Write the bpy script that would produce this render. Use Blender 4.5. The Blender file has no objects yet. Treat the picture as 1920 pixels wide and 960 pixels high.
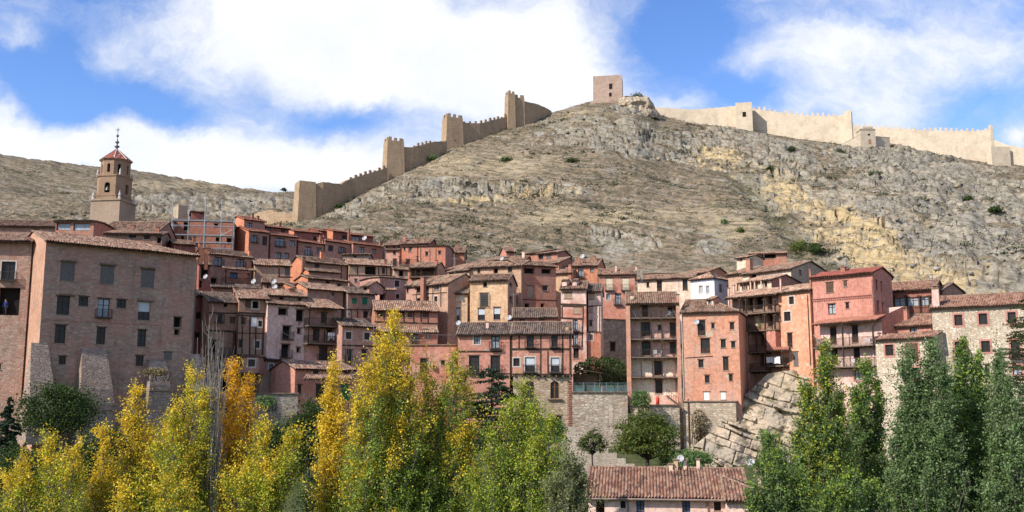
import bpy, math, random
import numpy as np
from mathutils import Vector, Matrix
random.seed(7); rng = np.random.default_rng(11)
scn = bpy.context.scene
COL = scn.collection
F = 1844.0; PITCH = math.radians(8.5)
SP, CP = math.sin(PITCH), math.cos(PITCH)
HOR = 480 + F*math.tan(PITCH)
UP = Vector((0, 0, 1))

def ray(px, py):
    a, b = (px-960)/F, (480-py)/F
    return Vector((a, CP-SP*b, SP+CP*b))
def at(px, py, Y):
    d = ray(px, py); return d*(Y/d.y)

# ---------------------------------------------------------------- node helpers
def newmat(name):
    m = bpy.data.materials.new(name); m.use_nodes = True
    nt = m.node_tree; nt.nodes.clear()
    return m, nt
def nd(nt, typ, ins=None, **attrs):
    n = nt.nodes.new(typ)
    for k, v in attrs.items(): setattr(n, k, v)
    for k, v in (ins or {}).items():
        s = n.inputs[k]
        if isinstance(v, bpy.types.NodeSocket): nt.links.new(v, s)
        else:
            if isinstance(v, tuple) and len(v) == 3 and s.type == 'RGBA': v = (*v, 1)
            s.default_value = v
    return n
def mixc(nt, f, a, b, blend='MIX'):
    n = nd(nt, 'ShaderNodeMix', {0: f, 6: a, 7: b}, data_type='RGBA', blend_type=blend)
    return n.outputs[2]
def mapr(nt, v, a, b, c=0.0, d=1.0):
    return nd(nt, 'ShaderNodeMapRange', {0: v, 1: a, 2: b, 3: c, 4: d}, interpolation_type='SMOOTHSTEP').outputs[0]
def mth(nt, op, a, b=0.0, c=0.0):
    return nd(nt, 'ShaderNodeMath', {0: a, 1: b, 2: c}, operation=op).outputs[0]
def noi(nt, vec, scale, detail=4.0, rough=.55, out=0, dist=0.0):
    return nd(nt, 'ShaderNodeTexNoise', {'Vector': vec, 'Scale': scale, 'Detail': detail, 'Roughness': rough, 'Distortion': dist}).outputs[out]
def pos(nt, scale=None, off=(0, 0, 0)):
    p = nd(nt, 'ShaderNodeNewGeometry').outputs['Position']
    if scale is None and off == (0, 0, 0): return p
    return nd(nt, 'ShaderNodeMapping', {'Vector': p, 'Scale': scale or (1, 1, 1), 'Location': off}).outputs[0]
def bsdf(nt, col, rough=.9, bump=None, spec=.25, dist=.05, strength=.5, **kw):
    p = nd(nt, 'ShaderNodeBsdfPrincipled', {'Base Color': col, 'Roughness': rough, 'Specular IOR Level': spec, **kw})
    if bump is not None:
        b = nd(nt, 'ShaderNodeBump', {'Height': bump, 'Strength': strength, 'Distance': dist})
        nt.links.new(b.outputs[0], p.inputs['Normal'])
    o = nd(nt, 'ShaderNodeOutputMaterial', {'Surface': p.outputs[0]})
    return p

_mc = {}
def plaster(c1, c2=None, patch=None, pamt=.0, stain=.45, low=None):
    """lime plaster: two tones, rain streaks, lost patches"""
    key = ('pl', c1, c2, patch, pamt, stain, low)
    if key in _mc: return _mc[key]
    m, nt = newmat('plaster'); c2 = c2 or tuple(x*.8 for x in c1)
    def soft(c):
        l = .3*c[0]+.55*c[1]+.15*c[2]; return tuple(min(.85, (x+(l-x)*.11)*w_) for x, w_ in zip(c, (1.26, 1.20, 1.11)))
    c1, c2 = soft(c1), soft(c2)
    off = (random.uniform(-50, 50), random.uniform(-50, 50), random.uniform(-50, 50))
    p = pos(nt, (1, 1, 1), off)
    f1 = mapr(nt, noi(nt, p, .42, 6, .62), .36, .64)
    col = mixc(nt, f1, c1, c2)
    f2 = noi(nt, p, 2.6, 5, .7)
    col = mixc(nt, mapr(nt, f2, .3, .72), mixc(nt, 1.0, col, (.74, .72, .72), 'MULTIPLY'), mixc(nt, 1.0, col, (1.13, 1.13, 1.12), 'MULTIPLY'))
    s = noi(nt, pos(nt, (1.9, 1.9, .2), off), 1.0, 5, .65)
    col = mixc(nt, mapr(nt, noi(nt, p, .23, 7, .7), .44, .6, 0, .5), col, mixc(nt, 1.0, col, (.80, .75, .71), 'MULTIPLY'))
    col = mixc(nt, mapr(nt, s, .5, .74, 0, stain), col, mixc(nt, 1.0, col, (.5, .46, .45), 'MULTIPLY'))
    s2 = noi(nt, pos(nt, (1.3, 1.3, .5), (off[1], off[2], off[0])), 1.0, 6, .7)
    col = mixc(nt, mapr(nt, s2, .58, .7, 0, .4), col, tuple(min(1, x*1.25+.07) for x in c1))
    h = mth(nt, 'ADD', noi(nt, p, 7, 4, .7), mth(nt, 'MULTIPLY', noi(nt, p, 1.3, 2), .6))
    if patch:
        k = mapr(nt, noi(nt, p, .55, 7, .66), .66-pamt*.3, .675-pamt*.3)
        st = stonecol(nt, off, patch, tuple(x*.7 for x in patch), tuple(x*1.1 for x in patch), (3.2, 3.2, 5.5))
        col = mixc(nt, k, col, st[0]); h = mth(nt, 'SUBTRACT', h, mth(nt, 'MULTIPLY', k, .5))
    bsdf(nt, col, .95, h, .12, .05, .45)
    _mc[key] = m
    return m
def stonecol(nt, off, c1, c2, mortar, sc):
    p = pos(nt, (1, 1, 1), off)
    w = nd(nt, 'ShaderNodeVectorMath', {0: p, 1: nd(nt, 'ShaderNodeVectorMath', {0: noi(nt, p, 1.5, 2, .5, 1), 'Scale': .35}, operation='SCALE').outputs[0]}, operation='ADD').outputs[0]
    q = nd(nt, 'ShaderNodeMapping', {'Vector': w, 'Scale': sc}).outputs[0]
    v = nd(nt, 'ShaderNodeTexVoronoi', {'Vector': q, 'Scale': 1.0, 'Randomness': .85})
    e = nd(nt, 'ShaderNodeTexVoronoi', {'Vector': q, 'Scale': 1.0, 'Randomness': .85}, feature='DISTANCE_TO_EDGE').outputs[0]
    r = nd(nt, 'ShaderNodeSeparateColor', {0: v.outputs['Color']})
    col = mixc(nt, r.outputs[0], c1, c2)
    col = mixc(nt, mapr(nt, r.outputs[1], .75, 1.0, 0, .5), col, (c1[0]*1.15, c1[1]*.85, c1[2]*.7))
    col = mixc(nt, mapr(nt, noi(nt, p, .3, 6, .65), .42, .68, 0, .55), col, mixc(nt, 1.0, col, (.58, .56, .53), 'MULTIPLY'))
    g = mapr(nt, e, .02, .1)
    col = mixc(nt, g, mortar, col)
    h = mth(nt, 'ADD', mth(nt, 'MULTIPLY', g, .8), mth(nt, 'MULTIPLY', noi(nt, p, 9, 3), .5))
    return col, h
def stone(c1, c2, mortar, sc=(2.6, 2.6, 4.6), streak=.4, wash=None):
    key = ('st', c1, c2, mortar, sc, streak, wash)
    if key in _mc: return _mc[key]
    m, nt = newmat('masonry')
    off = (random.uniform(-50, 50), random.uniform(-50, 50), random.uniform(-50, 50))
    col, h = stonecol(nt, off, c1, c2, mortar, sc)
    if wash:                                    # worn limewash over rubble
        p = pos(nt, (1, 1, 1), off)
        k = mapr(nt, noi(nt, p, .32, 7, .68), .4, .6, 0, .62)
        k2 = mapr(nt, noi(nt, p, 2.5, 5, .7), .3, .6, .45, 1.0)
        col = mixc(nt, mth(nt, 'MULTIPLY', k, k2), col, wash)
    s = noi(nt, pos(nt, (1.2, 1.2, .16), off), 1.0, 5, .65)
    col = mixc(nt, mapr(nt, s, .5, .72, 0, streak), col, mixc(nt, 1.0, col, (.5, .47, .45), 'MULTIPLY'))
    bsdf(nt, col, .95, h, .12, .08, .6)
    _mc[key] = m
    return m
def rooftile(kind='old'):
    key = ('rt', kind)
    if key in _mc: return _mc[key]
    m, nt = newmat('clay_tiles')
    pal = {'old': [(.075, .045, .035), (.17, .085, .06), (.27, .14, .095), (.38, .25, .165), (.20, .165, .135)],
           'pale': [(.13, .075, .055), (.29, .13, .085), (.42, .22, .14), (.58, .43, .31), (.34, .22, .16)],
           'red': [(.22, .06, .045), (.27, .075, .055), (.31, .09, .065), (.35, .12, .09), (.25, .08, .06)],
           'orange': [(.28, .10, .06), (.34, .13, .085), (.39, .18, .12), (.32, .11, .07), (.43, .23, .16)],
           'dark': [(.055, .04, .035), (.11, .075, .06), (.19, .125, .1), (.29, .21, .165), (.15, .12, .1)],
           'hotel': [(.085, .05, .04), (.21, .085, .06), (.29, .14, .095), (.40, .26, .18), (.17, .10, .075)]}[kind]
    mean = [sum(c[k] for c in pal)/5 for k in range(3)]; gl = sum(mean)/3
    pal = [tuple(x+(mu+(gl-mu)*.25-x)*.3 for x, mu in zip(c, mean)) for c in pal]
    uv = nd(nt, 'ShaderNodeUVMap').outputs[0]
    fl = nd(nt, 'ShaderNodeVectorMath', {0: uv}, operation='FLOOR').outputs[0]
    wn = nd(nt, 'ShaderNodeTexWhiteNoise', {'Vector': fl}, noise_dimensions='2D')
    wc = nd(nt, 'ShaderNodeTexWhiteNoise', {'Vector': nd(nt, 'ShaderNodeVectorMath', {0: fl, 1: (1, 0, 0)}, operation='MULTIPLY').outputs[0]}, noise_dimensions='2D')
    big = noi(nt, pos(nt), .9, 4, .7)
    key_ = mth(nt, 'ADD', mth(nt, 'ADD', mth(nt, 'MULTIPLY', wn.outputs[0], .5), mth(nt, 'MULTIPLY', wc.outputs[0], .2)), mth(nt, 'MULTIPLY', mapr(nt, big, .3, .7), .3))
    r = nd(nt, 'ShaderNodeValToRGB', {0: mapr(nt, key_, .1, .9)}); r.color_ramp.interpolation = 'LINEAR'
    els = r.color_ramp.elements
    for i, t in enumerate((.08, .3, .52, .78, .97)):
        e = els[i] if i < 2 else els.new(t)
        e.position = t; e.color = (*pal[i], 1)
    fu = nd(nt, 'ShaderNodeSeparateXYZ', {0: nd(nt, 'ShaderNodeVectorMath', {0: uv}, operation='FRACTION').outputs[0]})
    p = pos(nt)
    col = r.outputs[0]
    col = mixc(nt, mapr(nt, noi(nt, p, .6, 5, .7), .45, .7, 0, .5), col, mixc(nt, 1.0, col, (.5, .5, .52), 'MULTIPLY'))
    if kind in ('old', 'dark', 'pale', 'hotel'):
        col = mixc(nt, mapr(nt, noi(nt, p, 3.0, 5, .75), .55, .72, 0, .6), col, (.33, .28, .21))
    bsdf(nt, col, .92, noi(nt, p, 14, 3), .12, .03, .4)
    _mc[key] = m
    return m
def flat(c, rough=.8, var=.25, spec=.2, metal=0.0, sc=3.0):
    key = ('fl', c, rough, var, spec, metal, sc)
    if key in _mc: return _mc[key]
    m, nt = newmat('finish')
    f = noi(nt, pos(nt), sc, 5, .65)
    col = mixc(nt, mapr(nt, f, .3, .7), tuple(x*(1-var) for x in c), tuple(min(1, x*(1+var*.6)) for x in c))
    bsdf(nt, col, rough, noi(nt, pos(nt), 20, 2), spec, .01, .2, Metallic=metal)
    _mc[key] = m
    return m
WOOD = flat((.055, .034, .024), .8, .4)
WOOD2 = flat((.10, .06, .04), .8, .4)
OLDWOOD = flat((.16, .115, .085), .9, .35)
IRON = flat((.035, .032, .03), .6, .3, .3)
GALV = flat((.33, .34, .35), .5, .2, .4, .6)
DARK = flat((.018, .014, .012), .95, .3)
CREAM = flat((.62, .52, .38), .8, .12)
TAN = flat((.36, .26, .17), .85, .2)
WHITE = flat((.72, .70, .67), .8, .1)
GREEN = flat((.015, .13, .06), .7, .2)
DGREEN = flat((.02, .075, .05), .7, .2)
GREYW = flat((.135, .125, .115), .8, .2)
BRICK = flat((.33, .15, .10), .9, .35, sc=6)
PINKTRIM = flat((.42, .20, .16), .9, .15)
def glass(c=(.022, .022, .023), r=.2):
    key = ('gl', c, r)
    if key in _mc: return _mc[key]
    m, nt = newmat('window_glass')
    f = noi(nt, pos(nt), .8, 3)
    bsdf(nt, mixc(nt, f, tuple(x*.5 for x in c), tuple(x*1.5 for x in c)), r, noi(nt, pos(nt), 2.5, 2), .2, .01, .15)
    _mc[key] = m
    return m
GLASS = glass(); GLASSL = glass((.30, .33, .36), .2); GLASSB = glass((.10, .17, .30), .2); GLASSG = glass((.10, .17, .14), .2)

# ---------------------------------------------------------------- mesh helpers
class MB:
    def __init__(s): s.v = []; s.f = []; s.m = []; s.uv = None
    def quad(s, a, b, c, d, mi=0):
        n = len(s.v); s.v += [tuple(a), tuple(b), tuple(c), tuple(d)]; s.f.append((n, n+1, n+2, n+3)); s.m.append(mi)
    def poly(s, pts, mi=0):
        n = len(s.v); s.v += [tuple(p) for p in pts]; s.f.append(tuple(range(n, n+len(pts)))); s.m.append(mi)
    def box(s, o, x, y, z, mi=0):
        o, x, y, z = Vector(o), Vector(x), Vector(y), Vector(z)
        P = [o, o+x, o+x+y, o+y, o+z, o+x+z, o+x+y+z, o+y+z]
        fl = x.cross(y).dot(z) < 0
        n = len(s.v); s.v += [tuple(p) for p in P]
        for f in ((3, 2, 1, 0), (4, 5, 6, 7), (0, 1, 5, 4), (1, 2, 6, 5), (2, 3, 7, 6), (3, 0, 4, 7)):
            s.f.append(tuple(n+i for i in (reversed(f) if fl else f))); s.m.append(mi)
    def cbox(s, c, x, y, z, mi=0):
        c, x, y, z = Vector(c), Vector(x), Vector(y), Vector(z)
        s.box(c-x/2-y/2-z/2, x, y, z, mi)
    def tube(s, pts, radii, k=6, mi=0, cap=True):
        pts = [Vector(p) for p in pts]; rings = []
        for i, p in enumerate(pts):
            t = (pts[min(i+1, len(pts)-1)]-pts[max(i-1, 0)])
            t = t.normalized() if t.length > 1e-9 else UP
            a = t.cross(Vector((0, 0, 1)) if abs(t.z) < .9 else Vector((1, 0, 0))).normalized(); b = t.cross(a)
            n = len(s.v); r = radii[i] if isinstance(radii, (list, tuple)) else radii
            s.v += [tuple(p+(a*math.cos(j*2*math.pi/k)+b*math.sin(j*2*math.pi/k))*r) for j in range(k)]
            rings.append(n)
        for q in range(len(rings)-1):
            for j in range(k):
                s.f.append((rings[q]+j, rings[q]+(j+1) % k, rings[q+1]+(j+1) % k, rings[q+1]+j)); s.m.append(mi)
        if cap:
            s.f.append(tuple(rings[0]+j for j in reversed(range(k)))); s.m.append(mi)
            s.f.append(tuple(rings[-1]+j for j in range(k))); s.m.append(mi)
    def lathe(s, c, prof, k=12, mi=0):
        c = Vector(c); n0 = len(s.v)
        for r, z in prof:
            s.v += [(c.x+r*math.cos(2*math.pi*j/k), c.y+r*math.sin(2*math.pi*j/k), c.z+z) for j in range(k)]
        for i in range(len(prof)-1):
            for j in range(k):
                s.f.append((n0+i*k+j, n0+i*k+(j+1) % k, n0+(i+1)*k+(j+1) % k, n0+(i+1)*k+j)); s.m.append(mi)
    def build(s, name, mats, parent=None, smooth=False, origin=None):
        me = bpy.data.meshes.new(name)
        o3 = Vector(parent_loc(parent)) if parent else (Vector(origin) if origin is not None else Vector((0, 0, 0)))
        me.from_pydata([(a-o3.x, b-o3.y, c-o3.z) for a, b, c in s.v], [], s.f)
        for m in (mats if isinstance(mats, (list, tuple)) else [mats]): me.materials.append(m)
        me.polygons.foreach_set('material_index', s.m)
        if smooth: me.polygons.foreach_set('use_smooth', [True]*len(s.f))
        me.update()
        o = bpy.data.objects.new(name, me); COL.objects.link(o)
        if parent: o.parent = parent
        else: o.location = o3
        return o
def parent_loc(p):
    l = Vector((0, 0, 0))
    while p is not None: l += p.location; p = p.parent
    return l
def npmesh(name, verts, faces, mats, parent=None, origin=None, col=None, uv=None, mi=None, smooth=False, attrs=None):
    """faces: (n,k) int array"""
    me = bpy.data.meshes.new(name)
    o3 = np.array(parent_loc(parent)) if parent else (np.array(origin) if origin is not None else np.zeros(3))
    v = np.asarray(verts, np.float64)-o3
    faces = np.asarray(faces, np.int32); n, k = faces.shape
    me.vertices.add(len(v)); me.vertices.foreach_set('co', v.astype(np.float32).ravel())
    me.loops.add(n*k); me.loops.foreach_set('vertex_index', faces.ravel())
    me.polygons.add(n); me.polygons.foreach_set('loop_start', np.arange(0, n*k, k, dtype=np.int32))
    for m in (mats if isinstance(mats, (list, tuple)) else [mats]): me.materials.append(m)
    if mi is not None: me.polygons.foreach_set('material_index', np.asarray(mi, np.int32))
    if smooth: me.polygons.foreach_set('use_smooth', np.ones(n, bool))
    if col is not None:
        a = me.attributes.new('col', 'FLOAT_COLOR', 'POINT')
        c = np.ones((len(v), 4), np.float32); c[:, :3] = col
        a.data.foreach_set('color', c.ravel())
    for nm, arr in (attrs or {}).items():
        a = me.attributes.new(nm, 'FLOAT', 'POINT'); a.data.foreach_set('value', np.asarray(arr, np.float32))
    if uv is not None:
        l = me.uv_layers.new(name='UVMap'); l.data.foreach_set('uv', np.asarray(uv, np.float32)[faces.ravel()].ravel())
    me.update(calc_edges=True); me.validate()
    o = bpy.data.objects.new(name, me); COL.objects.link(o)
    if parent: o.parent = parent
    else: o.location = o3
    return o
def tag(o, label=None, cat=None, group=None, kind=None):
    if label: o['label'] = label
    if cat: o['category'] = cat
    if group: o['group'] = group
    if kind: o['kind'] = kind
    return o
def empty(name, loc, label=None, cat=None, group=None):
    o = bpy.data.objects.new(name, None); COL.objects.link(o); o.location = loc; o.empty_display_size = .3
    return tag(o, label, cat, group)
def copy_tree(o, parent=None):
    c = o.copy(); COL.objects.link(c)
    if parent: c.parent = parent
    for ch in list(o.children): copy_tree(ch, c)
    return c

# value noise in numpy
def _h(i, j, s): 
    x = np.sin(i*127.1+j*311.7+s*74.7)*43758.5453
    return x-np.floor(x)
def vn(x, y, s=0):
    i, j = np.floor(x), np.floor(y); fx, fy = x-i, y-j
    fx = fx*fx*(3-2*fx); fy = fy*fy*(3-2*fy)
    return (_h(i, j, s)*(1-fx)+_h(i+1, j, s)*fx)*(1-fy)+(_h(i, j+1, s)*(1-fx)+_h(i+1, j+1, s)*fx)*fy
def fbm(x, y, s=0, o=5, g=.5):
    a, t, n = 1.0, 0, 0
    for k in range(o):
        t = t+a*vn(x*2**k+k*17.3, y*2**k-k*9.1, s+k); n += a; a *= g
    return t/n
def sstep(a, b, x):
    t = np.clip((x-a)/(b-a), 0, 1); return t*t*(3-2*t)

# ---------------------------------------------------------------- camera, sun, sky
cam = bpy.data.objects.new('camera', bpy.data.cameras.new('camera')); COL.objects.link(cam)
cam.data.sensor_width = 36; cam.data.lens = 36*F/1920; cam.data.clip_end = 20000; cam.data.clip_start = .5
cam.rotation_euler = (math.pi/2+PITCH, 0, 0); scn.camera = cam
EL, AZ = math.radians(38), math.radians(235)      # azimuth clockwise from +Y: sun to the left, a little behind
sdir = Vector((math.sin(AZ)*math.cos(EL), math.cos(AZ)*math.cos(EL), math.sin(EL)))
sl = bpy.data.lights.new('sun', 'SUN'); sl.energy = 3.5; sl.angle = math.radians(.8); sl.color = (1, .94, .85)
so = bpy.data.objects.new('sun', sl); COL.objects.link(so); so.rotation_euler = (-sdir).to_track_quat('-Z', 'Y').to_euler()
W = bpy.data.worlds.new('World'); scn.world = W; W.use_nodes = True
nt = W.node_tree; nt.nodes.clear()
sky = nd(nt, 'ShaderNodeTexSky', sky_type='NISHITA', sun_disc=False, sun_elevation=EL, sun_rotation=AZ, altitude=1100, air_density=1.0, dust_density=.6, ozone_density=2.0)
dirv = nd(nt, 'ShaderNodeTexCoord').outputs['Generated']
sep = nd(nt, 'ShaderNodeSeparateXYZ', {0: dirv})
yy = mth(nt, 'MAXIMUM', mth(nt, 'ABSOLUTE', sep.outputs[1]), .15)
tt = mth(nt, 'DIVIDE', sep.outputs[0], yy); ee = mth(nt, 'DIVIDE', sep.outputs[2], yy)
te = nd(nt, 'ShaderNodeCombineXYZ', {0: tt, 1: ee, 2: mth(nt, 'MULTIPLY', sep.outputs[1], .5)}).outputs[0]
# the sheet of cloud is stretched along the wind; warp it so edges are wispy
warp = noi(nt, te, 5.0, 6, .6, 1)
wv = nd(nt, 'ShaderNodeVectorMath', {0: nd(nt, 'ShaderNodeVectorMath', {0: warp, 1: (.5, .5, .5)}, operation='SUBTRACT').outputs[0], 'Scale': .13}, operation='SCALE').outputs[0]
te2 = nd(nt, 'ShaderNodeVectorMath', {0: te, 1: wv}, operation='ADD').outputs[0]
n1 = noi(nt, nd(nt, 'ShaderNodeMapping', {'Vector': te2, 'Scale': (1, 1.7, 1), 'Location': (3.1, .7, 0)}).outputs[0], 5.0, 10, .66)
dens = mth(nt, 'MULTIPLY', mth(nt, 'SUBTRACT', n1, .5), 3.3)
def blob(px, py, rx, ry, amp, rot=0):
    global dens
    d = ray(px, py)
    v = nd(nt, 'ShaderNodeVectorMath', {0: te2, 1: (d.x/d.y, d.z/d.y, 0)}, operation='SUBTRACT').outputs[0]
    v = nd(nt, 'ShaderNodeVectorMath', {0: v, 1: (1, 1, 0)}, operation='MULTIPLY').outputs[0]
    if rot: v = nd(nt, 'ShaderNodeVectorRotate', {'Vector': v, 'Angle': math.radians(rot)}, rotation_type='Z_AXIS').outputs[0]
    v = nd(nt, 'ShaderNodeVectorMath', {0: v, 1: (F/rx, F/ry, 0)}, operation='MULTIPLY').outputs[0]
    l = nd(nt, 'ShaderNodeVectorMath', {0: v, 1: v}, operation='DOT_PRODUCT').outputs['Value']
    e = mth(nt, 'MULTIPLY', mth(nt, 'EXPONENT', mth(nt, 'MULTIPLY', l, -1)), amp)
    dens = mth(nt, 'ADD', dens, e)
for b in ((560, 60, 330, 110, 1.2), (900, 110, 330, 130, 1.1), (150, 280, 270, 90, 1.5, 10), (420, 280, 220, 70, .8, 8), (620, 310, 150, 60, 1.1), (1100, 150, 230, 80, .8),
          (60, 130, 110, 55, -1.5, 25), (230, 180, 190, 42, -1.5, 18), (110, 60, 70, 50, -.9), (640, 205, 130, 40, -1.0), (800, 225, 60, 50, -.2), (20, 60, 45, 35, .7), (480, 215, 90, 25, .35),
          (1500, 90, 170, 60, .6), (1640, 180, 200, 60, .55), (1760, 70, 150, 70, .35), (1245, 70, 80, 130, -1.2, 25), (1380, 165, 110, 50, -1.0), (1330, 25, 130, 40, -.6), (1640, 25, 90, 25, -.35), (1840, 190, 140, 50, -.45), (1480, 60, 190, 60, .5), (1760, 60, 200, 60, .45), (1290, 50, 70, 40, -.4), (1470, 180, 60, 30, .2), (1900, 265, 40, 18, 1.2), (1260, 180, 90, 25, .6)):
    blob(*b)
dens = mth(nt, 'ADD', dens, -.02)
cl = mapr(nt, dens, -.66, 1.15)
n2 = noi(nt, te2, 9.0, 6, .6)
ccol = mixc(nt, mapr(nt, mth(nt, 'ADD', mth(nt, 'MULTIPLY', n2, .6), mth(nt, 'MULTIPLY', cl, .45)), .4, .86), (4.3, 4.6, 5.2), (5.5, 5.6, 5.8))
hs = nd(nt, 'ShaderNodeHueSaturation', {'Hue': .512, 'Saturation': 1.22, 'Value': 1.2, 'Color': sky.outputs[0]}).outputs[0]
skyc = mixc(nt, cl, hs, ccol)
bg = nd(nt, 'ShaderNodeBackground', {'Color': skyc, 'Strength': .105})
nd(nt, 'ShaderNodeOutputWorld', {'Surface': bg.outputs[0]})
scn.view_settings.view_transform = 'Standard'; scn.view_settings.look = 'None'
scn.view_settings.exposure = .86; scn.view_settings.gamma = 1; scn.view_settings.use_curve_mapping = False
scn.render.engine = 'CYCLES'
scn.cycles.max_bounces = 5; scn.cycles.diffuse_bounces = 3; scn.cycles.glossy_bounces = 2; scn.cycles.transmission_bounces = 3; scn.cycles.transparent_max_bounces = 4
scn.cycles.use_denoising = True
# ---------------------------------------------------------------- terrain: one sheet from the river meadow to the horizon
def curve(pts):
    """[(px,py,Y)] or [(px,None,Y,z)] -> arrays tan(azimuth), Y, z"""
    r = []
    for p in pts:
        if p[1] is None: r.append(((p[0]-960)/F, p[2], p[3]))
        else:
            q = at(*p); r.append((q.x/q.y, q.y, q.z))
    a = np.array(r); return a[np.argsort(a[:, 0])]
CUR = [
 curve([(-400, None, 14, -4), (2400, None, 14, -4)]),
 curve([(-400, None, 34, -15), (2400, None, 34, -15)]),
 curve([(-400, None, 92, -15), (1000, None, 92, -15), (1400, None, 92, -15), (2400, None, 88, -15)]),
 curve([(-300, None, 98, -9), (60, None, 98, -9), (400, None, 112, -9), (480, None, 117, -8), (700, None, 117, -8), (1040, None, 119, -8.5), (1300, None, 120, -7.8), (1400, None, 114, -9), (1560, None, 108, -10), (1750, None, 106, -10), (2200, None, 102, -10)]),
 curve([(-300, None, 120, -4), (60, None, 122, -4), (400, None, 130, -3), (700, None, 132, -3), (1060, None, 134, -2), (1130, None, 136, -2), (1170, None, 138, -2), (1300, None, 139, -3), (1400, None, 138, -3), (1560, None, 132, -3), (1750, None, 126, -3), (2200, None, 122, -3)]),
 curve([(-300, None, 160, 6), (700, None, 160, 8), (1060, None, 158, 6), (1300, None, 156, 5), (1500, None, 145, 5), (1750, None, 133, 6), (2200, None, 128, 6)]),
 curve([(-300, 455, 205), (300, 450, 205), (560, 440, 205), (700, 462, 203), (900, 492, 205), (1100, 512, 198), (1300, 512, 190), (1450, 512, 182), (1560, 540, 168), (1700, 578, 150), (1900, 592, 142), (2200, 596, 140)]),
 curve([(-300, 445, 300), (300, 440, 300), (480, 428, 300), (560, 424, 302), (590, 413, 304), (640, 388, 312), (740, 333, 330), (800, 303, 345), (850, 274, 360), (920, 248, 372), (1000, 218, 388), (1050, 207, 395), (1100, 191, 402), (1140, 187, 404), (1190, 190, 404), (1232, 213, 405), (1300, 232, 408), (1390, 238, 410), (1450, 250, 410), (1580, 268, 408), (1650, 268, 406), (1750, 280, 404), (1850, 297, 402), (1920, 303, 400), (2200, 330, 398)]),
 curve([(-300, 420, 350), (0, 425, 350), (300, 425, 350), (480, 418, 350), (560, 418, 350), (600, 422, 350), (640, 402, 350), (740, 350, 366), (840, 292, 400), (1140, 220, 442), (1230, 240, 446), (1400, 262, 448), (1600, 295, 446), (1900, 325, 440), (2200, 350, 436)]),
 curve([(-300, 255, 600), (-100, 276, 600), (0, 289, 600), (100, 299, 600), (250, 319, 600), (400, 345, 600), (450, 354, 600), (560, 360, 600), (640, 400, 600), (800, 470, 600), (1000, 520, 600), (2200, 620, 600)]),
 curve([(-400, None, 900, 40), (560, None, 900, 40), (1000, None, 900, 0), (2400, None, 900, 0)]),
 curve([(-400, None, 3500, -20), (2400, None, 3500, -20)]),
]
th_in = np.linspace(-33.5, 33.5, 980)
th = np.radians(np.concatenate([np.linspace(-180, -36, 45), th_in, np.linspace(36, 180, 45)]))
rr = np.concatenate([[4, 8, 14, 22, 34], np.linspace(45, 92, 16), np.linspace(94, 196, 120), np.linspace(197.2, 425, 330), np.linspace(430, 640, 80), [670, 720, 800, 900, 1100, 1500, 2300, 3500, 6000]])
tq = np.tan(np.clip(th, -math.radians(35), math.radians(35)))
Yc = np.array([np.interp(tq, c[:, 0], c[:, 1]) for c in CUR]); Zc = np.array([np.interp(tq, c[:, 0], c[:, 2]) for c in CUR])
cs = np.cos(np.clip(th, -math.radians(35), math.radians(35)))
NT, NR = len(th), len(rr)
Z0 = np.zeros((NT, NR))
for i in range(NT):
    Z0[i] = np.interp(rr*cs[i], Yc[:, i], Zc[:, i])
fade = 1-sstep(60, 120, np.abs(np.degrees(th)))
Z0 = np.where(Z0 > -15, -15+(Z0+15)*fade[:, None], Z0)
Z0[:, rr < 20] = np.maximum(Z0[:, rr < 20], -4); Z0[:, rr < 10] = -1.9
X0 = np.sin(th)[:, None]*rr[None, :]; Y0 = np.cos(th)[:, None]*rr[None, :]
def project(X, Y, Z):
    d = np.maximum(Y*CP+Z*SP, 1e-3); u = -Y*SP+Z*CP
    return 960+F*X/d, 480-F*u/d
PX, PY = project(X0, Y0, Z0)
def gb(px, py, rx, ry, rot=0):
    a = math.radians(rot); dx, dy = PX-px, PY-py
    u = (dx*math.cos(a)+dy*math.sin(a))/rx; v = (-dx*math.sin(a)+dy*math.cos(a))/ry
    return np.exp(-(u*u+v*v))
front = (Y0 > 100).astype(float)
hs = (np.interp(tq, CUR[6][:, 0], CUR[6][:, 1])/cs)[:, None]; onhill = (rr[None, :] > hs-2).astype(float)
rock = .06+0*PX; ochre = 0*PX; straw = 0*PX
for a in ((790, 355, 110, 26), (960, 350, 130, 22), (1150, 265, 90, 34, 10), (1060, 245, 70, 20), (1330, 285, 90, 36), (1440, 275, 90, 30, 10), (1450, 345, 60, 45, 30), (1560, 410, 110, 55, 25), (1680, 470, 150, 70, 30), (1800, 400, 160, 90, 20), (1800, 540, 160, 40, 10), (1660, 520, 60, 25, 20), (1900, 500, 120, 100), (1190, 465, 80, 26, -10), (1120, 440, 60, 20), (640, 400, 50, 25), (900, 465, 40, 10), (1390, 240, 35, 14), (1640, 300, 60, 22), (450, 385, 120, 25), (1190, 200, 34, 22), (1750, 330, 150, 40, 15), (1340, 470, 60, 18), (300, 375, 120, 22)):
    rock = rock+.95*gb(*a)
for a in ((1000, 352, 110, 24), (880, 375, 90, 16), (1470, 345, 60, 40, 30), (1560, 430, 110, 50, 25), (1650, 460, 110, 50, 30), (1360, 305, 50, 22), (1800, 535, 150, 30, 14), (1690, 500, 60, 24, 25), (1330, 290, 50, 20)):
    ochre = ochre+.9*gb(*a)
for a in ((1270, 400, 150, 34), (1380, 430, 60, 20), (1290, 222, 70, 14), (960, 300, 130, 30), (1060, 410, 120, 20), (820, 310, 60, 20), (1100, 215, 80, 12), (500, 345, 120, 12), (300, 345, 120, 10), (1700, 500, 60, 20)):
    straw = straw+1.0*gb(*a)
rock = np.clip(rock, 0, 1)*front*onhill; ochre = np.clip(ochre, 0, 1); straw = np.clip(straw, 0, 1)*onhill
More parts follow.
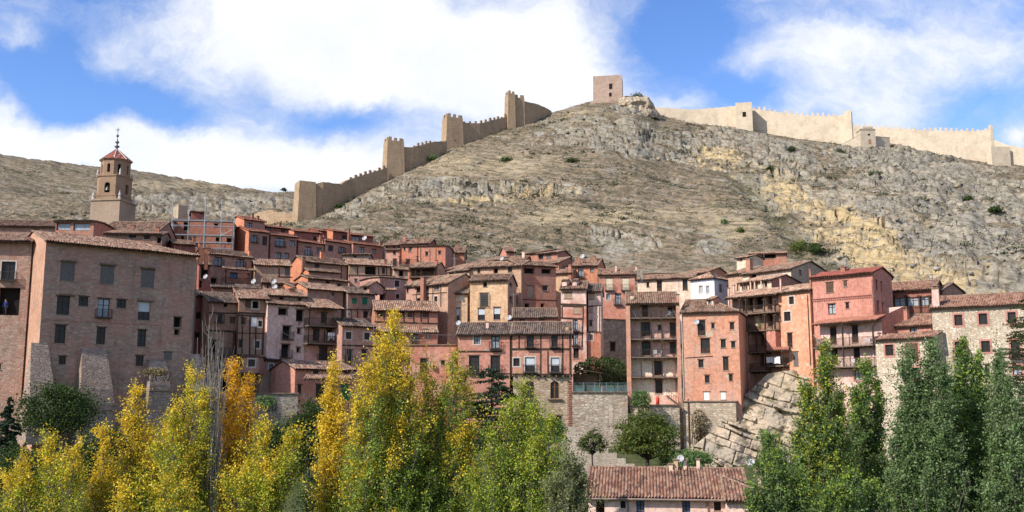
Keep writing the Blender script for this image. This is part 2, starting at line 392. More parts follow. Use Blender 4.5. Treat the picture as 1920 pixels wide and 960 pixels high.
hm = sstep(0, 28, rr[None, :]-hs)*(1-sstep(620, 900, rr))[None, :]*fade[:, None]
cr = np.interp(tq, CUR[7][:, 0], CUR[7][:, 1])/cs
edge = 1-.75*np.exp(-((rr[None, :]-cr[:, None])/14)**2)
und = (fbm(X0*.028, Y0*.028, 3, 4)-.5)*9+(fbm(X0*.12, Y0*.12, 5, 3)-.5)*2.2
nr = fbm(X0*.09, Y0*.09, 8, 5)
rk = sstep(.3, 1.0, rock+(nr-.5)*1.7)
# bedding ledges: the limestone beds dip gently to the right
bed = Z0+und+X0*.16+(fbm(X0*.06, Y0*.06, 21, 3)-.5)*6
def ledge(b, per, sharp=.72):
    f = b/per; i = np.floor(f); t = f-i
    return (sstep(sharp, 1.0, t)-t)*per
bl = fbm(X0*.45, Y0*.45, 31, 4)
led = ledge(bed, 3.4)*.95+ledge(bed+bl*.8, 1.3)*.8
blocks = (np.abs(fbm(X0*.33, Y0*.33, 40, 4)-.5)*-5+.5)+(fbm(X0*.9, Y0*.9, 44, 3)-.5)*1.6
gul = np.exp(-(((PX-1390)-(PY-330)*.85+(fbm(X0*.08, Y0*.08, 77, 4)-.5)*70)/(20+14*nr))**2)*sstep(300, 345, PY)*(1-sstep(470, 500, PY))
disp = (und*.8+(rk*.75+.25)*led*.95+rk*blocks*.5+(fbm(X0*.5, Y0*.5, 50, 4)-.5)*1.1-gul*1.6*onhill)*hm*edge
disp += (fbm(X0*.2, Y0*.2, 60, 4)-.5)*1.2*(1-hm)*sstep(30, 60, rr)[None, :]*(1-sstep(900, 1500, rr))[None, :]
Z = Z0+disp
# jointed limestone beds: each block of each bed stands out by its own amount, fading into the soil around the outcrop
bm = sstep(.35, .75, rock+(nr-.5)*1.3)*hm*(edge > .6)
bed2 = Z0+und*.7+X0*(.2+.28*sstep(0, 90, X0))+(fbm(X0*.05, Y0*.05, 91, 3)-.5)*7+(fbm(X0*.3, Y0*.3, 95, 3)-.5)*1.2
def joints(per, blk, seed):
    i = np.floor(bed2/per); fi = bed2/per-i; sx = X0*.92+Y0*.25-bed2*.2+_h(i, 0*i, seed)*9; wd = blk*(.5+1.3*_h(i, 0*i+3, seed+1))
    j = np.floor(sx/wd); fj = sx/wd-j; pr = (_h(i, j, seed+2)-.4)*.6+(_h(i, 0*i, seed+3)-.5)*1.5
    ck = np.minimum(sstep(0, .18, fi)*sstep(0, .15, 1-fi), sstep(0, .1, fj)*sstep(0, .1, 1-fj))
    return pr*ck-(1-ck)*.5, _h(i, j, seed+7)
j1, t1 = joints(2.1, 6.5, 101); j2, t2 = joints(.95, 2.6, 131)
pr = (j1*1.25+j2*.55)*bm*(1+.9*gb(900, 355, 200, 24)+.5*gb(1180, 270, 90, 40))
Z = Z+pr*.75; Y0d = Y0-pr*1.0
tone = t1*.6+t2*.4
GV = np.stack([X0, Y0d, Z], -1).reshape(-1, 3)
ii, jj = np.meshgrid(np.arange(NT-1), np.arange(NR-1), indexing='ij')
q = (ii*NR+jj).ravel()
faces = np.stack([q, q+NR, q+NR+1, q+1], -1)
m, nt = newmat('hillside_ground')
def att(nm): return nd(nt, 'ShaderNodeAttribute', attribute_name=nm).outputs['Fac']
p = pos(nt)
A_r, A_o, A_s, A_g = att('rock'), att('ochre'), att('straw'), att('green')
nA = noi(nt, p, .12, 6, .65); nB = noi(nt, p, .7, 6, .7); nC = noi(nt, p, 2.2, 4, .7); nD = noi(nt, nd(nt, 'ShaderNodeMapping', {'Vector': nd(nt, 'ShaderNodeVectorRotate', {'Vector': p, 'Angle': -.4}, rotation_type='Y_AXIS').outputs[0], 'Scale': (.22, .22, 2.0)}).outputs[0], 1.0, 7, .7)
soil = mixc(nt, mapr(nt, nA, .38, .62), (.225, .160, .104), (.178, .135, .095))
soil = mixc(nt, mapr(nt, nB, .42, .62), soil, (.265, .20, .13))
soil = mixc(nt, mapr(nt, nC, .56, .66), soil, (.29, .265, .22))
soil = mixc(nt, mapr(nt, noi(nt, p, .9, 6, .72), .48, .58, 0, .9), soil, (.082, .077, .046))
soil = mixc(nt, mapr(nt, mth(nt, 'ADD', A_s, mth(nt, 'MULTIPLY', mth(nt, 'SUBTRACT', noi(nt, pos(nt, (1, 1, 2.5)), .35, 8, .75), .5), 3.6)), .45, 1.15, 0, .8), soil, mixc(nt, nC, (.47, .37, .225), (.30, .235, .15)))
pr_ = nd(nt, 'ShaderNodeVectorRotate', {'Vector': p, 'Angle': -.3}, rotation_type='Y_AXIS').outputs[0]
nE = noi(nt, nd(nt, 'ShaderNodeMapping', {'Vector': pr_, 'Scale': (.09, .09, .9)}).outputs[0], 1.0, 9, .68, dist=.4)
soil = mixc(nt, mapr(nt, nE, .50, .40, 0, .75), soil, (.085, .078, .05))
soil = mixc(nt, mapr(nt, nE, .545, .62, 0, .7), soil, (.285, .262, .215))
rockc = mixc(nt, mapr(nt, nB, .35, .65), (.205, .19, .16), (.315, .29, .245))
rockc = mixc(nt, mapr(nt, att('tone'), .2, .9), rockc, mixc(nt, 1.0, rockc, (1.3, 1.24, 1.15), 'MULTIPLY'))
rockc = mixc(nt, mapr(nt, mth(nt, 'ADD', A_o, mth(nt, 'MULTIPLY', mth(nt, 'SUBTRACT', noi(nt, p, .3, 7, .75), .5), 3.2)), .5, 1.1, 0, .9), rockc, mixc(nt, nC, (.60, .45, .235), (.46, .345, .19)))
rockc = mixc(nt, mapr(nt, nD, .48, .6, 0, .75), rockc, mixc(nt, 1.0, rockc, (.46, .43, .38), 'MULTIPLY'))
rockc = mixc(nt, mapr(nt, noi(nt, p, .5, 7, .72), .53, .62, 0, .7), rockc, (.13, .115, .07))
rf = mapr(nt, mth(nt, 'ADD', mth(nt, 'MULTIPLY', A_r, .8), mth(nt, 'MULTIPLY', mth(nt, 'SUBTRACT', noi(nt, p, .45, 8, .75), .5), 2.8)), .36, .86, 0, .92)
nrm = nd(nt, 'ShaderNodeSeparateXYZ', {0: nd(nt, 'ShaderNodeNewGeometry').outputs['Normal']}).outputs[2]
rf = mth(nt, 'MAXIMUM', rf, mapr(nt, mth(nt, 'ADD', nrm, mth(nt, 'MULTIPLY', nC, .2)), .72, .6))
col = mixc(nt, rf, soil, rockc)
grs = mixc(nt, mapr(nt, nB, .35, .65), (.05, .068, .024), (.095, .10, .045))
col = mixc(nt, A_g, col, grs)
bh = mth(nt, 'ADD', mth(nt, 'MULTIPLY', noi(nt, p, 1.6, 6, .7), 1.0), mth(nt, 'MULTIPLY', nD, .6))
bsdf(nt, col, .95, bh, .1, .5, .8)
green = (1-sstep(-6, -1, Z0))*(1-.0*Z0)
green = np.maximum(green*(rr[None, :] < hs-15), gul*.35*onhill)
ter = npmesh('terrain', GV, faces, m, attrs={'tone': tone.ravel(), 'rock': rk.ravel(), 'ochre': ochre.ravel(), 'straw': straw.ravel(), 'green': np.clip(green, 0, 1).ravel()}, smooth=False)
tag(ter, kind='structure')
def ground(X, Y):
    a, r = math.atan2(X, Y), math.hypot(X, Y)
    i = np.clip(np.searchsorted(th, a)-1, 0, NT-2); j = np.clip(np.searchsorted(rr, r)-1, 0, NR-2)
    fa = (a-th[i])/(th[i+1]-th[i]); fr = (r-rr[j])/(rr[j+1]-rr[j])
    return float((Z[i, j]*(1-fa)+Z[i+1, j]*fa)*(1-fr)+(Z[i, j+1]*(1-fa)+Z[i+1, j+1]*fa)*fr)
def hit(px, py, y0=195, y1=640):
    """where the view ray through a pixel meets the hill"""
    d = ray(px, py); prev = None
    for Y in np.arange(y0, y1, .7):
        P = d*(Y/d.y)
        if ground(P.x, P.y) >= P.z: return Vector((P.x, P.y, ground(P.x, P.y)))
    P = at(px, py+6, 395); return Vector((P.x, P.y, ground(P.x, P.y)))

# loose scrub, tussocks and stones on the hill: uncountable cover
vis = np.where(((rr[None, :] > hs+4) & (rr < 620)[None, :]) & (np.abs(np.degrees(th)) < 33)[:, None] & (PY < 600) & (PY > 150))
def pick(n, w):
    ww = w[vis]*rr[vis[1]]**1.0; ww = np.maximum(ww, 0); ww /= ww.sum()
    k = rng.choice(len(ww), n, p=ww); i, j = vis[0][k], vis[1][k]
    a = rng.random((n, 1)); i2, j2 = np.minimum(i+1, NT-1), np.minimum(j+1, NR-1)
    P = np.stack([X0[i, j], Y0[i, j], Z[i, j]], -1); Q = np.stack([X0[i2, j2], Y0[i2, j2], Z[i2, j2]], -1)
    return P+(Q-P)*a
def leafmat(name, trans=.35):
    m, nt = newmat(name)
    c = nd(nt, 'ShaderNodeAttribute', attribute_name='col').outputs['Color']
    d = nd(nt, 'ShaderNodeBsdfPrincipled', {'Base Color': c, 'Roughness': .55, 'Specular IOR Level': .3})
    t = nd(nt, 'ShaderNodeBsdfTranslucent', {'Color': mixc(nt, 1.0, c, (1.25, 1.25, .7), 'MULTIPLY')})
    x = nd(nt, 'ShaderNodeMixShader', {0: trans, 1: d.outputs[0], 2: t.outputs[0]})
    nd(nt, 'ShaderNodeOutputMaterial', {'Surface': x.outputs[0]})
    return m
LEAF = leafmat('leaf'); GRASS = leafmat('dry_scrub', .2)
def leaves(P, L, cols, aspect=.6, up=.0, nb=None):
    """rhombic leaf faces at points P, length L (array or scalar); returns verts, quads, colours"""
    n = len(P); nrm = rng.normal(size=(n, 3)); nrm[:, 2] += up
    if nb is not None: nrm += nb
    nrm /= np.linalg.norm(nrm, axis=1)[:, None]+1e-9
    a = np.cross(nrm, rng.normal(size=(n, 3))); a /= np.linalg.norm(a, axis=1)[:, None]+1e-9
    b = np.cross(nrm, a); L = (np.asarray(L)*np.ones(n))[:, None]
    V = np.stack([P-a*L*.5, P-b*L*.5*aspect+a*L*.06, P+a*L*.5, P+b*L*.5*aspect+a*L*.06], 1).reshape(-1, 3)
    return V, np.arange(4*n).reshape(n, 4), np.repeat(cols, 4, 0)
def tufts(name, n, w, k, rad, L, pal, var=.3, zs=.6, asp=.6):
    C = pick(n, w); s = rng.uniform(.4, 1.3, n)
    P = np.repeat(C, k, 0)+rng.normal(size=(n*k, 3))*np.array([rad, rad, rad*zs])*np.repeat(s, k)[:, None]
    P[:, 2] = np.maximum(P[:, 2], np.repeat(C[:, 2], k))+.05
    pc = np.array(pal)[rng.integers(0, len(pal), n)]*rng.uniform(1-var, 1+var, (n, 1))
    c = np.repeat(pc, k, 0)*rng.uniform(.8, 1.2, (n*k, 1))
    V, Fq, cc = leaves(P, L, c, asp, .3)
    return tag(npmesh(name, V, Fq, GRASS, col=cc), kind='stuff')
nz = sstep(.45, .62, fbm(X0*.05, Y0*.05, 71, 4))
tufts('hillside_scrub', 15000, (.3+nz)*(1-.3*rk)*(1-.7*straw), 11, .5, .42, [(.075, .072, .038), (.10, .092, .05), (.06, .066, .03), (.125, .105, .06)])
tufts('dry_grass', 5200, .2+straw*1.6+.3*(1-rk), 10, .45, .42, [(.38, .31, .19), (.32, .26, .16), (.25, .21, .14)], asp=.22)
tufts('juniper_scrub', 1100, (.15+nz)*(1-.3*rk), 46, .95, .5, [(.05, .06, .026), (.065, .072, .034), (.04, .05, .022), (.085, .08, .042)], zs=.5)
# stones
n = 9000; C = pick(n, .16+rk*1.3); s = rng.uniform(.12, .55, n)*(1+rng.random(n)**4*1.6)
oc = np.array([[1, 1, 1], [1, 1, -1], [1, -1, 1], [1, -1, -1], [-1, 1, 1], [-1, 1, -1], [-1, -1, 1], [-1, -1, -1]])*.5
V = oc[None]*rng.uniform(.55, 1.1, (n, 8, 1))*np.array([1.3, 1.1, .75])*s[:, None, None]
an = rng.uniform(0, 6.28, n); ca, sa = np.cos(an)[:, None], np.sin(an)[:, None]
V = np.stack([V[..., 0]*ca-V[..., 1]*sa, V[..., 0]*sa+V[..., 1]*ca, V[..., 2]], -1)+C[:, None, :]
fq = np.array([[0, 1, 3, 2], [4, 6, 7, 5], [0, 4, 5, 1], [2, 3, 7, 6], [0, 2, 6, 4], [1, 5, 7, 3]])
cc = np.array([(.27, .25, .22), (.33, .31, .27), (.22, .205, .18), (.36, .29, .18)])[rng.integers(0, 4, n)]*rng.uniform(.75, 1.15, (n, 1))
RK = None
m, nt = newmat('loose_stone')
c = nd(nt, 'ShaderNodeAttribute', attribute_name='col').outputs['Color']
c = mixc(nt, mapr(nt, noi(nt, pos(nt), 2.5, 5, .7), .4, .65, 0, .7), c, mixc(nt, 1.0, c, (.55, .53, .5), 'MULTIPLY'))
bsdf(nt, c, .95, noi(nt, pos(nt), 5, 4), .1, .1, .5)
LOOSE = m
tag(npmesh('loose_rocks', V.reshape(-1, 3), (fq[None]+np.arange(n)[:, None, None]*8).reshape(-1, 4), m, col=np.repeat(cc, 8, 0)), kind='stuff')
# ---------------------------------------------------------------- houses
VIEWS = {'A': (0, 400, .375), 'B': (340, 360, .25), 'C': (360, 520, .2708), 'E': (680, 420, .22925), 'F': (720, 560, .2708), 'G': (1020, 440, .22925),
         'I': (1060, 540, .2709), 'J': (1360, 460, .2707), 'K': (1600, 500, .25), 'L': (1060, 700, .2708), 'S': (0, 0, 1.0)}
V_ = None
def view(k):
    global V_; V_ = VIEWS[k]
def vp(x, y): return V_[0]+x*V_[2], V_[1]+y*V_[2]
TOWN = 'houses of the hillside town'
houses = []
class House:
    """a root Empty at the base of the first block; blocks, windows, roofs become its parts"""
    def __init__(s, label, name='town_house', cat='house', group=TOWN):
        s.root = None; s.label = label; s.name = name; s.cat = cat; s.group = group; houses.append(s)
    def base(s, P):
        if s.root is None: s.root = empty(s.name, P, s.label, s.cat, s.group)
def wall_grid(mb, P, W, z0, z1, holes, mi=0):
    """P(u,z,d) -> point; rectangular holes (u0,z0,u1,z1,depth)"""
    us = sorted({0, W, *[h[0] for h in holes], *[h[2] for h in holes]}); zs = sorted({z0, z1, *[h[1] for h in holes], *[h[3] for h in holes]})
    for i in range(len(us)-1):
        for j in range(len(zs)-1):
            uc, zc = (us[i]+us[i+1])/2, (zs[j]+zs[j+1])/2
            if any(h[0] < uc < h[2] and h[1] < zc < h[3] for h in holes): continue
            mb.quad(P(us[i], zs[j], 0), P(us[i+1], zs[j], 0), P(us[i+1], zs[j+1], 0), P(us[i], zs[j+1], 0), mi)
    for a, b, c, d, dep in holes:
        mb.quad(P(a, b, 0), P(a, d, 0), P(a, d, -dep), P(a, b, -dep), mi); mb.quad(P(c, d, 0), P(c, b, 0), P(c, b, -dep), P(c, d, -dep), mi)
        mb.quad(P(a, d, 0), P(c, d, 0), P(c, d, -dep), P(a, d, -dep), mi); mb.quad(P(c, b, 0), P(a, b, 0), P(a, b, -dep), P(c, b, -dep), mi)
SH = {'g': GREEN, 'c': CREAM, 't': TAN, 'W': WHITE, 'k': GREYW, 'o': WOOD2}
class Blk:
    def __init__(s, H, eave, yb, D, d=7.5, Dr=None, roof='gable', pitch=19, over=.45, so=.2, mat=None, matL=None, matR=None, tile='old', wins=(), chim=(), beams=(), ridge=None, bo=.3, hipL=0, hipR=0, wood=WOOD, run=None, nobase=False, sag=.07, fr=WOOD, free=False):
        s.H, s.so, s.over, s.d, s.mat = H, so, over, d, mat
        xl, yl = vp(eave[0], eave[1]); xr, yr = vp(eave[2], eave[3])
        A = at(xl, yl, D); ze = A.z; dr = ray(xr, yr)
        if Dr is None:
            B = dr*(ze/dr.z) if abs(ze) > 3 else dr*(D/dr.y)
            wpx = abs(xr-xl)*D/F
            lim = wpx*.95
            Yr = min(max(B.y, D-lim), D+lim); B = dr*(Yr/dr.y)
        else: B = dr*(Dr/dr.y)
        B.z = ze
        s.A, s.B, s.ze = A, B, ze
        v = B-A; s.WT = v.length; s.u = v.normalized(); s.n = Vector((s.u.y, -s.u.x, 0)); s.b = -s.n
        s.W = s.WT-2*so; s.tan = math.tan(math.radians(pitch)); s.pitch = math.radians(pitch)
        s.FL = A+s.u*so+s.b*over; s.FR = B-s.u*so+s.b*over
        s.zt = ze+(over*s.tan if roof != 'flat' else 0)
        xb, yb_ = vp(eave[0], yb); s.zb = at(xb, yb_, s.FL.y).z
        s.zt = max(s.zt, s.zb+.5)
        if d > 3 and not free:
            s.zb = min([s.zb]+[ground(p.x, p.y)-.4 for p in (s.FL, s.FR, (s.FL+s.FR)/2)])
        bp = Vector((s.FL.x, s.FL.y, s.zb)); H.base(bp)
        s.kind = roof; s.faces = {'F': (s.FL, s.u, s.n, s.W), 'L': (s.FL+s.b*d, -s.b, -s.u, d), 'R': (s.FR, s.b, s.u, d)}
        if roof in ('gable',): s.run = over+d/2
        elif roof == 'shed': s.run = over+d
        else: s.run = over+d/2
        if run: s.run = run
        s.zr = ze+s.run*s.tan
        holes = {'F': [], 'L': [], 'R': []}; todo = []
        for w in wins:
            face = w[5] if len(w) > 5 else 'F'; W = s.faces[face][3]
            u0, z1 = s.pix(w[0], w[1], face); u1, z0 = s.pix(w[2], w[3], face)
            u0, u1 = max(u0, .12), min(u1, W-.12); z0, z1 = max(z0, s.zb+.05), min(z1, s.zt-.1)
            if u1-u0 < .2 or z1-z0 < .2: continue
            t = w[4]; dep = .75 if 'd' in t else (.16 if t[0] in 'gctWko' else .26)
            if any(h[0] < u1 and h[2] > u0 and h[1] < z1 and h[3] > z0 for h in holes[face]): continue
            holes[face].append((u0, z0, u1, z1, dep)); todo.append((face, u0, z0, u1, z1, t, dep))
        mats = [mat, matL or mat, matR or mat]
        mb = MB()
        for mi, fc in enumerate('FLR'):
            O, U, N, W = s.faces[fc]
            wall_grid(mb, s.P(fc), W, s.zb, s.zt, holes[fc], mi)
        if fr: pass
        bl, br = s.FL+s.b*d, s.FR+s.b*d
        zt_b = s.zt
        def z(p, zz): return (p.x, p.y, zz)
        if roof == 'shed': zt_b = s.zt+d*s.tan
        mb.quad(z(br, s.zb), z(bl, s.zb), z(bl, zt_b), z(br, zt_b), 0)
        if roof == 'gable' and not (hipL and hipR):
            for q, (p0, hp) in enumerate(((s.FL, hipL), (s.FR, hipR))):
                if not hp: mb.poly([z(p0, s.zt), z(p0+s.b*d, s.zt), z(p0+s.b*(d/2), s.zt+d/2*s.tan)], 1+q)
        if roof == 'shed':
            for q, p0 in enumerate((s.FL, s.FR)): mb.poly([z(p0, s.zt), z(p0+s.b*d, s.zt), z(p0+s.b*d, zt_b)], 1+q)
        if roof == 'flat':
            mb.quad(z(s.FL, s.zt-.25), z(s.FR, s.zt-.25), z(br, s.zt-.25), z(bl, s.zt-.25), 0)
        for face, u0, z0, u1, z1, t, dep in todo:
            if 'a' in t:                       # arched head: fill the top corners
                P = s.P(face); uc, r = (u0+u1)/2, (u1-u0)/2; rise = r*.7; n = 6
                for sg in (-1, 1):
                    arc = [(uc+sg*r*math.cos(k/n*math.pi/2), z1-rise+rise*math.sin(k/n*math.pi/2)) for k in range(n+1)]
                    mb.poly([P(uc+sg*r, z1, -.02)]+[P(a, b, -.02) for a, b in arc], 0)
        if not nobase: s.wall = mb.build('wall', mats, H.root)
        for t in todo: s.window(*t, frm=fr)
        if roof != 'flat': s.roof(tile, roof, bo, hipL, hipR, wood, sag)
        else: s.coping(tile)
        for c in chim: s.chimney(*c)
        if beams:
            mb = MB()
            for b in beams: s.beam(mb, *b)
            mb.build('timber_beams', wood, H.root)
    def P(s, fc):
        O, U, N, W = s.faces[fc]
        return lambda u, z, d: (O.x+U.x*u+N.x*d, O.y+U.y*u+N.y*d, z)
    def pix(s, x, y, face='F', off=0.0):
        O, U, N, W = s.faces[face]; O = O+N*off
        px, py = vp(x, y); d = ray(px, py); den = d.dot(N)
        Q = d*(O.dot(N)/den) if abs(den) > 1e-4 else d*(O.y/d.y)
        return (Q-O).dot(U), Q.z
    def window(s, face, u0, z0, u1, z1, t, dep, frm=WOOD):
        O, U, N, Wd = s.faces[face]; P = s.P(face); R = s.H.root
        def vec(u, z, d): return Vector(P(u, z, d))
        w, h = u1-u0, z1-z0; mb = MB(); k = t[0]; fm = frm
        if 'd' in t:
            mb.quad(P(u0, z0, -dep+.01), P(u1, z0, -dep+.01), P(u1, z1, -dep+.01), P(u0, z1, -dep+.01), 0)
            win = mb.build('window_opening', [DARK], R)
        else:
            f = .075 if w > .5 else .05; dd = -dep+.1
            fz = UP
            def bar(a, b, c, e, th=.06, mi=0):   # a..c wide, b..e high
                mb.box(vec(a, b, dd-th), U*(c-a), N*th, UP*(e-b), mi)
            bar(u0, z0, u0+f, z1); bar(u1-f, z0, u1, z1); bar(u0+f, z1-f, u1-f, z1); bar(u0+f, z0, u1-f, z0+f)
            if w > .62 and k != 'x': bar((u0+u1)/2-.045, z0+f, (u0+u1)/2+.045, z1-f)
            if h > 1.0 and k in 'wDhB': bar(u0+f, z0+h*.66, u1-f, z0+h*.66+.05, .05)
            elif h > .7 and k == 'w': bar(u0+f, z0+h*.5, u1-f, z0+h*.5+.04, .05)
            if k == 'D': bar(u0+f, z0+f, u1-f, z0+h*.34, .045)
            win = mb.build('door' if k == 'D' else 'window', [fm], R)
            pb = MB(); pd = dd-.045
            pb.quad(P(u0, z0, pd), P(u1, z0, pd), P(u1, z1, pd), P(u0, z1, pd))
            g = GLASSL if 'l' in t else GLASSB if 'b' in t else GLASS
            pb.build('pane', [g], win)
            if k in SH:                        # closed shutters or a drawn blind just inside the frame
                sb = MB(); n = max(2, int(w/.16))
                sb.box(vec(u0+.02, z0+.02, dd), U*(w-.04), N*.035, UP*(h-.04))
                if k in 'go':
                    for q in (0.04, w/2+.02): sb.box(vec(u0+q, z0+.05, dd+.035), U*(w/2-.07), N*.02, UP*(h-.1))
                else:
                    for q in range(int(h/.2)): sb.box(vec(u0+.03, z0+.05+q*.2, dd+.035), U*(w-.06), N*.012, UP*.16)
                sb.build('shutter' if k in 'go' else 'blind', [SH[k]], win)
            if k == 'h':
                sb = MB(); sb.box(vec(u0+.05, z0+h*.46, dd-.02), U*(w-.1), N*.04, UP*(h*.54-.04))
                for q in range(int(h*.5/.2)): sb.box(vec(u0+.06, z0+h*.48+q*.2, dd+.02), U*(w-.12), N*.01, UP*.15)
                sb.build('blind', [flat((.5, .53, .55), .8, .1)], win)
        if 'S' in t:
            sb = MB(); e = .2
            sb.box(vec(u0-e, z0-e, -.02), U*(w+2*e), N*.05, UP*e); sb.box(vec(u0-e, z1, -.02), U*(w+2*e), N*.05, UP*e)
            sb.box(vec(u0-e, z0, -.02), U*e, N*.05, UP*h); sb.box(vec(u1, z0, -.02), U*e, N*.05, UP*h)
            sb.build('surround', [PINKTRIM], win)
        elif 'P' in t:
            sb = MB(); e = .16; sb.box(vec(u0-e, z0-e, -.02), U*(w+2*e), N*.04, UP*e); sb.box(vec(u0-e, z1, -.02), U*(w+2*e), N*.04, UP*e)
            sb.box(vec(u0-e, z0, -.02), U*e, N*.04, UP*h); sb.box(vec(u1, z0, -.02), U*e, N*.04, UP*h)
            sb.build('surround', [flat((.52, .44, .38), .9, .2)], win)
        elif 'A' in t:
            pass
        elif 'n' not in t:
            lb = MB(); lb.box(vec(u0-.14, z1+.004, -.03), U*(w+.28), N*.05, UP*.13)
            lb.build('lintel', [WOOD2 if 'd' not in t else OLDWOOD], win)
            sb = MB(); sb.box(vec(u0-.08, z0-.09, -.06), U*(w+.16), N*.13, UP*.085)
            sb.build('sill', [flat((.30, .22, .17), .9, .3)], win)
        if 'B' in t:
            rb = MB(); pj = .5; a, b = u0-.22, u1+.22
            rb.box(vec(a, z0-.12, .002), U*(b-a), N*pj, UP*.1)
            s.rail(rb, [vec(a, z0-.02, .05), vec(a, z0-.02, pj-.04), vec(b, z0-.02, pj-.04), vec(b, z0-.02, .05)], .92)
            rb.build('balcony_railing', [IRON], win)
    def rail(s, mb, pts, h, step=.14, t=.022, mi=0):
        for a, b in zip(pts, pts[1:]):
            v = b-a; L = v.length; e = v.normalized(); c = e.cross(UP)
            for zz in (.06, h): mb.box(a+UP*zz-c*t, e*L, c*2*t, UP*.04, mi)
            n = max(1, int(L/step))
            for i in range(n+1): mb.box(a+e*(L*i/n-t/2)-c*t/2+UP*.06, e*t, c*t, UP*(h-.06), mi)
    def beam(s, mb, x0, y0, x1, y1, w=.17, proud=.03):
        a, b = Vector(s.P('F')(*s.pix(x0, y0), 0)), Vector(s.P('F')(*s.pix(x1, y1), 0))
        v = b-a; e = v.normalized(); c = e.cross(s.n).normalized()
        mb.box(a-c*w/2-s.n*.05, v, c*w, s.n*(.05+proud))
    def coping(s, tile):
        mb = MB(); mb.box(s.FL-s.u*.12+s.n*.2+UP*(s.zt-s.FL.z), s.u*(s.W+.24), s.b*.6, UP*.12)
        mb.box(s.FL-s.u*.1-s.n*.41+UP*(s.zt-s.FL.z), s.u*.5, s.b*(s.d-.4), UP*.12)
        mb.box(s.FR+s.u*.1-s.n*.41+UP*(s.zt-s.FL.z), s.u*-.5, s.b*(s.d-.4), UP*.12)
        s.roofo = mb.build('coping', [rooftile(tile) if False else flat((.22, .15, .11), .95, .4)], s.H.root)
    def slope(s, V, Fc, UVs, O, e, up_h, Wd, Lf, far, sag, seed):
        """corrugated clay tile slope: O eave corner, e along the eave, up_h horizontal up-slope direction, Lf(u) slope length"""
        cp, sp = math.cos(s.pitch), math.sin(s.pitch)
        sl = Vector((up_h.x*cp, up_h.y*cp, sp)); nm = Vector((-up_h.x*sp, -up_h.y*sp, cp))
        cw = .27 if not far else .36; rows = .45 if not far else .8
        nc = max(2, int(Wd/cw)); prof = ((0, 0), (.2, .0), (.32, .09), (.5, .125), (.68, .09), (.8, 0)) if not far else ((0, 0), (.22, 0), (.5, .14), (.78, 0))
        us = []; hs = []; cu = []
        for c in range(nc):
            for f, h in prof: us.append((c+f)/nc*Wd); hs.append(h); cu.append(c+f)
        us.append(Wd); hs.append(0); cu.append(nc-.01)
        us = np.array(us); hs = np.array(hs); cu = np.array(cu)
        Lu = np.array([max(Lf(x), 0.0) for x in us]); Lm = Lu.max(); nr = max(1, int(math.ceil(Lm/rows)))
        vs = []; hv = []; cv = []
        for r in range(nr):
            vs += [r*rows, (r+1)*rows]; hv += [.045, .0]; cv += [r+.02, r+.98]
        vs = np.array(vs); hv = np.array(hv); cv = np.array(cv)
        U_, V2 = np.meshgrid(us, vs, indexing='ij'); V2 = np.minimum(V2, Lu[:, None])
        Hh = hs[:, None]+hv[None, :]+sag*(fbm(U_*.45+seed, V2*.4, int(seed) % 50, 3)-.5)*2.2+.02*(_h(np.floor(cu)[:, None], np.floor(cv)[None, :], seed)-.5)
        wob = .03*(_h(np.floor(cu)[:, None]+0*V2, np.floor(cv)[None, :]+0*U_, seed+3)-.5)
        Pn = np.array(O)[None, None]+np.array(e)[None, None]*(U_+wob)[..., None]+np.array(sl)[None, None]*V2[..., None]+np.array(nm)[None, None]*Hh[..., None]
        n0 = sum(len(v) for v in V); a, b = U_.shape
        ii, jj = np.meshgrid(np.arange(a-1), np.arange(b-1), indexing='ij')
        ok = (V2[:-1, 1:]-V2[:-1, :-1] > -1) & ~((V2[:-1, 1:] <= V2[:-1, :-1]) & (V2[1:, 1:] <= V2[1:, :-1]) & (np.diff(vs) > 0)[None, :])
        q = (ii*b+jj)[ok]
        V.append(Pn.reshape(-1, 3)); Fc.append(np.stack([q, q+b, q+b+1, q+1], -1)+n0)
        UVs.append(np.stack(np.broadcast_arrays(cu[:, None]+seed*7, cv[None, :]+seed*3), -1).reshape(-1, 2))
        return sl, nm
    def roof(s, tile, kind, bo, hipL, hipR, wood, sag):
        far = s.A.y > 150
        L = s.run/math.cos(s.pitch); seed = random.randint(1, 400); V, Fc, UVs = [], [], []
        O = s.A.copy(); e = s.u; W = s.WT
        tl = s.run if hipL else 0; tr = s.run if hipR else 0
        def Lf(u):
            r = L
            if hipL: r = min(r, u/s.run*L)
            if hipR: r = min(r, (W-u)/s.run*L)
            return r
        s.slope(V, Fc, UVs, O, e, s.b, W, Lf, far, sag, seed)
        if kind == 'gable':
            bk = s.run*2 if True else 0
            O2 = s.B+s.b*bk
            def Lb(u):
                r = L
                if hipR: r = min(r, u/s.run*L)
                if hipL: r = min(r, (W-u)/s.run*L)
                return r
            s.slope(V, Fc, UVs, O2, -e, -s.b, W, Lb, True, sag, seed+1)
            for hp, O3, e3, up3 in ((hipR, s.B, s.b, -e), (hipL, s.A+s.b*2*s.run, -s.b, e)):
                if hp: s.slope(V, Fc, UVs, O3, e3, up3, 2*s.run, lambda u: min(u, 2*s.run-u)/s.run*L, far, sag, seed+2)
        V = np.concatenate(V); Fc = np.concatenate(Fc); UVs = np.concatenate(UVs)
        ro = npmesh('roof', V, Fc, [rooftile(tile)], parent=s.H.root, uv=UVs)
        s.roofo = ro
        # timber underside with rafter ends, ridge and verge tiles
        mb = MB(); cp, sp = math.cos(s.pitch), math.sin(s.pitch)
        sl = Vector((s.b.x*cp, s.b.y*cp, sp)); nm = Vector((-s.b.x*sp, -s.b.y*sp, cp))
        o = s.A-nm*.03+e*.03; th = nm*-.07
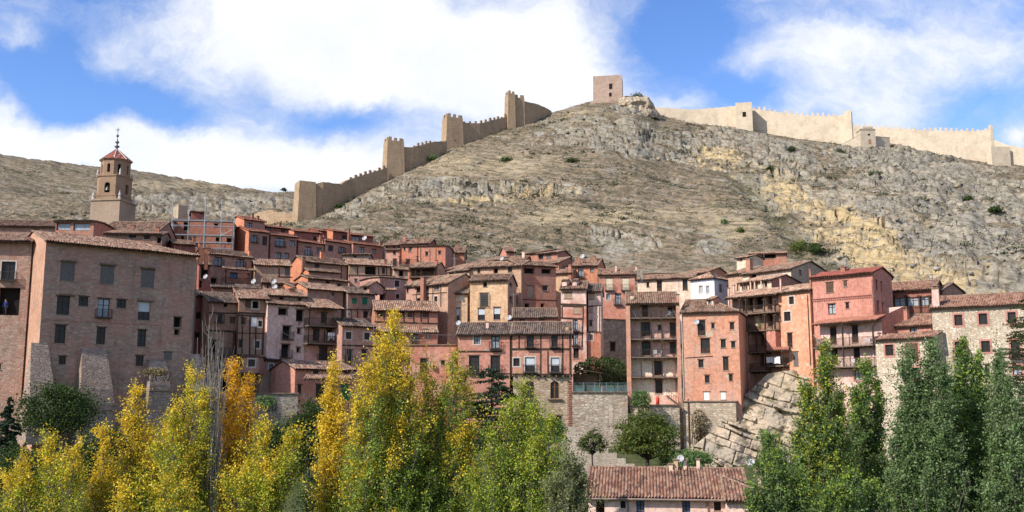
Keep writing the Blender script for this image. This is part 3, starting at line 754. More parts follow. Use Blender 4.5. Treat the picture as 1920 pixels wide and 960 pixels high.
        if not hipL and not hipR:
            mb.box(o, e*(W-.06), sl*(L-.05), th)
            if kind == 'gable':
                sl2 = Vector((-s.b.x*cp, -s.b.y*cp, sp)); nm2 = Vector((s.b.x*sp, s.b.y*sp, cp))
                mb.box(s.A+s.b*(2*s.run)-nm2*.03+e*.03, e*(W-.06), sl2*(L-.05), nm2*-.07)
        else:
            mb.box(o, e*(W-.06), sl*(s.over/cp+.1), th)
            if hipR: mb.box(s.B-UP*.03-e*.04, -e*.4, s.b*s.run*2, UP*-.07)
            if hipL: mb.box(s.A-UP*.03+e*.04, e*.4, s.b*s.run*2, UP*-.07)
        n = int(W/.55)
        for i in range(n+1):
            mb.box(o+th+e*(i*(W-.16)/max(n, 1)), e*.1, sl*(s.over/cp+.05), nm*-.11)
        mb.build('eaves', [wood], ro)
        rb = MB(); zr = Vector((0, 0, s.run*s.tan))
        if kind == 'gable':
            a, b_ = s.A+s.b*s.run+zr+e*(tl if hipL else 0), s.B+s.b*s.run+zr-e*(tr if hipR else 0)
            if hipL and hipR:
                rb.tube([s.A+UP*.06, a+UP*.06, b_+UP*.065, s.B+UP*.06], .11, 6)
            elif (b_-a).dot(e) > .05:
                k = max(2, int((b_-a).length/1.2)); rb.tube([a+(b_-a)*(i/k)+UP*(.05+sag*random.uniform(-.5, .5)) for i in range(k+1)], .12, 6)
            for hp, c0, cb in ((hipL, s.A, a), (hipR, s.B, b_)):
                if hp and not (hipL and hipR): rb.tube([c0+UP*.06, cb+UP*.06], .11, 6)
        if not hipL: rb.tube([s.A+nm*.05+e*.04, s.A+sl*L+nm*.05+e*.04], .085, 6)
        if not hipR: rb.tube([s.B+nm*.05-e*.04, s.B+sl*L+nm*.05-e*.04], .085, 6)
        if rb.v: rb.build('ridge_tiles', [flat({'red': (.27, .085, .06), 'orange': (.36, .13, .08)}.get(tile, (.27, .185, .13)), .95, .5, sc=4)], ro)
    def chimney(s, x, y0, y1, wpx, back=1.5, mat=None, cap=1):
        px, py0 = vp(x, y0); O = s.FL+s.b*back; d = ray(px, py0); Q = d*(O.dot(s.n)/d.dot(s.n))
        ztop = Q.z; d2 = ray(*vp(x, y1)); zb = (d2*(O.dot(s.n)/d2.dot(s.n))).z-1.2
        w = wpx*V_[2]*Q.y/F; mb = MB(); c = Vector((Q.x, Q.y, 0))
        mb.cbox(c+UP*((ztop+zb)/2), s.u*w, s.b*w*.9, UP*(ztop-zb))
        if cap:
            mb.cbox(c+UP*(ztop+.07), s.u*(w+.16), s.b*(w*.9+.16), UP*.09, 1)
            if cap == 2:
                for a in (-1, 1): mb.cbox(c+UP*(ztop+.23)+s.u*a*w*.3, s.u*.12, s.b*w*.8, UP*.22, 1)
                mb.cbox(c+UP*(ztop+.39), s.u*(w+.12), s.b*(w*.9+.12), UP*.08, 1)
        mb.build('chimney', [mat or BRICK, flat((.27, .17, .12), .95, .3)], s.roofo)
    def balcony(s, x0, y, x1, proj=1.3, rail=True, posts=(), ytop=None, slab=.16, rh=.95, mat=None, rmat=None, ends=True, off=0.0):
        """floor slab at pixel row y (front edge), railing, posts up to row ytop"""
        O, U, N, W = s.faces['F']; R = s.H.root
        ua, za = s.pix(x0, y, 'F', proj+off); ub, zb_ = s.pix(x1, y, 'F', proj+off); z = (za+zb_)/2
        def vec(u, zz, d): return Vector(s.P('F')(u, zz, d))
        mb = MB(); mb.box(vec(ua, z-slab, .002+off), U*(ub-ua), N*proj, UP*slab)
        n = int((ub-ua)/.6)
        for i in range(n+1): mb.box(vec(ua+(ub-ua-.1)*i/max(n, 1), z-slab-.13, .002+off), U*.1, N*(proj-.05), UP*.128, 1)
        bal = mb.build('balcony', [mat or OLDWOOD, WOOD], R)
        if rail:
            rb = MB(); pts = [vec(ua+.06, z, proj+off-.08), vec(ub-.06, z, proj+off-.08)]
            if ends: pts = [vec(ua+.06, z, .05+off)]+pts+[vec(ub-.06, z, .05+off)]
            s.rail(rb, pts, rh, .17, .035); rb.build('railing', [rmat or WOOD], bal)
        for xp in posts:
            up_, zp = s.pix(xp, ytop, 'F', proj+off-.1); pb = MB()
            pb.box(vec(up_-.075, z+.002, proj+off-.2), U*.15, N*.15, UP*(zp-z)); pb.box(vec(up_-.3, zp-.14, proj+off-.19), U*.6, N*.13, UP*.13)
            pb.build('post', [WOOD], bal)
        return z
# plaster tones, as the dry wall itself is coloured
P_PINK = plaster((.37, .20, .165), (.33, .185, .15))
P_PINK2 = plaster((.43, .245, .205), (.37, .205, .165), (.33, .25, .18), .2)
P_BROWN = plaster((.27, .17, .125), (.31, .18, .135), (.28, .22, .16), .22)
P_BROWN2 = plaster((.30, .20, .155), (.26, .15, .115), (.3, .24, .18), .3)
P_RED = plaster((.40, .17, .125), (.36, .165, .12))
P_DKRED = plaster((.28, .105, .085), (.24, .10, .08))
P_ORANGE = plaster((.50, .195, .105), (.44, .18, .10), None, 0, .25)
P_PALE = plaster((.60, .43, .40), (.52, .35, .31), (.42, .2, .16), .06, .5)
P_OCHRE = plaster((.56, .40, .25), (.50, .31, .185), (.42, .33, .2), .12)
P_CREAM = plaster((.62, .50, .40), (.56, .42, .33))
P_RED2 = plaster((.38, .155, .105), (.33, .18, .13))
P_ROSE = plaster((.46, .215, .165), (.40, .19, .145), (.5, .38, .28), .12, .4)
P_TERRA = plaster((.50, .235, .15), (.45, .26, .20), (.48, .38, .28), .18, .45)
P_RUBY = plaster((.46, .205, .16), (.42, .19, .15), (.42, .34, .26), .06, .3)
P_MOTTLE = plaster((.62, .47, .42), (.42, .18, .13), None, 0, .3)
P_TAN = plaster((.42, .28, .20), (.36, .22, .155), (.36, .27, .19), .25)
S_GREY = stone((.30, .265, .22), (.40, .34, .27), (.26, .22, .18), (2.4, 2.4, 4.4))
S_PALE = stone((.46, .37, .27), (.68, .58, .45), (.36, .29, .215), (3.3, 3.3, 4.4), .2)
S_WALL = stone((.36, .29, .215), (.60, .50, .385), (.30, .24, .175), (1.6, 1.6, 3.8), .4)
S_TAN = stone((.34, .25, .17), (.54, .42, .30), (.28, .21, .14), (1.7, 1.7, 3.8), .3)
S_MAIN = stone((.29, .19, .145), (.48, .355, .27), (.34, .25, .19), (2.0, 2.0, 4.6), .5, (.48, .235, .175))
S_BUTT = stone((.27, .20, .16), (.38, .29, .23), (.22, .17, .14), (1.3, 1.3, 3.4), .5)

# ======== the big house on the left
view('A')
h = House('massive weathered pink masonry mansion with stone buttresses at the far left', 'mansion')
b = Blk(h, (232, 137, 1003, 213), 1120, 105, d=11, pitch=17, over=.8, mat=S_MAIN, matL=plaster((.42, .25, .18), (.38, .22, .155), (.36, .27, .2), .25), tile='pale', hipR=1, wins=[
    (305, 240, 370, 340, 'k'), (505, 260, 568, 355, 'k'), (708, 280, 768, 372, 'k'), (287, 412, 345, 508, 'w'), (395, 415, 440, 465, 'w'), (490, 425, 545, 523, 'wlB'),
    (585, 430, 630, 475, 'w'), (693, 440, 748, 535, 'h'), (277, 558, 325, 650, 'w'), (485, 570, 525, 655, 'w'), (690, 582, 728, 667, 'w'), (870, 517, 908, 570, 'd'), (872, 580, 898, 608, 'd'),
    (295, 715, 328, 755, 'w'), (680, 712, 717, 763, 'w'), (820, 695, 858, 732, 'ka')])
MAIN = b
def hood(b, x0, y, x1):
    mb = MB(); a = Vector(b.P('F')(*b.pix(x0, y), 0)); c = Vector(b.P('F')(*b.pix(x1, y), 0)); c.z = a.z
    mb.box(a-b.n*.05, c-a, b.n*.42, UP*.14); mb.box(a-b.n*.05+(c-a)*.04-UP*.1, (c-a)*.92, b.n*.25, UP*.1); mb.build('window_hood', [flat((.27, .18, .14), .95, .35)], b.H.root)
for x0, y, x1 in ((300, 235, 385), (498, 252, 582), (700, 270, 775), (285, 405, 375), (685, 435, 765)): hood(b, x0, y, x1)
def buttress(b, x0, x1, ytop, yb, proj, lean=.35, name='buttress', topproj=.3, mat=None):
    """battered pier: shallow at its head, deep at its foot"""
    u0, zt = b.pix(x0, ytop); u1, _ = b.pix(x1, ytop); zb = b.pix(x0, yb)[1]
    mb = MB(); P = b.P('F'); n = 7; prof = []
    for i in range(n+1):
        f = i/n; prof.append((zt-(zt-zb)*f, topproj+(proj-topproj)*min(1, f/lean) if f < lean else proj+(f-lean)*.6))
    for i in range(n):
        (z0, d0), (z1, d1) = prof[i], prof[i+1]; e0, e1 = .12*i, .12*(i+1)
        mb.quad(P(u0-e1, z1, d1), P(u1+e1, z1, d1), P(u1+e0, z0, d0), P(u0-e0, z0, d0))
        mb.quad(P(u0-e1, z1, -.1), P(u0-e1, z1, d1), P(u0-e0, z0, d0), P(u0-e0, z0, -.1))
        mb.quad(P(u1+e1, z1, d1), P(u1+e1, z1, -.1), P(u1+e0, z0, -.1), P(u1+e0, z0, d0))
    mb.quad(P(u0, zt, topproj), P(u1, zt, topproj), P(u1, zt+.3, -.05), P(u0, zt+.3, -.05))
    zc = zt-(zt-zb)*lean-.5; mb.box(P(u0-.35, zc-1, -.05), b.u*(u1-u0+.7), b.n*(proj+.35), UP*.22)
    return mb.build(name, [mat or S_BUTT], b.H.root)
buttress(b, 405, 530, 685, 1150, 2.3, .5); buttress(b, 735, 815, 742, 1150, 1.9, .2, topproj=.9); buttress(b, 155, 240, 660, 1150, 3.6, .75, topproj=.1); buttress(b, 950, 1000, 715, 1150, 3.2, .6, topproj=.1)
mb = MB(); P = b.P('F'); u0, z0 = b.pix(190, 530); u1, z1 = b.pix(790, 556)
mb.box(P(.1, z0, -.02), b.u*(u1-.1), b.n*.09, UP*.16); mb.build('string_course', [P_PINK], h.root)
MAINW = Blk(h, (-420, 128, 158, 156), 1120, 106.5, Dr=108.5, d=9, pitch=17, over=.8, mat=S_MAIN, tile='pale', wins=[(10, 240, 72, 335, 'wPB'), (-8, 370, 93, 510, 'dn'), (-200, 250, -140, 340, 'w'), (-15, 752, 3, 780, 'd')])
# ---- roofs behind it
h = House('long low building with reddish tiled roof at the left edge behind the mansion')
Blk(h, (-300, 58, 290, 76), 160, 150, Dr=152, d=9, pitch=20, mat=P_BROWN2, tile='old', wins=[(165, 82, 190, 98, 'w')], chim=[(268, 40, 110, 14, 3)])
h = House('rooftop sunroom with two wide glazed openings below the church tower')
Blk(h, (265, 38, 470, 36), 130, 138, d=6, pitch=4, mat=P_RED2, tile='dark', wins=[(278, 50, 352, 84, 'xlA'), (368, 50, 450, 86, 'xlA')])
h = House('broad brown tiled roof house directly right of the church tower base')
Blk(h, (495, 90, 790, 92), 160, 160, d=11, pitch=24, mat=P_PINK, tile='old', chim=[(665, 62, 95, 20, 1.5)])
h = House('low house with dormer and stubby chimneys peeping over the mansion roof')
Blk(h, (515, 100, 815, 106), 200, 132, d=6, pitch=14, mat=P_BROWN2, tile='pale', wins=[(645, 104, 680, 124, 'w'), (720, 112, 750, 132, 'w'), (785, 120, 812, 150, 'd')], chim=[(790, 70, 110, 17, 1.2), (632, 98, 120, 22, .6)])
h = House('grey pink house wall between the church roof and the scaffolding')
Blk(h, (780, 42, 866, 44), 150, 172, d=6, pitch=12, mat=P_PALE, tile='old')
view('B')
h = House('small tiled roof tucked in at the mansion right shoulder below the scaffolding')
Blk(h, (-60, 385, 108, 398), 520, 134, d=5, pitch=18, mat=P_DKRED, tile='old', chim=[(95, 340, 380, 22, 1), (145, 385, 480, 26, .5, P_ORANGE), (190, 425, 520, 24, .4, P_ORANGE)])

# ======== top row, left
h = House('unfinished brick house under scaffolding left of the orange end house')
Blk(h, (-70, 200, 395, 208), 480, 174, Dr=176, d=6, roof='flat', mat=plaster((.36, .15, .10), (.30, .13, .09)), wins=[(18, 225, 55, 290, 'd'), (245, 235, 275, 260, 'd'), (0, 325, 18, 358, 'd'), (258, 340, 284, 370, 'd'), (340, 345, 378, 378, 'd')])
BRICKH = h
Blk(h, (70, 142, 190, 150), 210, 182, d=4, pitch=8, mat=P_DKRED, tile='old', wins=[(140, 160, 160, 172, 'w')])
h = House('tall orange end house of the top terrace with blank sunlit gable')
b = Blk(h, (508, 290, 672, 308), 560, 176, d=9, pitch=17, mat=P_PINK, matL=P_ORANGE, tile='orange', wins=[(528, 325, 568, 380, 'wlB'), (608, 335, 642, 402, 'w'), (430, 340, 437, 372, 'dn', 'L'), (393, 262, 400, 290, 'dn', 'L')])
Blk(h, (472, 203, 642, 224), 330, 179, d=6.5, pitch=17, mat=P_PINK, matL=P_ORANGE, tile='orange', wins=[(498, 232, 530, 270, 'wl')], chim=[(535, 168, 200, 16, 1.5), (575, 185, 200, 16, 1)])
h = House('top terrace house with wide balcony over two small square windows')
Blk(h, (672, 318, 880, 342), 560, 181, d=8, pitch=16, mat=P_PINK, tile='orange', wins=[(712, 345, 772, 412, 'wlB'), (815, 365, 852, 402, 'wl'), (712, 455, 748, 500, 'wl'), (772, 460, 806, 500, 'wl'), (608, 0, 609, 1, 'w')])
Blk(h, (635, 257, 822, 280), 345, 185, d=6, pitch=14, mat=P_DKRED, tile='orange', wins=[(640, 267, 668, 298, 'wl'), (750, 285, 775, 312, 'w')], chim=[(740, 235, 262, 18, 1.5)])
h = House('top terrace house with narrow french balcony below a tall twin chimney')
Blk(h, (880, 368, 1082, 393), 560, 186, d=8, pitch=15, mat=P_PINK, tile='orange', wins=[(930, 410, 970, 480, 'wlB'), (1015, 418, 1052, 462, 'k')], chim=[(1045, 330, 380, 16, .6), (1072, 330, 380, 16, .6)])
Blk(h, (845, 290, 1058, 310), 390, 190, d=6, pitch=14, mat=P_DKRED, matL=P_ORANGE, tile='orange', wins=[(990, 335, 1012, 362, 'w'), (1030, 318, 1060, 345, 'd')])
h = House('top terrace house with orange stepped attic and two plain shuttered windows')
Blk(h, (1082, 364, 1290, 390), 560, 190, d=8, pitch=15, mat=P_PINK, tile='orange', wins=[(1102, 402, 1138, 445, 'w'), (1185, 412, 1222, 458, 'wlB')], chim=[(1257, 280, 375, 14, 1.5)])
Blk(h, (1030, 287, 1130, 300), 385, 196, d=6, pitch=14, mat=P_DKRED, matL=P_ORANGE, tile='orange')
Blk(h, (1140, 290, 1262, 306), 390, 195, d=6, pitch=14, mat=P_DKRED, matL=P_ORANGE, tile='orange', wins=[(1205, 325, 1240, 360, 'w')])
h = House('right end house of the top terrace with a triple attic window')
Blk(h, (1290, 384, 1524, 410), 560, 193, d=8, pitch=15, mat=P_PINK, tile='orange', wins=[(1338, 415, 1372, 458, 'wl'), (1430, 428, 1462, 464, 'wl')], chim=[(1495, 375, 400, 22, 1)])
b = Blk(h, (1270, 318, 1452, 336), 400, 197, d=6, pitch=14, mat=P_DKRED, matL=P_ORANGE, tile='orange', wins=[(1282, 332, 1335, 368, 'wl')])
# ---- second row, left
h = House('pink house with laundry balcony and tiled awning above the timber houses')
b = Blk(h, (208, 462, 546, 496), 740, 152, d=7, pitch=19, mat=P_PINK2, matL=P_ORANGE, tile='old', wins=[(250, 490, 305, 555, 'wlB'), (420, 505, 470, 568, 'wlB'), (365, 606, 420, 650, 'wb'), (493, 615, 512, 645, 'wl'), (550, 640, 585, 695, 'db'), (222, 645, 265, 688, 'd')], chim=[(515, 440, 500, 22, 1, P_ORANGE), (205, 425, 520, 24, .3, P_ORANGE)])
b.balcony(325, 690, 548, 1.2, True, (335, 548), 588, rmat=WOOD)
Blk(h, (330, 576, 560, 592), 600, 150.5, d=1.6, pitch=16, mat=P_PINK2, tile='old', over=.3, nobase=True, roof='shed')
Blk(h, (222, 712, 596, 726), 790, 146, d=3, pitch=15, roof='shed', mat=P_BROWN, tile='dark')
h = House('sliver of red house with a satellite dish beside the mansion corner')
Blk(h, (132, 542, 237, 550), 760, 146, d=5, pitch=16, mat=P_DKRED, tile='old', wins=[(135, 665, 152, 720, 'd'), (150, 560, 200, 650, 'd')], chim=[(165, 430, 540, 26, 2, P_ORANGE)])
h = House('brown two dish house with a long faded orange roof in the second row')
b = Blk(h, (546, 545, 832, 558), 790, 154, d=7, pitch=20, mat=P_TAN, tile='pale', wins=[(780, 570, 820, 625, 'k'), (628, 668, 660, 712, 'w')], beams=[(720, 635, 835, 640), (733, 570, 733, 635, .2), (625, 660, 700, 660)])
Blk(h, (600, 682, 672, 684), 760, 149, d=3, pitch=24, mat=P_PINK, tile='old', wins=[(640, 695, 664, 726, 'w')])
Blk(h, (690, 690, 778, 690), 780, 149, d=3, pitch=14, mat=P_TAN, tile='old', wins=[(728, 698, 770, 738, 'wlP')])
h = House('house with bright orange gables and a tall brick chimney mid town')
b = Blk(h, (930, 524, 1258, 550), 760, 160, d=8, pitch=19, mat=P_BROWN, matL=P_ORANGE, tile='old', wins=[(1000, 545, 1035, 570, 'w')], chim=[(917, 490, 560, 24, -.4), (1058, 450, 500, 30, 3, P_ORANGE)], beams=[(1200, 550, 1200, 660)])
Blk(h, (955, 592, 1202, 608), 720, 156.5, d=4, pitch=16, mat=P_PINK, matL=P_ORANGE, tile='old')
Blk(h, (952, 645, 1264, 674), 800, 153, d=4, pitch=16, mat=P_BROWN, matL=P_ORANGE, tile='old', wins=[(1020, 690, 1050, 712, 'w'), (1085, 668, 1115, 700, 'd'), (1170, 690, 1202, 716, 'w')])
h = House('house with a stone attic, open timber loft and faded panels right of the orange gables')
Blk(h, (1200, 470, 1408, 468), 560, 168, d=3, pitch=10, mat=S_GREY, tile='old', wins=[(1290, 475, 1315, 495, 'w')])
b = Blk(h, (1255, 542, 1592, 558), 640, 163, d=8, pitch=20, mat=P_TAN, tile='pale', wins=[(1262, 560, 1318, 620, 't'), (1378, 555, 1460, 622, 'd'), (1505, 568, 1528, 615, 'w')], beams=[(1255, 622, 1600, 628), (1322, 556, 1322, 622), (1480, 556, 1480, 625), (1540, 560, 1540, 628), (1570, 560, 1570, 628)], chim=[(1530, 510, 560, 20, .5)])
Blk(h, (1254, 626, 1600, 632), 860, 161.5, d=5, pitch=1, over=.02, mat=P_PINK2, tile='old', wins=[(1405, 645, 1440, 682, 'wP'), (1300, 655, 1318, 676, 'wb')], beams=[(1492, 630, 1492, 700)])
h = House('brown house with two green shuttered windows mid town left')
b = Blk(h, (1248, 757, 1472, 770), 1000, 147, d=6, pitch=20, mat=P_BROWN2, tile='dark', wins=[(1280, 800, 1315, 840, 'g'), (1357, 795, 1395, 845, 'g'), (1232, 903, 1264, 928, 'wlP'), (1365, 895, 1400, 945, 'w')], chim=[(1412, 706, 745, 26, 1)], beams=[(1215, 878, 1450, 884), (1272, 880, 1272, 960), (1320, 880, 1320, 960), (1440, 885, 1440, 960)])
Blk(h, (1340, 712, 1400, 706), 760, 149.5, d=3, pitch=25, mat=P_PINK2, tile='old', wins=[(1362, 712, 1392, 736, 'w')])
h = House('plain brown rubble house with a high blank wall and one blue window')
b = Blk(h, (948, 724, 1235, 747), 960, 144, d=6, pitch=20, mat=P_BROWN2, matL=P_ORANGE, tile='pale', wins=[(1050, 808, 1078, 836, 'wb'), (1128, 760, 1146, 778, 'w')])
Blk(h, (850, 715, 950, 728), 800, 147, d=5, pitch=18, mat=P_PINK2, matL=P_ORANGE, tile='old', wins=[(862, 700, 880, 735, 'w')])
h = House('small tiled house with an open loft hatch behind the pale pink house')
Blk(h, (598, 770, 800, 782), 860, 138, d=5, pitch=16, mat=P_BROWN, tile='old', chim=[(835, 728, 775, 44, 1.5)])

# ======== front row, left (above the retaining wall)
view('C')
h = House('narrow dark red house squeezed against the mansion')
Blk(h, (33, 128, 128, 138), 760, 126, d=6, pitch=20, mat=P_DKRED, tile='dark', wins=[(30, 245, 68, 290, 'w'), (20, 385, 52, 425, 'w')])
h = House('brown timbered house with an iron balcony behind the bare white poplar')
b = Blk(h, (116, 168, 336, 180), 830, 123.5, d=7, pitch=22, mat=P_BROWN, tile='dark', wins=[(220, 180, 245, 205, 'd'), (172, 258, 208, 312, 'wB'), (263, 278, 298, 318, 'o'), (125, 430, 182, 522, 'd'), (195, 710, 245, 780, 'd')], beams=[(118, 245, 330, 250), (108, 368, 305, 376, .25), (300, 370, 300, 540)], chim=[(300, 70, 130, 22, 2), (310, 100, 112, 40, 3)])
b.balcony(105, 540, 300, .8, True, (113, 292), 372, rmat=IRON)
h = House('half timbered brown house with dark vertical posts and a jettied lower storey')
b = Blk(h, (322, 146, 540, 156), 830, 124.5, d=7, pitch=22, mat=P_BROWN, tile='pale', wins=[(370, 160, 405, 212, 'o'), (420, 165, 460, 216, 'dP'), (340, 283, 370, 328, 'o'), (410, 275, 448, 342, 'W'), (460, 300, 485, 342, 'wP'), (300, 432, 345, 487, 'w'), (440, 440, 467, 490, 'wP')],
    beams=[(322, 245, 522, 255, .25), (322, 262, 520, 270), (350, 262, 345, 540), (402, 262, 398, 540), (443, 340, 438, 540), (495, 265, 488, 540), (320, 385, 500, 390, .12), (300, 537, 480, 545, .25), (522, 160, 520, 260)])
b = Blk(h, (205, 548, 472, 548), 668, 122.5, d=4, free=True, pitch=2, over=.05, mat=P_PINK, tile='old', wins=[(305, 562, 347, 617, 'w'), (390, 568, 436, 618, 'wP')], beams=[(205, 662, 472, 668, .22)])
h = House('tall pale pink house with unglazed black openings in the left front row')
b = Blk(h, (525, 180, 815, 198), 566, 125.5, d=2.2, pitch=18, roof='shed', mat=P_PALE, tile='old', wins=[(598, 213, 665, 262, 'd'), (722, 222, 778, 305, 'd'), (628, 335, 686, 430, 'dB'), (728, 352, 757, 390, 'd'), (620, 462, 678, 555, 'dB'), (724, 484, 752, 518, 'd')])
Blk(h, (523, 124, 803, 136), 200, 127.8, d=6, pitch=19, mat=P_PINK2, tile='pale', wins=[(603, 136, 634, 166, 'd'), (735, 147, 759, 175, 'd')], chim=[(690, 85, 120, 42, 1.5)])
Blk(h, (480, 568, 785, 580), 820, 124.6, d=5, pitch=10, roof='shed', mat=P_BROWN2, tile='dark', wins=[(533, 600, 560, 636, 'wlP'), (640, 595, 682, 650, 'wP'), (598, 718, 640, 762, 'd'), (676, 735, 714, 815, 'D')])
h = House('house with two stacked timber galleries and hanging washing, left front row')
b = Blk(h, (815, 207, 1058, 222), 640, 127.5, d=7, pitch=18, over=1.7, mat=P_PINK2, tile='pale', wins=[(893, 245, 932, 316, 'D'), (838, 360, 882, 440, 'D'), (935, 362, 990, 440, 'D'), (880, 482, 937, 580, 'wB')])
b.balcony(805, 335, 1045, 1.4, True, (815, 922, 1040), 222, rmat=WOOD); b.balcony(800, 456, 1040, 1.4, True, (808, 920, 1036), 338, rmat=WOOD)
GAL = b
h = House('pink two storey house with small square windows right of the stacked galleries')
b = Blk(h, (1043, 335, 1278, 347), 720, 128.5, d=6, pitch=20, mat=P_PINK2, tile='dark', wins=[(1065, 378, 1103, 427, 'wP'), (1193, 383, 1229, 432, 'wP'), (1063, 500, 1110, 590, 'wB'), (1175, 502, 1209, 560, 'w')], beams=[(1040, 470, 1275, 478, .2)])
h = House('low pink outhouse with green garage doors and a double tiled canopy')
b = Blk(h, (718, 634, 1140, 645), 870, 121, d=6, pitch=18, mat=P_ROSE, tile='pale', wins=[(840, 650, 876, 670, 'w'), (1055, 652, 1090, 668, 'w'), (733, 745, 757, 805, 'w'), (858, 742, 912, 845, 'D'), (1030, 742, 1092, 850, 'g')])
Blk(h, (772, 706, 1105, 708), 712, 120, d=1.4, pitch=20, roof='shed', over=.2, mat=P_ROSE, tile='pale', nobase=True)
h = House('rough grey rubble retaining wall under the left front row', 'retaining_wall', 'wall', None)
Blk(h, (300, 805, 745, 822), 1250, 119.5, Dr=121, d=4, roof='flat', mat=stone((.26, .225, .185), (.36, .31, .25), (.19, .16, .135), (1.6, 1.6, 3.2), .45))

# ======== middle of the town
view('E')
h = House('long house under a big reddish roof with timber posts, behind the yellow poplar')
b = Blk(h, (92, 706, 630, 716), 1000, 140, d=8, pitch=22, mat=P_RED2, tile='pale', wins=[(120, 712, 165, 757, 'o'), (285, 722, 332, 762, 'o'), (370, 722, 407, 764, 'o'), (490, 730, 532, 766, 'o')], beams=[(175, 712, 175, 800), (275, 715, 275, 808), (338, 715, 338, 808), (418, 715, 418, 808), (478, 715, 478, 812), (535, 715, 535, 815), (95, 800, 625, 815, .2)])
h = House('low dark red house with a canopy roof just right of the yellow poplar tip')
b = Blk(h, (98, 886, 625, 892), 1090, 133, d=6, pitch=17, mat=P_RED2, tile='pale', wins=[(400, 905, 446, 965, 'wlB'), (520, 900, 552, 940, 'wl'), (15, 890, 50, 945, 'w'), (250, 905, 272, 950, 'w')], chim=[(472, 812, 880, 28, 1), (300, 820, 850, 16, 2)], beams=[(318, 895, 318, 1000), (98, 1000, 620, 1005)])
h = House('pink house left of the brick chimney with a tiled porch over a dark doorway')
b = Blk(h, (135, 432, 372, 455), 760, 156, d=6, pitch=3, over=.1, mat=P_PINK2, tile='old', wins=[(262, 460, 300, 515, 'wP'), (272, 572, 300, 612, 'wP'), (140, 570, 182, 628, 'd'), (50, 445, 85, 480, 'w')])
Blk(h, (110, 536, 282, 542), 545, 153.5, d=1.6, pitch=16, roof='shed', over=.2, mat=P_PINK2, tile='pale', nobase=True)
Blk(h, (250, 372, 382, 376), 470, 163, d=5, pitch=15, mat=P_TAN, tile='old', wins=[(298, 382, 332, 428, 'd')])
h = House('leaning timber framed house with a tall outside brick chimney')
b = Blk(h, (402, 516, 690, 488), 760, 151, d=8, pitch=24, mat=P_TAN, tile='old', wins=[(440, 525, 472, 562, 'w'), (585, 506, 628, 540, 'wl'), (585, 592, 612, 637, 'wP'), (445, 612, 472, 657, 'w'), (527, 603, 541, 650, 'w'), (522, 515, 540, 540, 'w')], chim=[(497, 440, 690, 36, -.6)], beams=[(405, 580, 690, 560, .15), (575, 510, 575, 680), (640, 500, 640, 680), (440, 560, 440, 680)])
b = Blk(h, (332, 512, 482, 498), 740, 153, d=5, pitch=22, mat=P_PINK2, tile='old', wins=[(360, 532, 375, 560, 'w'), (368, 628, 392, 655, 'w')])
Blk(h, (620, 430, 668, 428), 480, 156, d=1.5, pitch=4, mat=S_PALE, tile='old')
h = House('tall ochre yellow house with white roller blinds and a barred window cage')
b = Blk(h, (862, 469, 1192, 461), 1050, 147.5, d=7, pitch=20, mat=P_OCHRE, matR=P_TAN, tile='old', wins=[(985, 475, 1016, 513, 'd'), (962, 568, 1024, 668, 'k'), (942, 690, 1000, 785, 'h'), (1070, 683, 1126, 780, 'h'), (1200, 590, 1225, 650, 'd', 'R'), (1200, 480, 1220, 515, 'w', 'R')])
mb = MB(); u0, z1 = b.pix(955, 565); u1, z0 = b.pix(1028, 672); o = Vector(b.P('F')(u0, z0, .0))
for k in range(9): mb.box(o+b.u*((u1-u0)*k/8-.02)+b.n*.3, b.u*.04, b.n*.04, UP*(z1-z0))
for k in range(7): mb.box(o+UP*((z1-z0)*k/6-.02)+b.n*.25, b.u*(u1-u0), b.n*.05, UP*.04)
for k in (0, 1): mb.box(o+UP*((z1-z0)*k-.02), b.u*.06, b.n*.3, UP*.05); mb.box(o+UP*((z1-z0)*k-.02)+b.u*(u1-u0-.06), b.u*.06, b.n*.3, UP*.05)
mb.build('window_cage', [IRON], h.root)
b = Blk(h, (620, 572, 864, 560), 1080, 148.4, Dr=147.9, d=6, pitch=28, mat=P_OCHRE, tile='old', wins=[(690, 582, 724, 668, 'c'), (790, 568, 832, 632, 'c'), (740, 690, 793, 795, 'h'), (625, 692, 665, 800, 'h'), (720, 825, 767, 930, 'h'), (628, 825, 652, 925, 'h')])
h = House('long beige house with three small attic windows behind the ochre house')
b = Blk(h, (858, 360, 1300, 342), 700, 157, d=9, pitch=17, mat=plaster((.45, .29, .19), (.40, .25, .17)), tile='old', wins=[(938, 370, 961, 400, 'w'), (1070, 362, 1106, 402, 'dl'), (1188, 352, 1222, 392, 'w'), (1235, 487, 1260, 522, 'w'), (1228, 592, 1266, 655, 'w')])
Blk(h, (680, 400, 862, 372), 560, 160, d=5, pitch=22, mat=P_TAN, tile='old', wins=[(805, 410, 832, 445, 'w'), (760, 445, 780, 470, 'd')])
h = House('big square red house with two wide dark loft openings')
b = Blk(h, (1283, 334, 1598, 352), 900, 155, d=8, pitch=17, mat=plaster((.40, .16, .105), (.36, .19, .14)), tile='old', wins=[(1315, 360, 1405, 408, 'd'), (1462, 368, 1540, 408, 'd'), (1348, 507, 1393, 602, 't'), (1470, 505, 1513, 546, 'w'), (1325, 652, 1361, 690, 'd'), (1455, 652, 1483, 690, 'd')], beams=[(1288, 618, 1595, 625, .14), (1288, 700, 1595, 700, .1)])
h = House('low house with a brown tiled roof under the big square red house')
b = Blk(h, (1222, 769, 1600, 769), 960, 142, d=7, pitch=24, mat=P_ROSE, tile='dark', wins=[(1280, 775, 1325, 812, 'w'), (1445, 775, 1489, 810, 'w')])
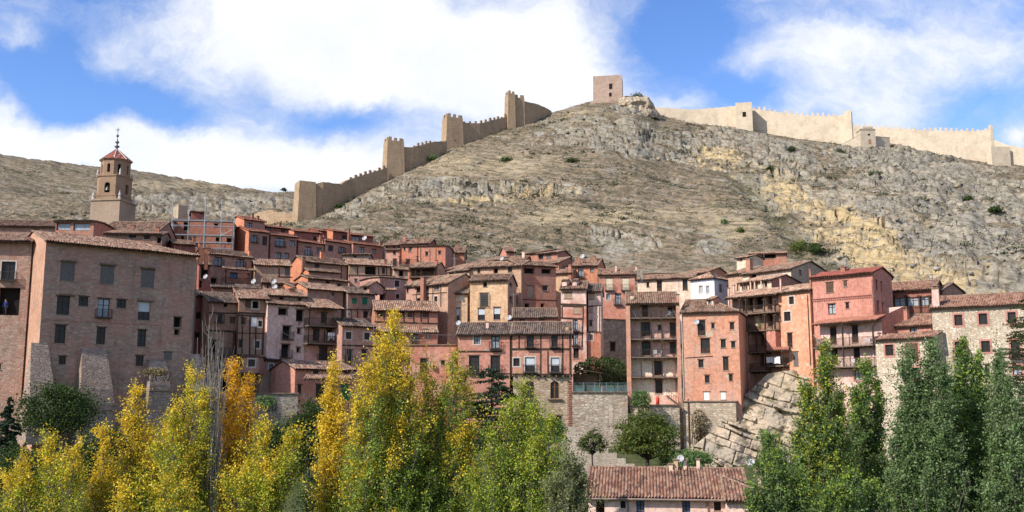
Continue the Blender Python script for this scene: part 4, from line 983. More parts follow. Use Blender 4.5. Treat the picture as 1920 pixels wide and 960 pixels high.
# ---- upper centre
h = House('pinkish grey house with dark eaves at the left of the upper centre group')
Blk(h, (176, 214, 302, 208), 420, 188, d=6, pitch=8, mat=P_PINK2, tile='old', wins=[(250, 220, 270, 250, 'w'), (248, 288, 278, 342, 'wB')])
Blk(h, (172, 176, 318, 174), 230, 191, d=6, pitch=22, mat=P_DKRED, tile='old', wins=[(190, 180, 205, 200, 'w'), (248, 180, 264, 202, 'w'), (288, 178, 302, 200, 'w')])
h = House('dark roofed house with a slim chimney highest in the upper centre group')
Blk(h, (305, 166, 545, 160), 260, 190, d=8, pitch=20, mat=P_DKRED, tile='old', chim=[(343, 98, 160, 24, 2, P_RED)])
h = House('orange red timber striped house with a small left balcony, upper centre')
b = Blk(h, (310, 184, 684, 176), 420, 184, d=8, pitch=5, over=.2, mat=plaster((.46, .165, .10), (.42, .2, .14)), matR=P_PINK, tile='old', wins=[(376, 193, 404, 226, 'wl'), (335, 195, 350, 214, 'w'), (513, 230, 536, 258, 'w'), (618, 222, 640, 246, 'w'), (355, 290, 385, 332, 'D')], beams=[(450, 185, 450, 330), (475, 200, 475, 320, .12), (550, 200, 550, 310, .12), (600, 200, 600, 310, .12)])
b.balcony(300, 332, 448, 1.0, True, (302, 446), 262)
h = House('brown tiled house with a low chimney right of the orange red striped house')
Blk(h, (742, 236, 838, 236), 420, 190, d=8, pitch=22, mat=plaster((.45, .19, .11), (.4, .18, .11)), matR=P_BROWN, tile='old', wins=[(885, 225, 900, 245, 'w', 'R'), (945, 232, 963, 256, 'w', 'R')], chim=[(773, 165, 210, 18, 2)])
h = House('house with a shaded open veranda under a brown roof, upper centre')
b = Blk(h, (365, 360, 592, 352), 460, 172, d=5, pitch=20, over=1.3, mat=P_TAN, tile='old', wins=[(395, 375, 425, 425, 'dl'), (480, 370, 585, 415, 'd'), (435, 375, 470, 420, 'd')], chim=[(600, 300, 400, 22, 0, P_RED2)])
b.balcony(380, 428, 592, .8, True, (395, 590), 365)
h = House('long low brown roof stepping right below the rock outcrop')
Blk(h, (670, 378, 872, 340), 440, 168, d=7, pitch=18, mat=P_TAN, tile='old', wins=[(800, 362, 818, 378, 'w')])
Blk(h, (840, 330, 1060, 300), 420, 176, d=8, pitch=15, mat=P_TAN, tile='old')
h = House('red roofed house with a salmon dormer and a white chimney, upper centre right')
Blk(h, (1040, 300, 1330, 292), 420, 172, d=9, pitch=15, mat=P_RED2, tile='old', chim=[(1315, 228, 285, 22, 2, P_CREAM)])
Blk(h, (1172, 226, 1255, 230), 300, 180, d=4, pitch=25, mat=P_ROSE, tile='old')
h = House('small red penthouse with two dark windows under a pale green roof')
Blk(h, (1415, 246, 1592, 232), 400, 176, d=6, pitch=13, mat=P_RED, tile='old', wins=[(1440, 258, 1476, 286, 'w'), (1500, 250, 1541, 282, 'k')])
Blk(h, (1320, 246, 1470, 222), 330, 180, d=6, pitch=12, mat=P_RED2, tile='old')
Blk(h, (1480, 330, 1600, 318), 420, 170, d=7, pitch=20, mat=P_RED2, tile='old')

# ======== front centre
view('F')
h = House('low flat topped red house with plaster worn to pink and one satellite dish')
b = Blk(h, (112, 322, 502, 320), 800, 130, d=7, roof='flat', mat=plaster((.40, .16, .115), (.44, .24, .19), (.48, .3, .25), .14), wins=[(148, 415, 180, 478, 'w'), (250, 415, 300, 508, 'w'), (395, 430, 421, 466, 'w')])
FLATH = b
h = House('left half of the twin front house, rose plaster under grey brown tiles')
b = Blk(h, (498, 252, 880, 250), 900, 125.5, d=7, pitch=25, mat=P_ROSE, tile='dark', wins=[(622, 262, 664, 313, 'wlP'), (742, 260, 800, 346, 'wlB'), (588, 395, 660, 512, 'wB'), (737, 395, 804, 512, 'wB'), (640, 720, 690, 790, 'w')], beams=[(512, 366, 815, 366, .22), (500, 520, 880, 520, .15)], chim=[(716, 165, 235, 20, 1.6, P_PALE)])
h = House('right half of the twin front house, timber studs over arched windows in stone')
b = Blk(h, (876, 248, 1308, 246), 526, 125, free=True, d=7, pitch=25, mat=P_ROSE, tile='dark', wins=[(987, 258, 1038, 336, 'wB'), (1158, 255, 1203, 335, 'wB'), (893, 412, 939, 467, 'wP'), (976, 405, 1046, 508, 'hPB'), (1154, 408, 1216, 508, 'hPB')], beams=[(880, 350, 1292, 350, .28), (935, 252, 935, 345), (1085, 252, 1085, 520), (1135, 362, 1135, 520), (1237, 252, 1237, 520), (1288, 252, 1290, 525, .22), (882, 252, 882, 525, .2), (880, 525, 1298, 528, .3)], chim=[(1268, 195, 225, 22, .8, P_OCHRE)])
mb = MB()
for k in range(9): u, z = b.pix(900+k*48, 535); mb.box(b.P('F')(u, z-.12, -.05), b.u*.2, b.n*.32, UP*.2)
mb.build('joist_ends', [OLDWOOD], h.root)
b2 = Blk(h, (888, 532, 1306, 532), 1000, 125.3, d=6.5, pitch=2, over=.03, so=.1, mat=S_TAN, tile='dark', fr=flat((.20, .10, .04), .7, .3), wins=[(978, 572, 1041, 692, 'waA'), (1152, 572, 1213, 692, 'waA'), (1188, 810, 1233, 908, 'Da')])
for x0, x1, y in ((958, 1058, 694), (1135, 1235, 694)):
    mb = MB(); u0, z = b2.pix(x0, y); u1, _ = b2.pix(x1, y); mb.box(b2.P('F')(u0, z-.2, -.05), b2.u*(u1-u0), b2.n*.3, UP*.17); mb.build('window_ledge', [WOOD2], h.root)

mb = MB(); P = b2.P('F')                                              # red brick quoins at the right corner
for k in range(24):
    u, z = b2.pix(1270, 560+k*15); w = .62 if k % 2 else .42; mb.box(P(b2.W-w+.03, z-.4, -.1), b2.u*w, b2.n*.14, UP*.36)
mb.build('quoins', [flat((.34, .16, .115), .95, .35)], h.root)

# ======== centre right
view('G')
h = House('orange house with a gabled right wall and a small dormer chimney, upper right of centre')
b = Blk(h, (218, 260, 442, 252), 520, 168, d=9, pitch=21, mat=plaster((.48, .20, .11), (.43, .19, .11)), matR=plaster((.42, .19, .12), (.38, .18, .12)), tile='old', wins=[(278, 268, 323, 350, 'wlB'), (378, 262, 403, 304, 'wl'), (495, 215, 505, 240, 'w', 'R')], chim=[(287, 172, 240, 20, 1), (412, 176, 210, 24, 3)])
h = House('ochre walled house under a plain red brown roof left of the orange gabled house')
Blk(h, (52, 318, 235, 312), 520, 167, d=8, pitch=22, mat=P_OCHRE, tile='old', chim=[(212, 250, 318, 22, 0, P_RED)])
h = House('red house with two tall cream shuttered doors above a small balcony')
b = Blk(h, (435, 329, 752, 324), 600, 157, d=7, pitch=20, mat=plaster((.42, .165, .11), (.42, .22, .17), (.5, .36, .28), .04), matR=S_GREY, tile='old', wins=[(508, 358, 563, 455, 'cB'), (640, 358, 696, 455, 'cB'), (508, 485, 538, 530, 'wlP'), (580, 485, 629, 571, 'wlB')], chim=[(588, 255, 320, 16, 1.5, P_PALE), (752, 258, 300, 12, 2, P_PALE), (795, 275, 330, 22, 1, S_GREY)])
b = Blk(h, (484, 592, 690, 590), 720, 158.5, d=5, pitch=2, over=.02, mat=P_DKRED, tile='old', wins=[(487, 605, 521, 660, 'd'), (570, 610, 611, 668, 'D'), (645, 678, 675, 720, 'd')])
h = House('tall pink and white mottled house with a timbered bay and blinds')
b = Blk(h, (124, 450, 352, 446), 1100, 140, d=6, pitch=24, mat=P_MOTTLE, tile='old', wins=[(165, 475, 231, 521, 't'), (240, 590, 300, 645, 't'), (235, 695, 276, 786, 'wlB'), (235, 812, 279, 905, 'wlB'), (240, 935, 285, 1010, 'D')], beams=[(135, 570, 348, 576, .3), (148, 585, 148, 680), (320, 585, 320, 690), (140, 682, 325, 690, .25), (318, 690, 312, 920), (225, 800, 325, 805, .2), (150, 585, 320, 590)])
Blk(h, (142, 378, 186, 376), 420, 141, d=2, pitch=15, mat=P_PALE, tile='dark', wins=[(150, 360, 178, 386, 'w')], so=.05, over=.1)
Blk(h, (228, 378, 268, 376), 420, 141, d=2, pitch=15, mat=P_PALE, tile='dark', wins=[(236, 366, 262, 392, 'w')], so=.05, over=.1)
b = Blk(h, (348, 468, 474, 466), 1110, 140.8, d=6, pitch=24, mat=plaster((.56, .46, .42), (.52, .38, .34), (.4, .2, .15), .08), tile='dark', wins=[(362, 485, 413, 528, 't'), (348, 590, 398, 637, 't'), (370, 705, 394, 746, 'w'), (362, 815, 399, 863, 'wlP')], beams=[(350, 585, 470, 580, .15), (455, 590, 455, 800, .12)])
b = Blk(h, (352, 800, 468, 800), 1110, 140.3, d=2, pitch=2, over=.02, so=.05, mat=plaster((.46, .19, .12), (.40, .2, .14), (.45, .34, .24), .2), tile='dark', wins=[(362, 815, 399, 863, 'wlP')])
h = House('sloping rubble stone wall with a plank door behind the garden terrace', 'stone_wall', 'wall', None)
b = Blk(h, (468, 690, 700, 700), 1100, 146, d=4, roof='flat', mat=S_WALL, wins=[(540, 880, 586, 952, 'D')])
h = House('long cream house below the hillside, left of the blue and white house')
b = Blk(h, (750, 372, 1225, 352), 560, 166, d=8, pitch=16, mat=plaster((.66, .52, .42), (.60, .46, .37)), tile='old', wins=[(838, 393, 861, 428, 'w'), (922, 382, 966, 460, 'D'), (1132, 370, 1176, 452, 'D')])
Blk(h, (800, 322, 1092, 316), 380, 174, d=5, pitch=8, mat=P_CREAM, tile='old')
Blk(h, (1090, 335, 1330, 310), 420, 176, d=8, pitch=17, mat=P_TAN, tile='old')
h = House('small blue and white house with a pyramid tiled roof')
WB = plaster((.80, .80, .84), (.74, .75, .80), None, 0, .15); BL = plaster((.62, .68, .90), (.58, .64, .84), None, 0, .15)
b = Blk(h, (1180, 374, 1388, 341), 560, 156.5, Dr=153.2, d=4.3, pitch=26, over=.4, mat=WB, matR=BL, tile='pale', hipL=1, hipR=1, fr=flat((.5, .5, .52), .6, .1), wins=[(1268, 420, 1298, 476, 'wlP'), (1326, 420, 1351, 482, 'wlP'), (1432, 405, 1464, 473, 'wP', 'R'), (1497, 412, 1526, 452, 'wP', 'R')])
mb = MB(); mb.box(b.FL-b.u*.08-b.b*.08+UP*(b.zt-.55-b.FL.z), b.u*(b.W+.16), b.b*.08, UP*.18); mb.box(b.FR-b.b*.08+UP*(b.zt-.55-b.FR.z), b.u*.08, b.b*(b.d+.1), UP*.18)
mb.build('cornice', [flat((.45, .47, .55), .9, .15)], h.root)

view('I')
h = House('five storey house with open timber galleries stacked on every floor')
b = Blk(h, (418, 112, 788, 108), 745, 128.5, d=6.5, pitch=22, over=1.8, mat=plaster((.64, .42, .36), (.58, .37, .31)), tile='old', so=.3, wins=[(530, 125, 573, 196, 'D'), (708, 133, 771, 192, 'd'), (525, 243, 589, 335, 'D'), (640, 260, 663, 291, 'w'), (722, 245, 771, 338, 'D'), (528, 378, 591, 466, 'D'), (722, 382, 766, 450, 'D'), (614, 512, 673, 606, 'D'), (762, 495, 792, 570, 'w'), (622, 640, 673, 728, 'D'), (765, 630, 784, 692, 'w')], chim=[(460, 55, 110, 26, .3, P_CREAM), (745, 68, 108, 12, .2, P_RED2), (778, 48, 160, 20, -1.2, P_ROSE)])
GALI = b
b.balcony(446, 203, 782, 1.55, True, (520, 592, 664), 128, rmat=WOOD); b.balcony(448, 350, 790, 1.55, True, (520, 592, 666), 212, rmat=IRON)
b.balcony(450, 476, 795, 1.55, True, (522, 594, 668), 362, rmat=IRON); b.balcony(452, 614, 800, 1.55, False, (524, 604, 670), 490)
mb = MB()                                                             # whitewashed lower galleries and the two end walls
cl = plaster((.74, .62, .50), (.68, .55, .44), None, 0, .3)
for ya, yb_ in ((486, 606), (622, 742)):
    z1, z0 = b.pix(600, ya)[1], b.pix(600, yb_)[1]; hs = [(w[0], w[1], w[2], w[3]) for w in ()]
    for xa, xb in ((452, 612), (675, 760)):
        u0, u1 = b.pix(xa, ya)[0], b.pix(xb, ya)[0]; mb.box(b.P('F')(max(u0, .05), z0, -.02), b.u*(u1-max(u0, .05)), b.n*.03, UP*(z1-z0))
mb.build('whitewash', [cl], h.root)
mb = MB(); zt = b.zt-.75; u0 = 0
mb.box(Vector(b.P('F')(-.3, b.zb, -.1)), b.u*.55, b.n*1.75, UP*(zt-b.zb)); mb.build('end_wall', [P_TERRA], h.root)
mb = MB(); mb.box(Vector(b.P('F')(b.W-.1, b.zb, -.1)), b.u*.45, b.n*1.7, UP*(zt-b.zb)); mb.build('end_wall', [P_TERRA], h.root)
h = House('broad terracotta plaster house with scattered windows and two white hatches, centre right')
b = Blk(h, (790, 174, 1204, 161), 790, 127.5, d=8, pitch=25, mat=P_TERRA, tile='old', hipR=1, wins=[(915, 225, 971, 328, 'D'), (1010, 245, 1033, 279, 'w'), (1138, 240, 1169, 285, 'w'), (935, 350, 1003, 450, 'D'), (1075, 358, 1111, 413, 'w'), (1147, 372, 1177, 412, 'w'), (920, 497, 957, 549, 'w'), (1090, 478, 1131, 569, 'D'), (965, 605, 999, 656, 'w'), (1132, 597, 1159, 643, 'w'), (958, 722, 999, 777, 'W'), (1075, 722, 1111, 773, 'W')], beams=[(830, 485, 1022, 472, .12)])
TERRA = b
Blk(h, (976, 82, 1025, 78), 160, 128.6, d=2.0, pitch=20, over=.15, so=.04, mat=P_TERRA, tile='pale', wins=[(988, 86, 1014, 122, 'wlP')])
h = House('coursed stone foundation wall below the terracotta house', 'retaining_wall', 'wall', None)
b = Blk(h, (795, 787, 1185, 787), 1080, 127.1, Dr=124.2, d=4, roof='flat', mat=S_WALL)
mb = MB(); a = Vector(b.P('F')(*b.pix(852, 790), .1)); mb.tube([a+UP*.4, a-UP*9], .09, 6); mb.build('drain_pipe', [WOOD2], h.root)
view('L')
h = House('tall pale stone terrace wall carrying the garden with the railing', 'retaining_wall', 'wall', None)
b = Blk(h, (40, 132, 446, 132), 620, 124.8, Dr=125.2, d=7, roof='flat', mat=S_WALL); TERR = b
h = House('lower stone wall with garden steps under the gallery house', 'retaining_wall', 'wall', None)
b = Blk(h, (446, 222, 806, 220), 560, 125.6, Dr=126.2, d=3.5, roof='flat', mat=S_WALL); TERR2 = b
h = House('stone stair ramp wall sloping down right past the small garden tree', 'stair_wall', 'wall', None)
mb = MB()
a, c = at(1062, 800, 121.5), at(1190, 880, 116.5); nn = Vector((0, 1, 0))
for k in range(8):
    p0, p1 = a.lerp(c, k/8), a.lerp(c, (k+1)/8); mb.box(Vector((p0.x, p0.y, p0.z-5)), Vector((p1.x-p0.x, p1.y-p0.y, 0)), nn*.7, UP*5)
h.base(Vector((a.x, a.y, a.z-5))); mb.build('masonry', [S_GREY], h.root)

# ======== right of centre: timber galleries on the rock
view('J')
h = House('weathered attic house with a row of little open arches above the galleries')
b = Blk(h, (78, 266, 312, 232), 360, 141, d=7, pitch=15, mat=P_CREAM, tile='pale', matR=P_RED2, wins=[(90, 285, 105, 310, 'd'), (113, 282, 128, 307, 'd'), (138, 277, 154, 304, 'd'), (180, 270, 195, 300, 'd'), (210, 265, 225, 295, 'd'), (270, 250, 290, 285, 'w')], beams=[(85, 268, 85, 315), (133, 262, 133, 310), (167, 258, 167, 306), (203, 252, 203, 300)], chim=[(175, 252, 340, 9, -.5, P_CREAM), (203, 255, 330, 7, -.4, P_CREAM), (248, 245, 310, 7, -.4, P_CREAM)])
h = House('big brown roofed house with a pale upper wall just under the hill, right of centre')
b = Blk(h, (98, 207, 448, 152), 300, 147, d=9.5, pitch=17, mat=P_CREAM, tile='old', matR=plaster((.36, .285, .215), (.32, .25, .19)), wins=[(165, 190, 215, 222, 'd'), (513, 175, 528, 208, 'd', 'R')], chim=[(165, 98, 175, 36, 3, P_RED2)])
Blk(h, (0, 208, 120, 182), 300, 152, d=9, pitch=17, mat=P_TAN, tile='old')
h = House('ruined shed with an open front under a broken tiled roof at the hill foot')
b = Blk(h, (158, 62, 432, 52), 140, 172, d=5, pitch=12, mat=P_RED2, tile='pale', wins=[(255, 55, 350, 88, 'd')])
b = Blk(h, (60, 92, 158, 78), 140, 168, d=4, pitch=12, mat=P_CREAM, tile='pale', wins=[(98, 90, 118, 106, 'd')])
h = House('slender house of four stacked timber galleries perched on the rock')
b = Blk(h, (-10, 372, 346, 338), 900, 135.2, d=7, pitch=16, over=1.6, mat=plaster((.30, .20, .155), (.40, .24, .16)), tile='pale', wins=[(120, 385, 140, 455, 'd'), (150, 350, 192, 452, 'd'), (200, 355, 262, 440, 'd'), (290, 350, 325, 440, 'd'), (110, 480, 140, 575, 'd'), (205, 470, 240, 560, 'c'), (290, 470, 330, 560, 'd'), (160, 608, 206, 690, 't'), (240, 620, 270, 700, 'd'), (165, 755, 190, 830, 'wl'), (235, 750, 268, 840, 'd')], chim=[(22, 300, 360, 10, .3, P_PALE), (60, 280, 350, 10, .3, P_PALE), (382, 232, 300, 10, 0, P_PALE)])
b.balcony(92, 466, 346, 1.5, True, (98, 140, 268, 340), 372, rmat=WOOD); b.balcony(95, 588, 346, 1.5, True, (98, 140, 272, 340), 478, rmat=WOOD)
b.balcony(152, 738, 276, 1.5, True, (156, 212, 274), 604, rmat=WOOD); b.balcony(148, 868, 280, 1.5, True, (152, 276), 750, rmat=WOOD)
GALJ = b
mb = MB(); P = b.P('F'); u0, z1 = b.pix(90, 600, 'F', 1.5); u1, _ = b.pix(155, 600, 'F', 1.5); z0 = b.pix(100, 1080, 'F', 1.5)[1]
mb.box(Vector(P(u0, z0, 0)), b.u*(u1-u0), b.n*1.5, UP*(z1-z0)); mb.build('side_pier', [P_TERRA], h.root)
u0, z1 = b.pix(283, 590, 'F', 1.4); u1, _ = b.pix(346, 590, 'F', 1.4); z0 = b.pix(100, 740, 'F', 1.5)[1]
mb = MB(); mb.box(Vector(P(u0, z0, 0)), b.u*(u1-u0), b.n*1.4, UP*(z1-z0)); mb.build('side_pier', [P_RUBY], h.root)
h = House('orange peach house with peeling plaster rising from the cliff, beside the galleries')
b = Blk(h, (343, 334, 578, 302), 960, 130, d=8, pitch=17, mat=plaster((.60, .31, .20), (.52, .24, .15), (.58, .47, .36), .16), matR=plaster((.55, .28, .18), (.50, .25, .17)), tile='pale', wins=[(440, 356, 476, 406, 'wP'), (405, 462, 453, 522, 'wP'), (427, 610, 467, 708, 'D'), (373, 618, 390, 663, 'w'), (470, 740, 508, 835, 'k')])
ORNG = b
Blk(h, (282, 728, 436, 725), 735, 128.6, d=1.5, pitch=16, roof='shed', over=.1, mat=P_TERRA, tile='orange', nobase=True)
b.balcony(295, 832, 402, 1.3, True, (), None, rmat=IRON); b.balcony(402, 832, 403, .1, False)
h = House('tall deep rose house with a dark red roof and twin gallery floors, right')
b = Blk(h, (578, 230, 1018, 188), 545, 126, d=5.5, pitch=17, mat=P_RUBY, tile='red', wins=[(697, 260, 751, 325, 'o'), (818, 248, 844, 285, 'o'), (710, 408, 764, 473, 'wl'), (832, 398, 858, 436, 'w'), (1040, 242, 1056, 310, 'w', 'R'), (1075, 255, 1088, 318, 'w', 'R'), (1050, 388, 1066, 460, 'w', 'R'), (1085, 400, 1098, 468, 'w', 'R')], chim=[(588, 172, 225, 13, .3), (818, 155, 195, 30, 2)])
RUBY = b
mb = MB()
for k in range(28):
    f = k/27; u, z = b.pix(605+f*418, 385-f*33); mb.box(b.P('F')(u, z-.14, -.05), b.u*.17, b.n*.16, UP*.16)
u, z = b.pix(605, 378); u1, z1 = b.pix(1022, 346); mb.box(b.P('F')(.02, (z+z1)/2+.02, -.05), b.u*(b.W-.04), b.n*.15, UP*.1)
mb.build('dentil_course', [flat((.30, .12, .10), .9, .2)], h.root)
b2 = Blk(h, (596, 552, 1038, 515), 1100, 124.6, d=4.6, pitch=18, roof='shed', run=2.2, over=1.5, mat=P_PALE, matR=P_RUBY, tile='orange', wins=[(722, 570, 773, 682, 'D'), (872, 560, 923, 672, 'D'), (732, 716, 781, 818, 'D'), (885, 708, 936, 818, 'D'), (892, 866, 946, 933, 'wlS')])
b2.balcony(605, 697, 1022, 1.4, True, (808, 1018), 545, rmat=WOOD); b2.balcony(622, 838, 1028, 1.4, True, (815,), 700, rmat=WOOD)
RUBYG = b2
view('K')
h = House('house with a long glazed timber gallery between the rose house and the stone house')
b = Blk(h, (232, 190, 608, 168), 480, 127, d=8, pitch=20, mat=plaster((.30, .12, .09), (.26, .11, .085)), tile='hotel', wins=[(305, 237, 391, 300, 'wlA'), (402, 232, 491, 296, 'wlA'), (499, 225, 568, 292, 'wlA')])
b.balcony(302, 352, 570, .35, True, (302, 396, 494, 568), 215, rmat=WOOD)
Blk(h, (228, 84, 300, 100), 300, 131, d=5, pitch=15, mat=P_RUBY, tile='old')
Blk(h, (610, 186, 660, 180), 300, 127, d=4.5, pitch=24, mat=P_BROWN, matR=P_BROWN, tile='dark')
h = House('low two part annex with pink attic over a pale stone ground floor, right')
b = Blk(h, (170, 461, 582, 436), 560, 121, d=7, pitch=22, mat=P_ROSE, tile='hotel', wins=[(262, 465, 319, 506, 'wlA'), (422, 458, 480, 496, 'wlA')], chim=[(390, 328, 400, 42, 2, P_ROSE, 2)])
b2 = Blk(h, (138, 553, 606, 528), 1050, 117.5, d=6, pitch=20, roof='shed', run=2.2, mat=S_PALE, tile='hotel', wins=[(237, 587, 303, 666, 'wS'), (392, 578, 491, 708, 'oS'), (430, 760, 500, 850, 'wS')])
h = House('large pale rubble stone house with pink framed windows at the right edge')
b = Blk(h, (568, 316, 1290, 283), 1050, 113.5, d=9, pitch=20, mat=S_PALE, tile='hotel', wins=[(755, 362, 821, 440, 'wS'), (938, 352, 1008, 432, 'wS'), (1155, 342, 1223, 426, 'wS'), (760, 562, 856, 686, 'wSB'), (957, 558, 1029, 640, 'wS'), (1178, 548, 1256, 684, 'wSB'), (1192, 735, 1262, 812, 'wlS'), (985, 735, 1027, 830, 'w'), (1235, 900, 1282, 965, 'D')], chim=[(615, 170, 275, 48, .4, P_PALE, 2)])
view('L')
h = House('long pink house with a broad tiled roof at the bottom beside the dark poplars')
S_HOT = plaster((.66, .48, .43), (.60, .43, .38), None, 0, .25)
b = Blk(h, (140, 862, 1290, 884), 1180, 84, Dr=82.2, d=11, pitch=19.5, mat=S_HOT, tile='hotel', sag=.1, wins=[(210, 868, 272, 1000, 'dn'), (382, 884, 418, 936, 'wP'), (490, 872, 549, 1000, 'Dbn'), (808, 882, 866, 1000, 'Dbn'), (1028, 890, 1079, 953, 'w')], chim=[(730, 632, 720, 26, 5.0, P_CREAM), (764, 602, 700, 28, 5.2, P_OCHRE), (828, 598, 690, 22, 5.4, P_CREAM), (918, 598, 690, 22, 5.4, P_CREAM)])
HOTEL = b
Blk(h, (1102, 887, 1500, 891), 1180, 80.6, Dr=80.0, d=8, pitch=21, mat=S_HOT, tile='hotel', hipR=1, wins=[(1265, 895, 1323, 1000, 'Dbn'), (1408, 900, 1460, 960, 'w')])
mb = MB(); u0 = b.W
for x in (432, 985): 
    u, z = b.pix(x, 866); a = Vector(b.P('F')(u, b.zt-.2, .1)); mb.tube([a, a-UP*6], .06, 6)
a = b.A-b.n*.02+UP*.0; mb.tube([b.A+b.n*.06-UP*.06, b.B+b.n*.06-UP*.06], .09, 6)
mb.build('gutter', [flat((.26, .19, .16), .6, .2)], h.root)
Blk(h, (1315, 690, 1470, 682), 800, 90, Dr=89.5, d=5, pitch=3, over=.2, mat=P_PALE, tile='hotel', wins=[(1405, 705, 1440, 740, 'w')])
# ---------------------------------------------------------------- church tower
S_CH = stone((.36, .265, .185), (.44, .33, .24), (.33, .26, .2), (2.4, 2.4, 5.5), .3)
B_CH = stone((.34, .215, .135), (.40, .26, .17), (.33, .24, .165), (4, 4, 12), .3)
RED_R = rooftile('red')
view('S')
c0 = at(211, 412, 192); c0 = Vector((c0.x, c0.y, 0))
zpx = lambda py, Y=192: at(211, py, Y).z
h = empty('church_tower', Vector((c0.x, c0.y, zpx(440)-8)), 'brown brick octagonal church bell tower with red pyramid roof, at the left', 'church tower')
def octo(r, z, k=8, off=math.pi/8): return [Vector((c0.x+r*math.cos(off+2*math.pi*j/k+.42), c0.y+r*math.sin(off+2*math.pi*j/k+.42), z)) for j in range(k)]
def rot(v): 
    a = -.13; return Vector((v[0]*math.cos(a)-v[1]*math.sin(a), v[0]*math.sin(a)+v[1]*math.cos(a), 0))
ux, uy = rot((1, 0)), rot((0, 1))
hw = 3.05
mb = MB(); zb, z1 = zpx(440)-8, zpx(381)
mb.cbox(c0+UP*((zb+z1)/2), ux*hw*2, uy*hw*2, UP*(z1-zb)); mb.cbox(c0+UP*(z1+.1), ux*(hw*2+.4), uy*(hw*2+.4), UP*.3)
mb.build('stone_base', [S_CH], h)
z2, z3 = zpx(334), zpx(304)
# belfry body: chamfered square, then the octagon
def chamf(hh, ch, z): 
    p = [(-hh+ch, -hh), (hh-ch, -hh), (hh, -hh+ch), (hh, hh-ch), (hh-ch, hh), (-hh+ch, hh), (-hh, hh-ch), (-hh, -hh+ch)]
    return [c0+ux*a+uy*b+UP*z for a, b in p]
mb = MB(); dk = []
def storey(rA, chA, za, zt, hole):
    A, B_ = chamf(rA, chA, za), chamf(rA, chA, zt)
    for j in range(8):
        p, q_ = A[j], A[(j+1) % 8]; Wd = (q_-p).length; U = (q_-p)/Wd; N = Vector((U.y, -U.x, 0))
        Pf = lambda u, z, d, p=p, U=U, N=N: tuple(Vector((p.x, p.y, z))+U*u+N*d)
        hs = []
        if hole(j):
            w, hz0, hz1 = hole(j); hs = [(Wd/2-w/2, hz0, Wd/2+w/2, hz1, .5)]; dk.append((Pf, hs[0]))
            r = w/2
            for sg in (-1, 1):
                arc = [(Wd/2+sg*r*math.cos(k/5*math.pi/2), hz1-r+r*math.sin(k/5*math.pi/2)) for k in range(6)]
                mb.poly([Pf(Wd/2+sg*r, hz1, -.02)]+[Pf(a, b, -.02) for a, b in arc])
        wall_grid(mb, Pf, Wd, za, zt, hs)
    mb.poly(B_)
storey(2.85, .8, z1, zpx(372), lambda j: None)
storey(2.7, .95, zpx(372), z2, lambda j: (1.15, zpx(366), zpx(347)) if j in (0, 2, 4, 6) else None)
storey(2.6, 1.52, z2, z3, lambda j: (.62, zpx(328), zpx(312)))
for zc, hh, ch in ((zpx(372), 2.85, .8), (z2, 2.85, .95), (z3+.05, 2.75, 1.55)):
    A, B_ = chamf(hh, ch, zc-.15), chamf(hh, ch, zc+.12)
    for j in range(8): mb.quad(A[j], A[(j+1) % 8], B_[(j+1) % 8], B_[j])
    mb.poly(B_); mb.poly(list(reversed(A)))
mb.build('belfry', [B_CH], h)
for Pf, (a, b_, c_, d_, dep) in dk:
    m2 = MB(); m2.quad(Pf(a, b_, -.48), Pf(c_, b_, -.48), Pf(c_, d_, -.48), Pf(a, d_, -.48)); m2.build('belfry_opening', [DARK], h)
bl = MB(); bc = c0-uy*2.55+UP*zpx(362)
bl.lathe(bc, [(.42, 0), (.36, .18), (.27, .45), (.22, .62), (.05, .72), (.03, .95)], 10); bl.build('bell', [flat((.12, .13, .10), .5, .3, .4, .6)], h, True)
mb = MB(); A = chamf(2.95, 1.7, z3+.12); ap = c0+UP*zpx(279.5)
nn_ = 9
for j in range(8):
    p, q_ = A[j], A[(j+1) % 8]
    for i in range(nn_):
        f0, f1 = i/nn_, (i+1)/nn_; bell = lambda f: f**.85
        mb.quad(p.lerp(ap, f0)+UP*.06, q_.lerp(ap, f0)+UP*.06, q_.lerp(ap, f1), p.lerp(ap, f1))
mb.poly(list(reversed(A))); rf_ = mb.build('spire_roof', [flat((.33, .095, .06), .9, .4, sc=5)], h)
rb = MB()
for j in range(8): rb.tube([A[j]+UP*.05, ap+UP*.1], [.1, .07], 5)
rb.build('ridge_strips', [flat((.55, .47, .44), .7, .15)], rf_)
fb = MB(); zz = zpx(280)
fb.lathe(Vector((c0.x, c0.y, zz)), [(a_*.72, b_*.72) for a_, b_ in [(.02, 0), (.30, .05), (.22, .35), (.55, .55), (.75, .85), (.3, 1.1), (.16, 1.5), (.5, 1.9), (.58, 2.15), (.2, 2.4), (.10, 3.2), (.09, 3.5), (.33, 3.65), (.4, 3.9), (.3, 4.15), (.06, 4.3), (.03, 4.4)]], 12)
fb.build('finial', [flat((.16, .155, .165), .5, .3, .4, .4)], h, True)
cb = MB(); zc = zz+3.05; cb.cbox(c0+UP*(zc+.75), ux*.07, uy*.07, UP*1.5); cb.cbox(c0+UP*(zc+.95), ux*1.0, uy*.07, UP*.07)
for a in (.7, -.7): cb.cbox(c0+UP*(zc+.95), (ux*a+UP*.7)*.8, uy*.05, (UP*a*.0+ux*.03+UP*.03))
cb.build('cross', [IRON], h)
for sx in (-1, 1):
    for sy in (-1, 1):
        for zz2, hh, s_ in ((z1+.25, 2.75, 1.0), (z2+.1, 2.35, .8)):
            pb = MB(); pb.lathe(c0+ux*sx*hh+uy*sy*hh+UP*zz2, [(.28*s_, 0), (.28*s_, .35), (.14*s_, .45), (.26*s_, .75*s_), (.2*s_, 1.0*s_), (.06*s_, 1.5*s_), (.0, 1.9*s_)], 8); pb.build('pinnacle', [flat((.58, .52, .48), .8, .15)], h)

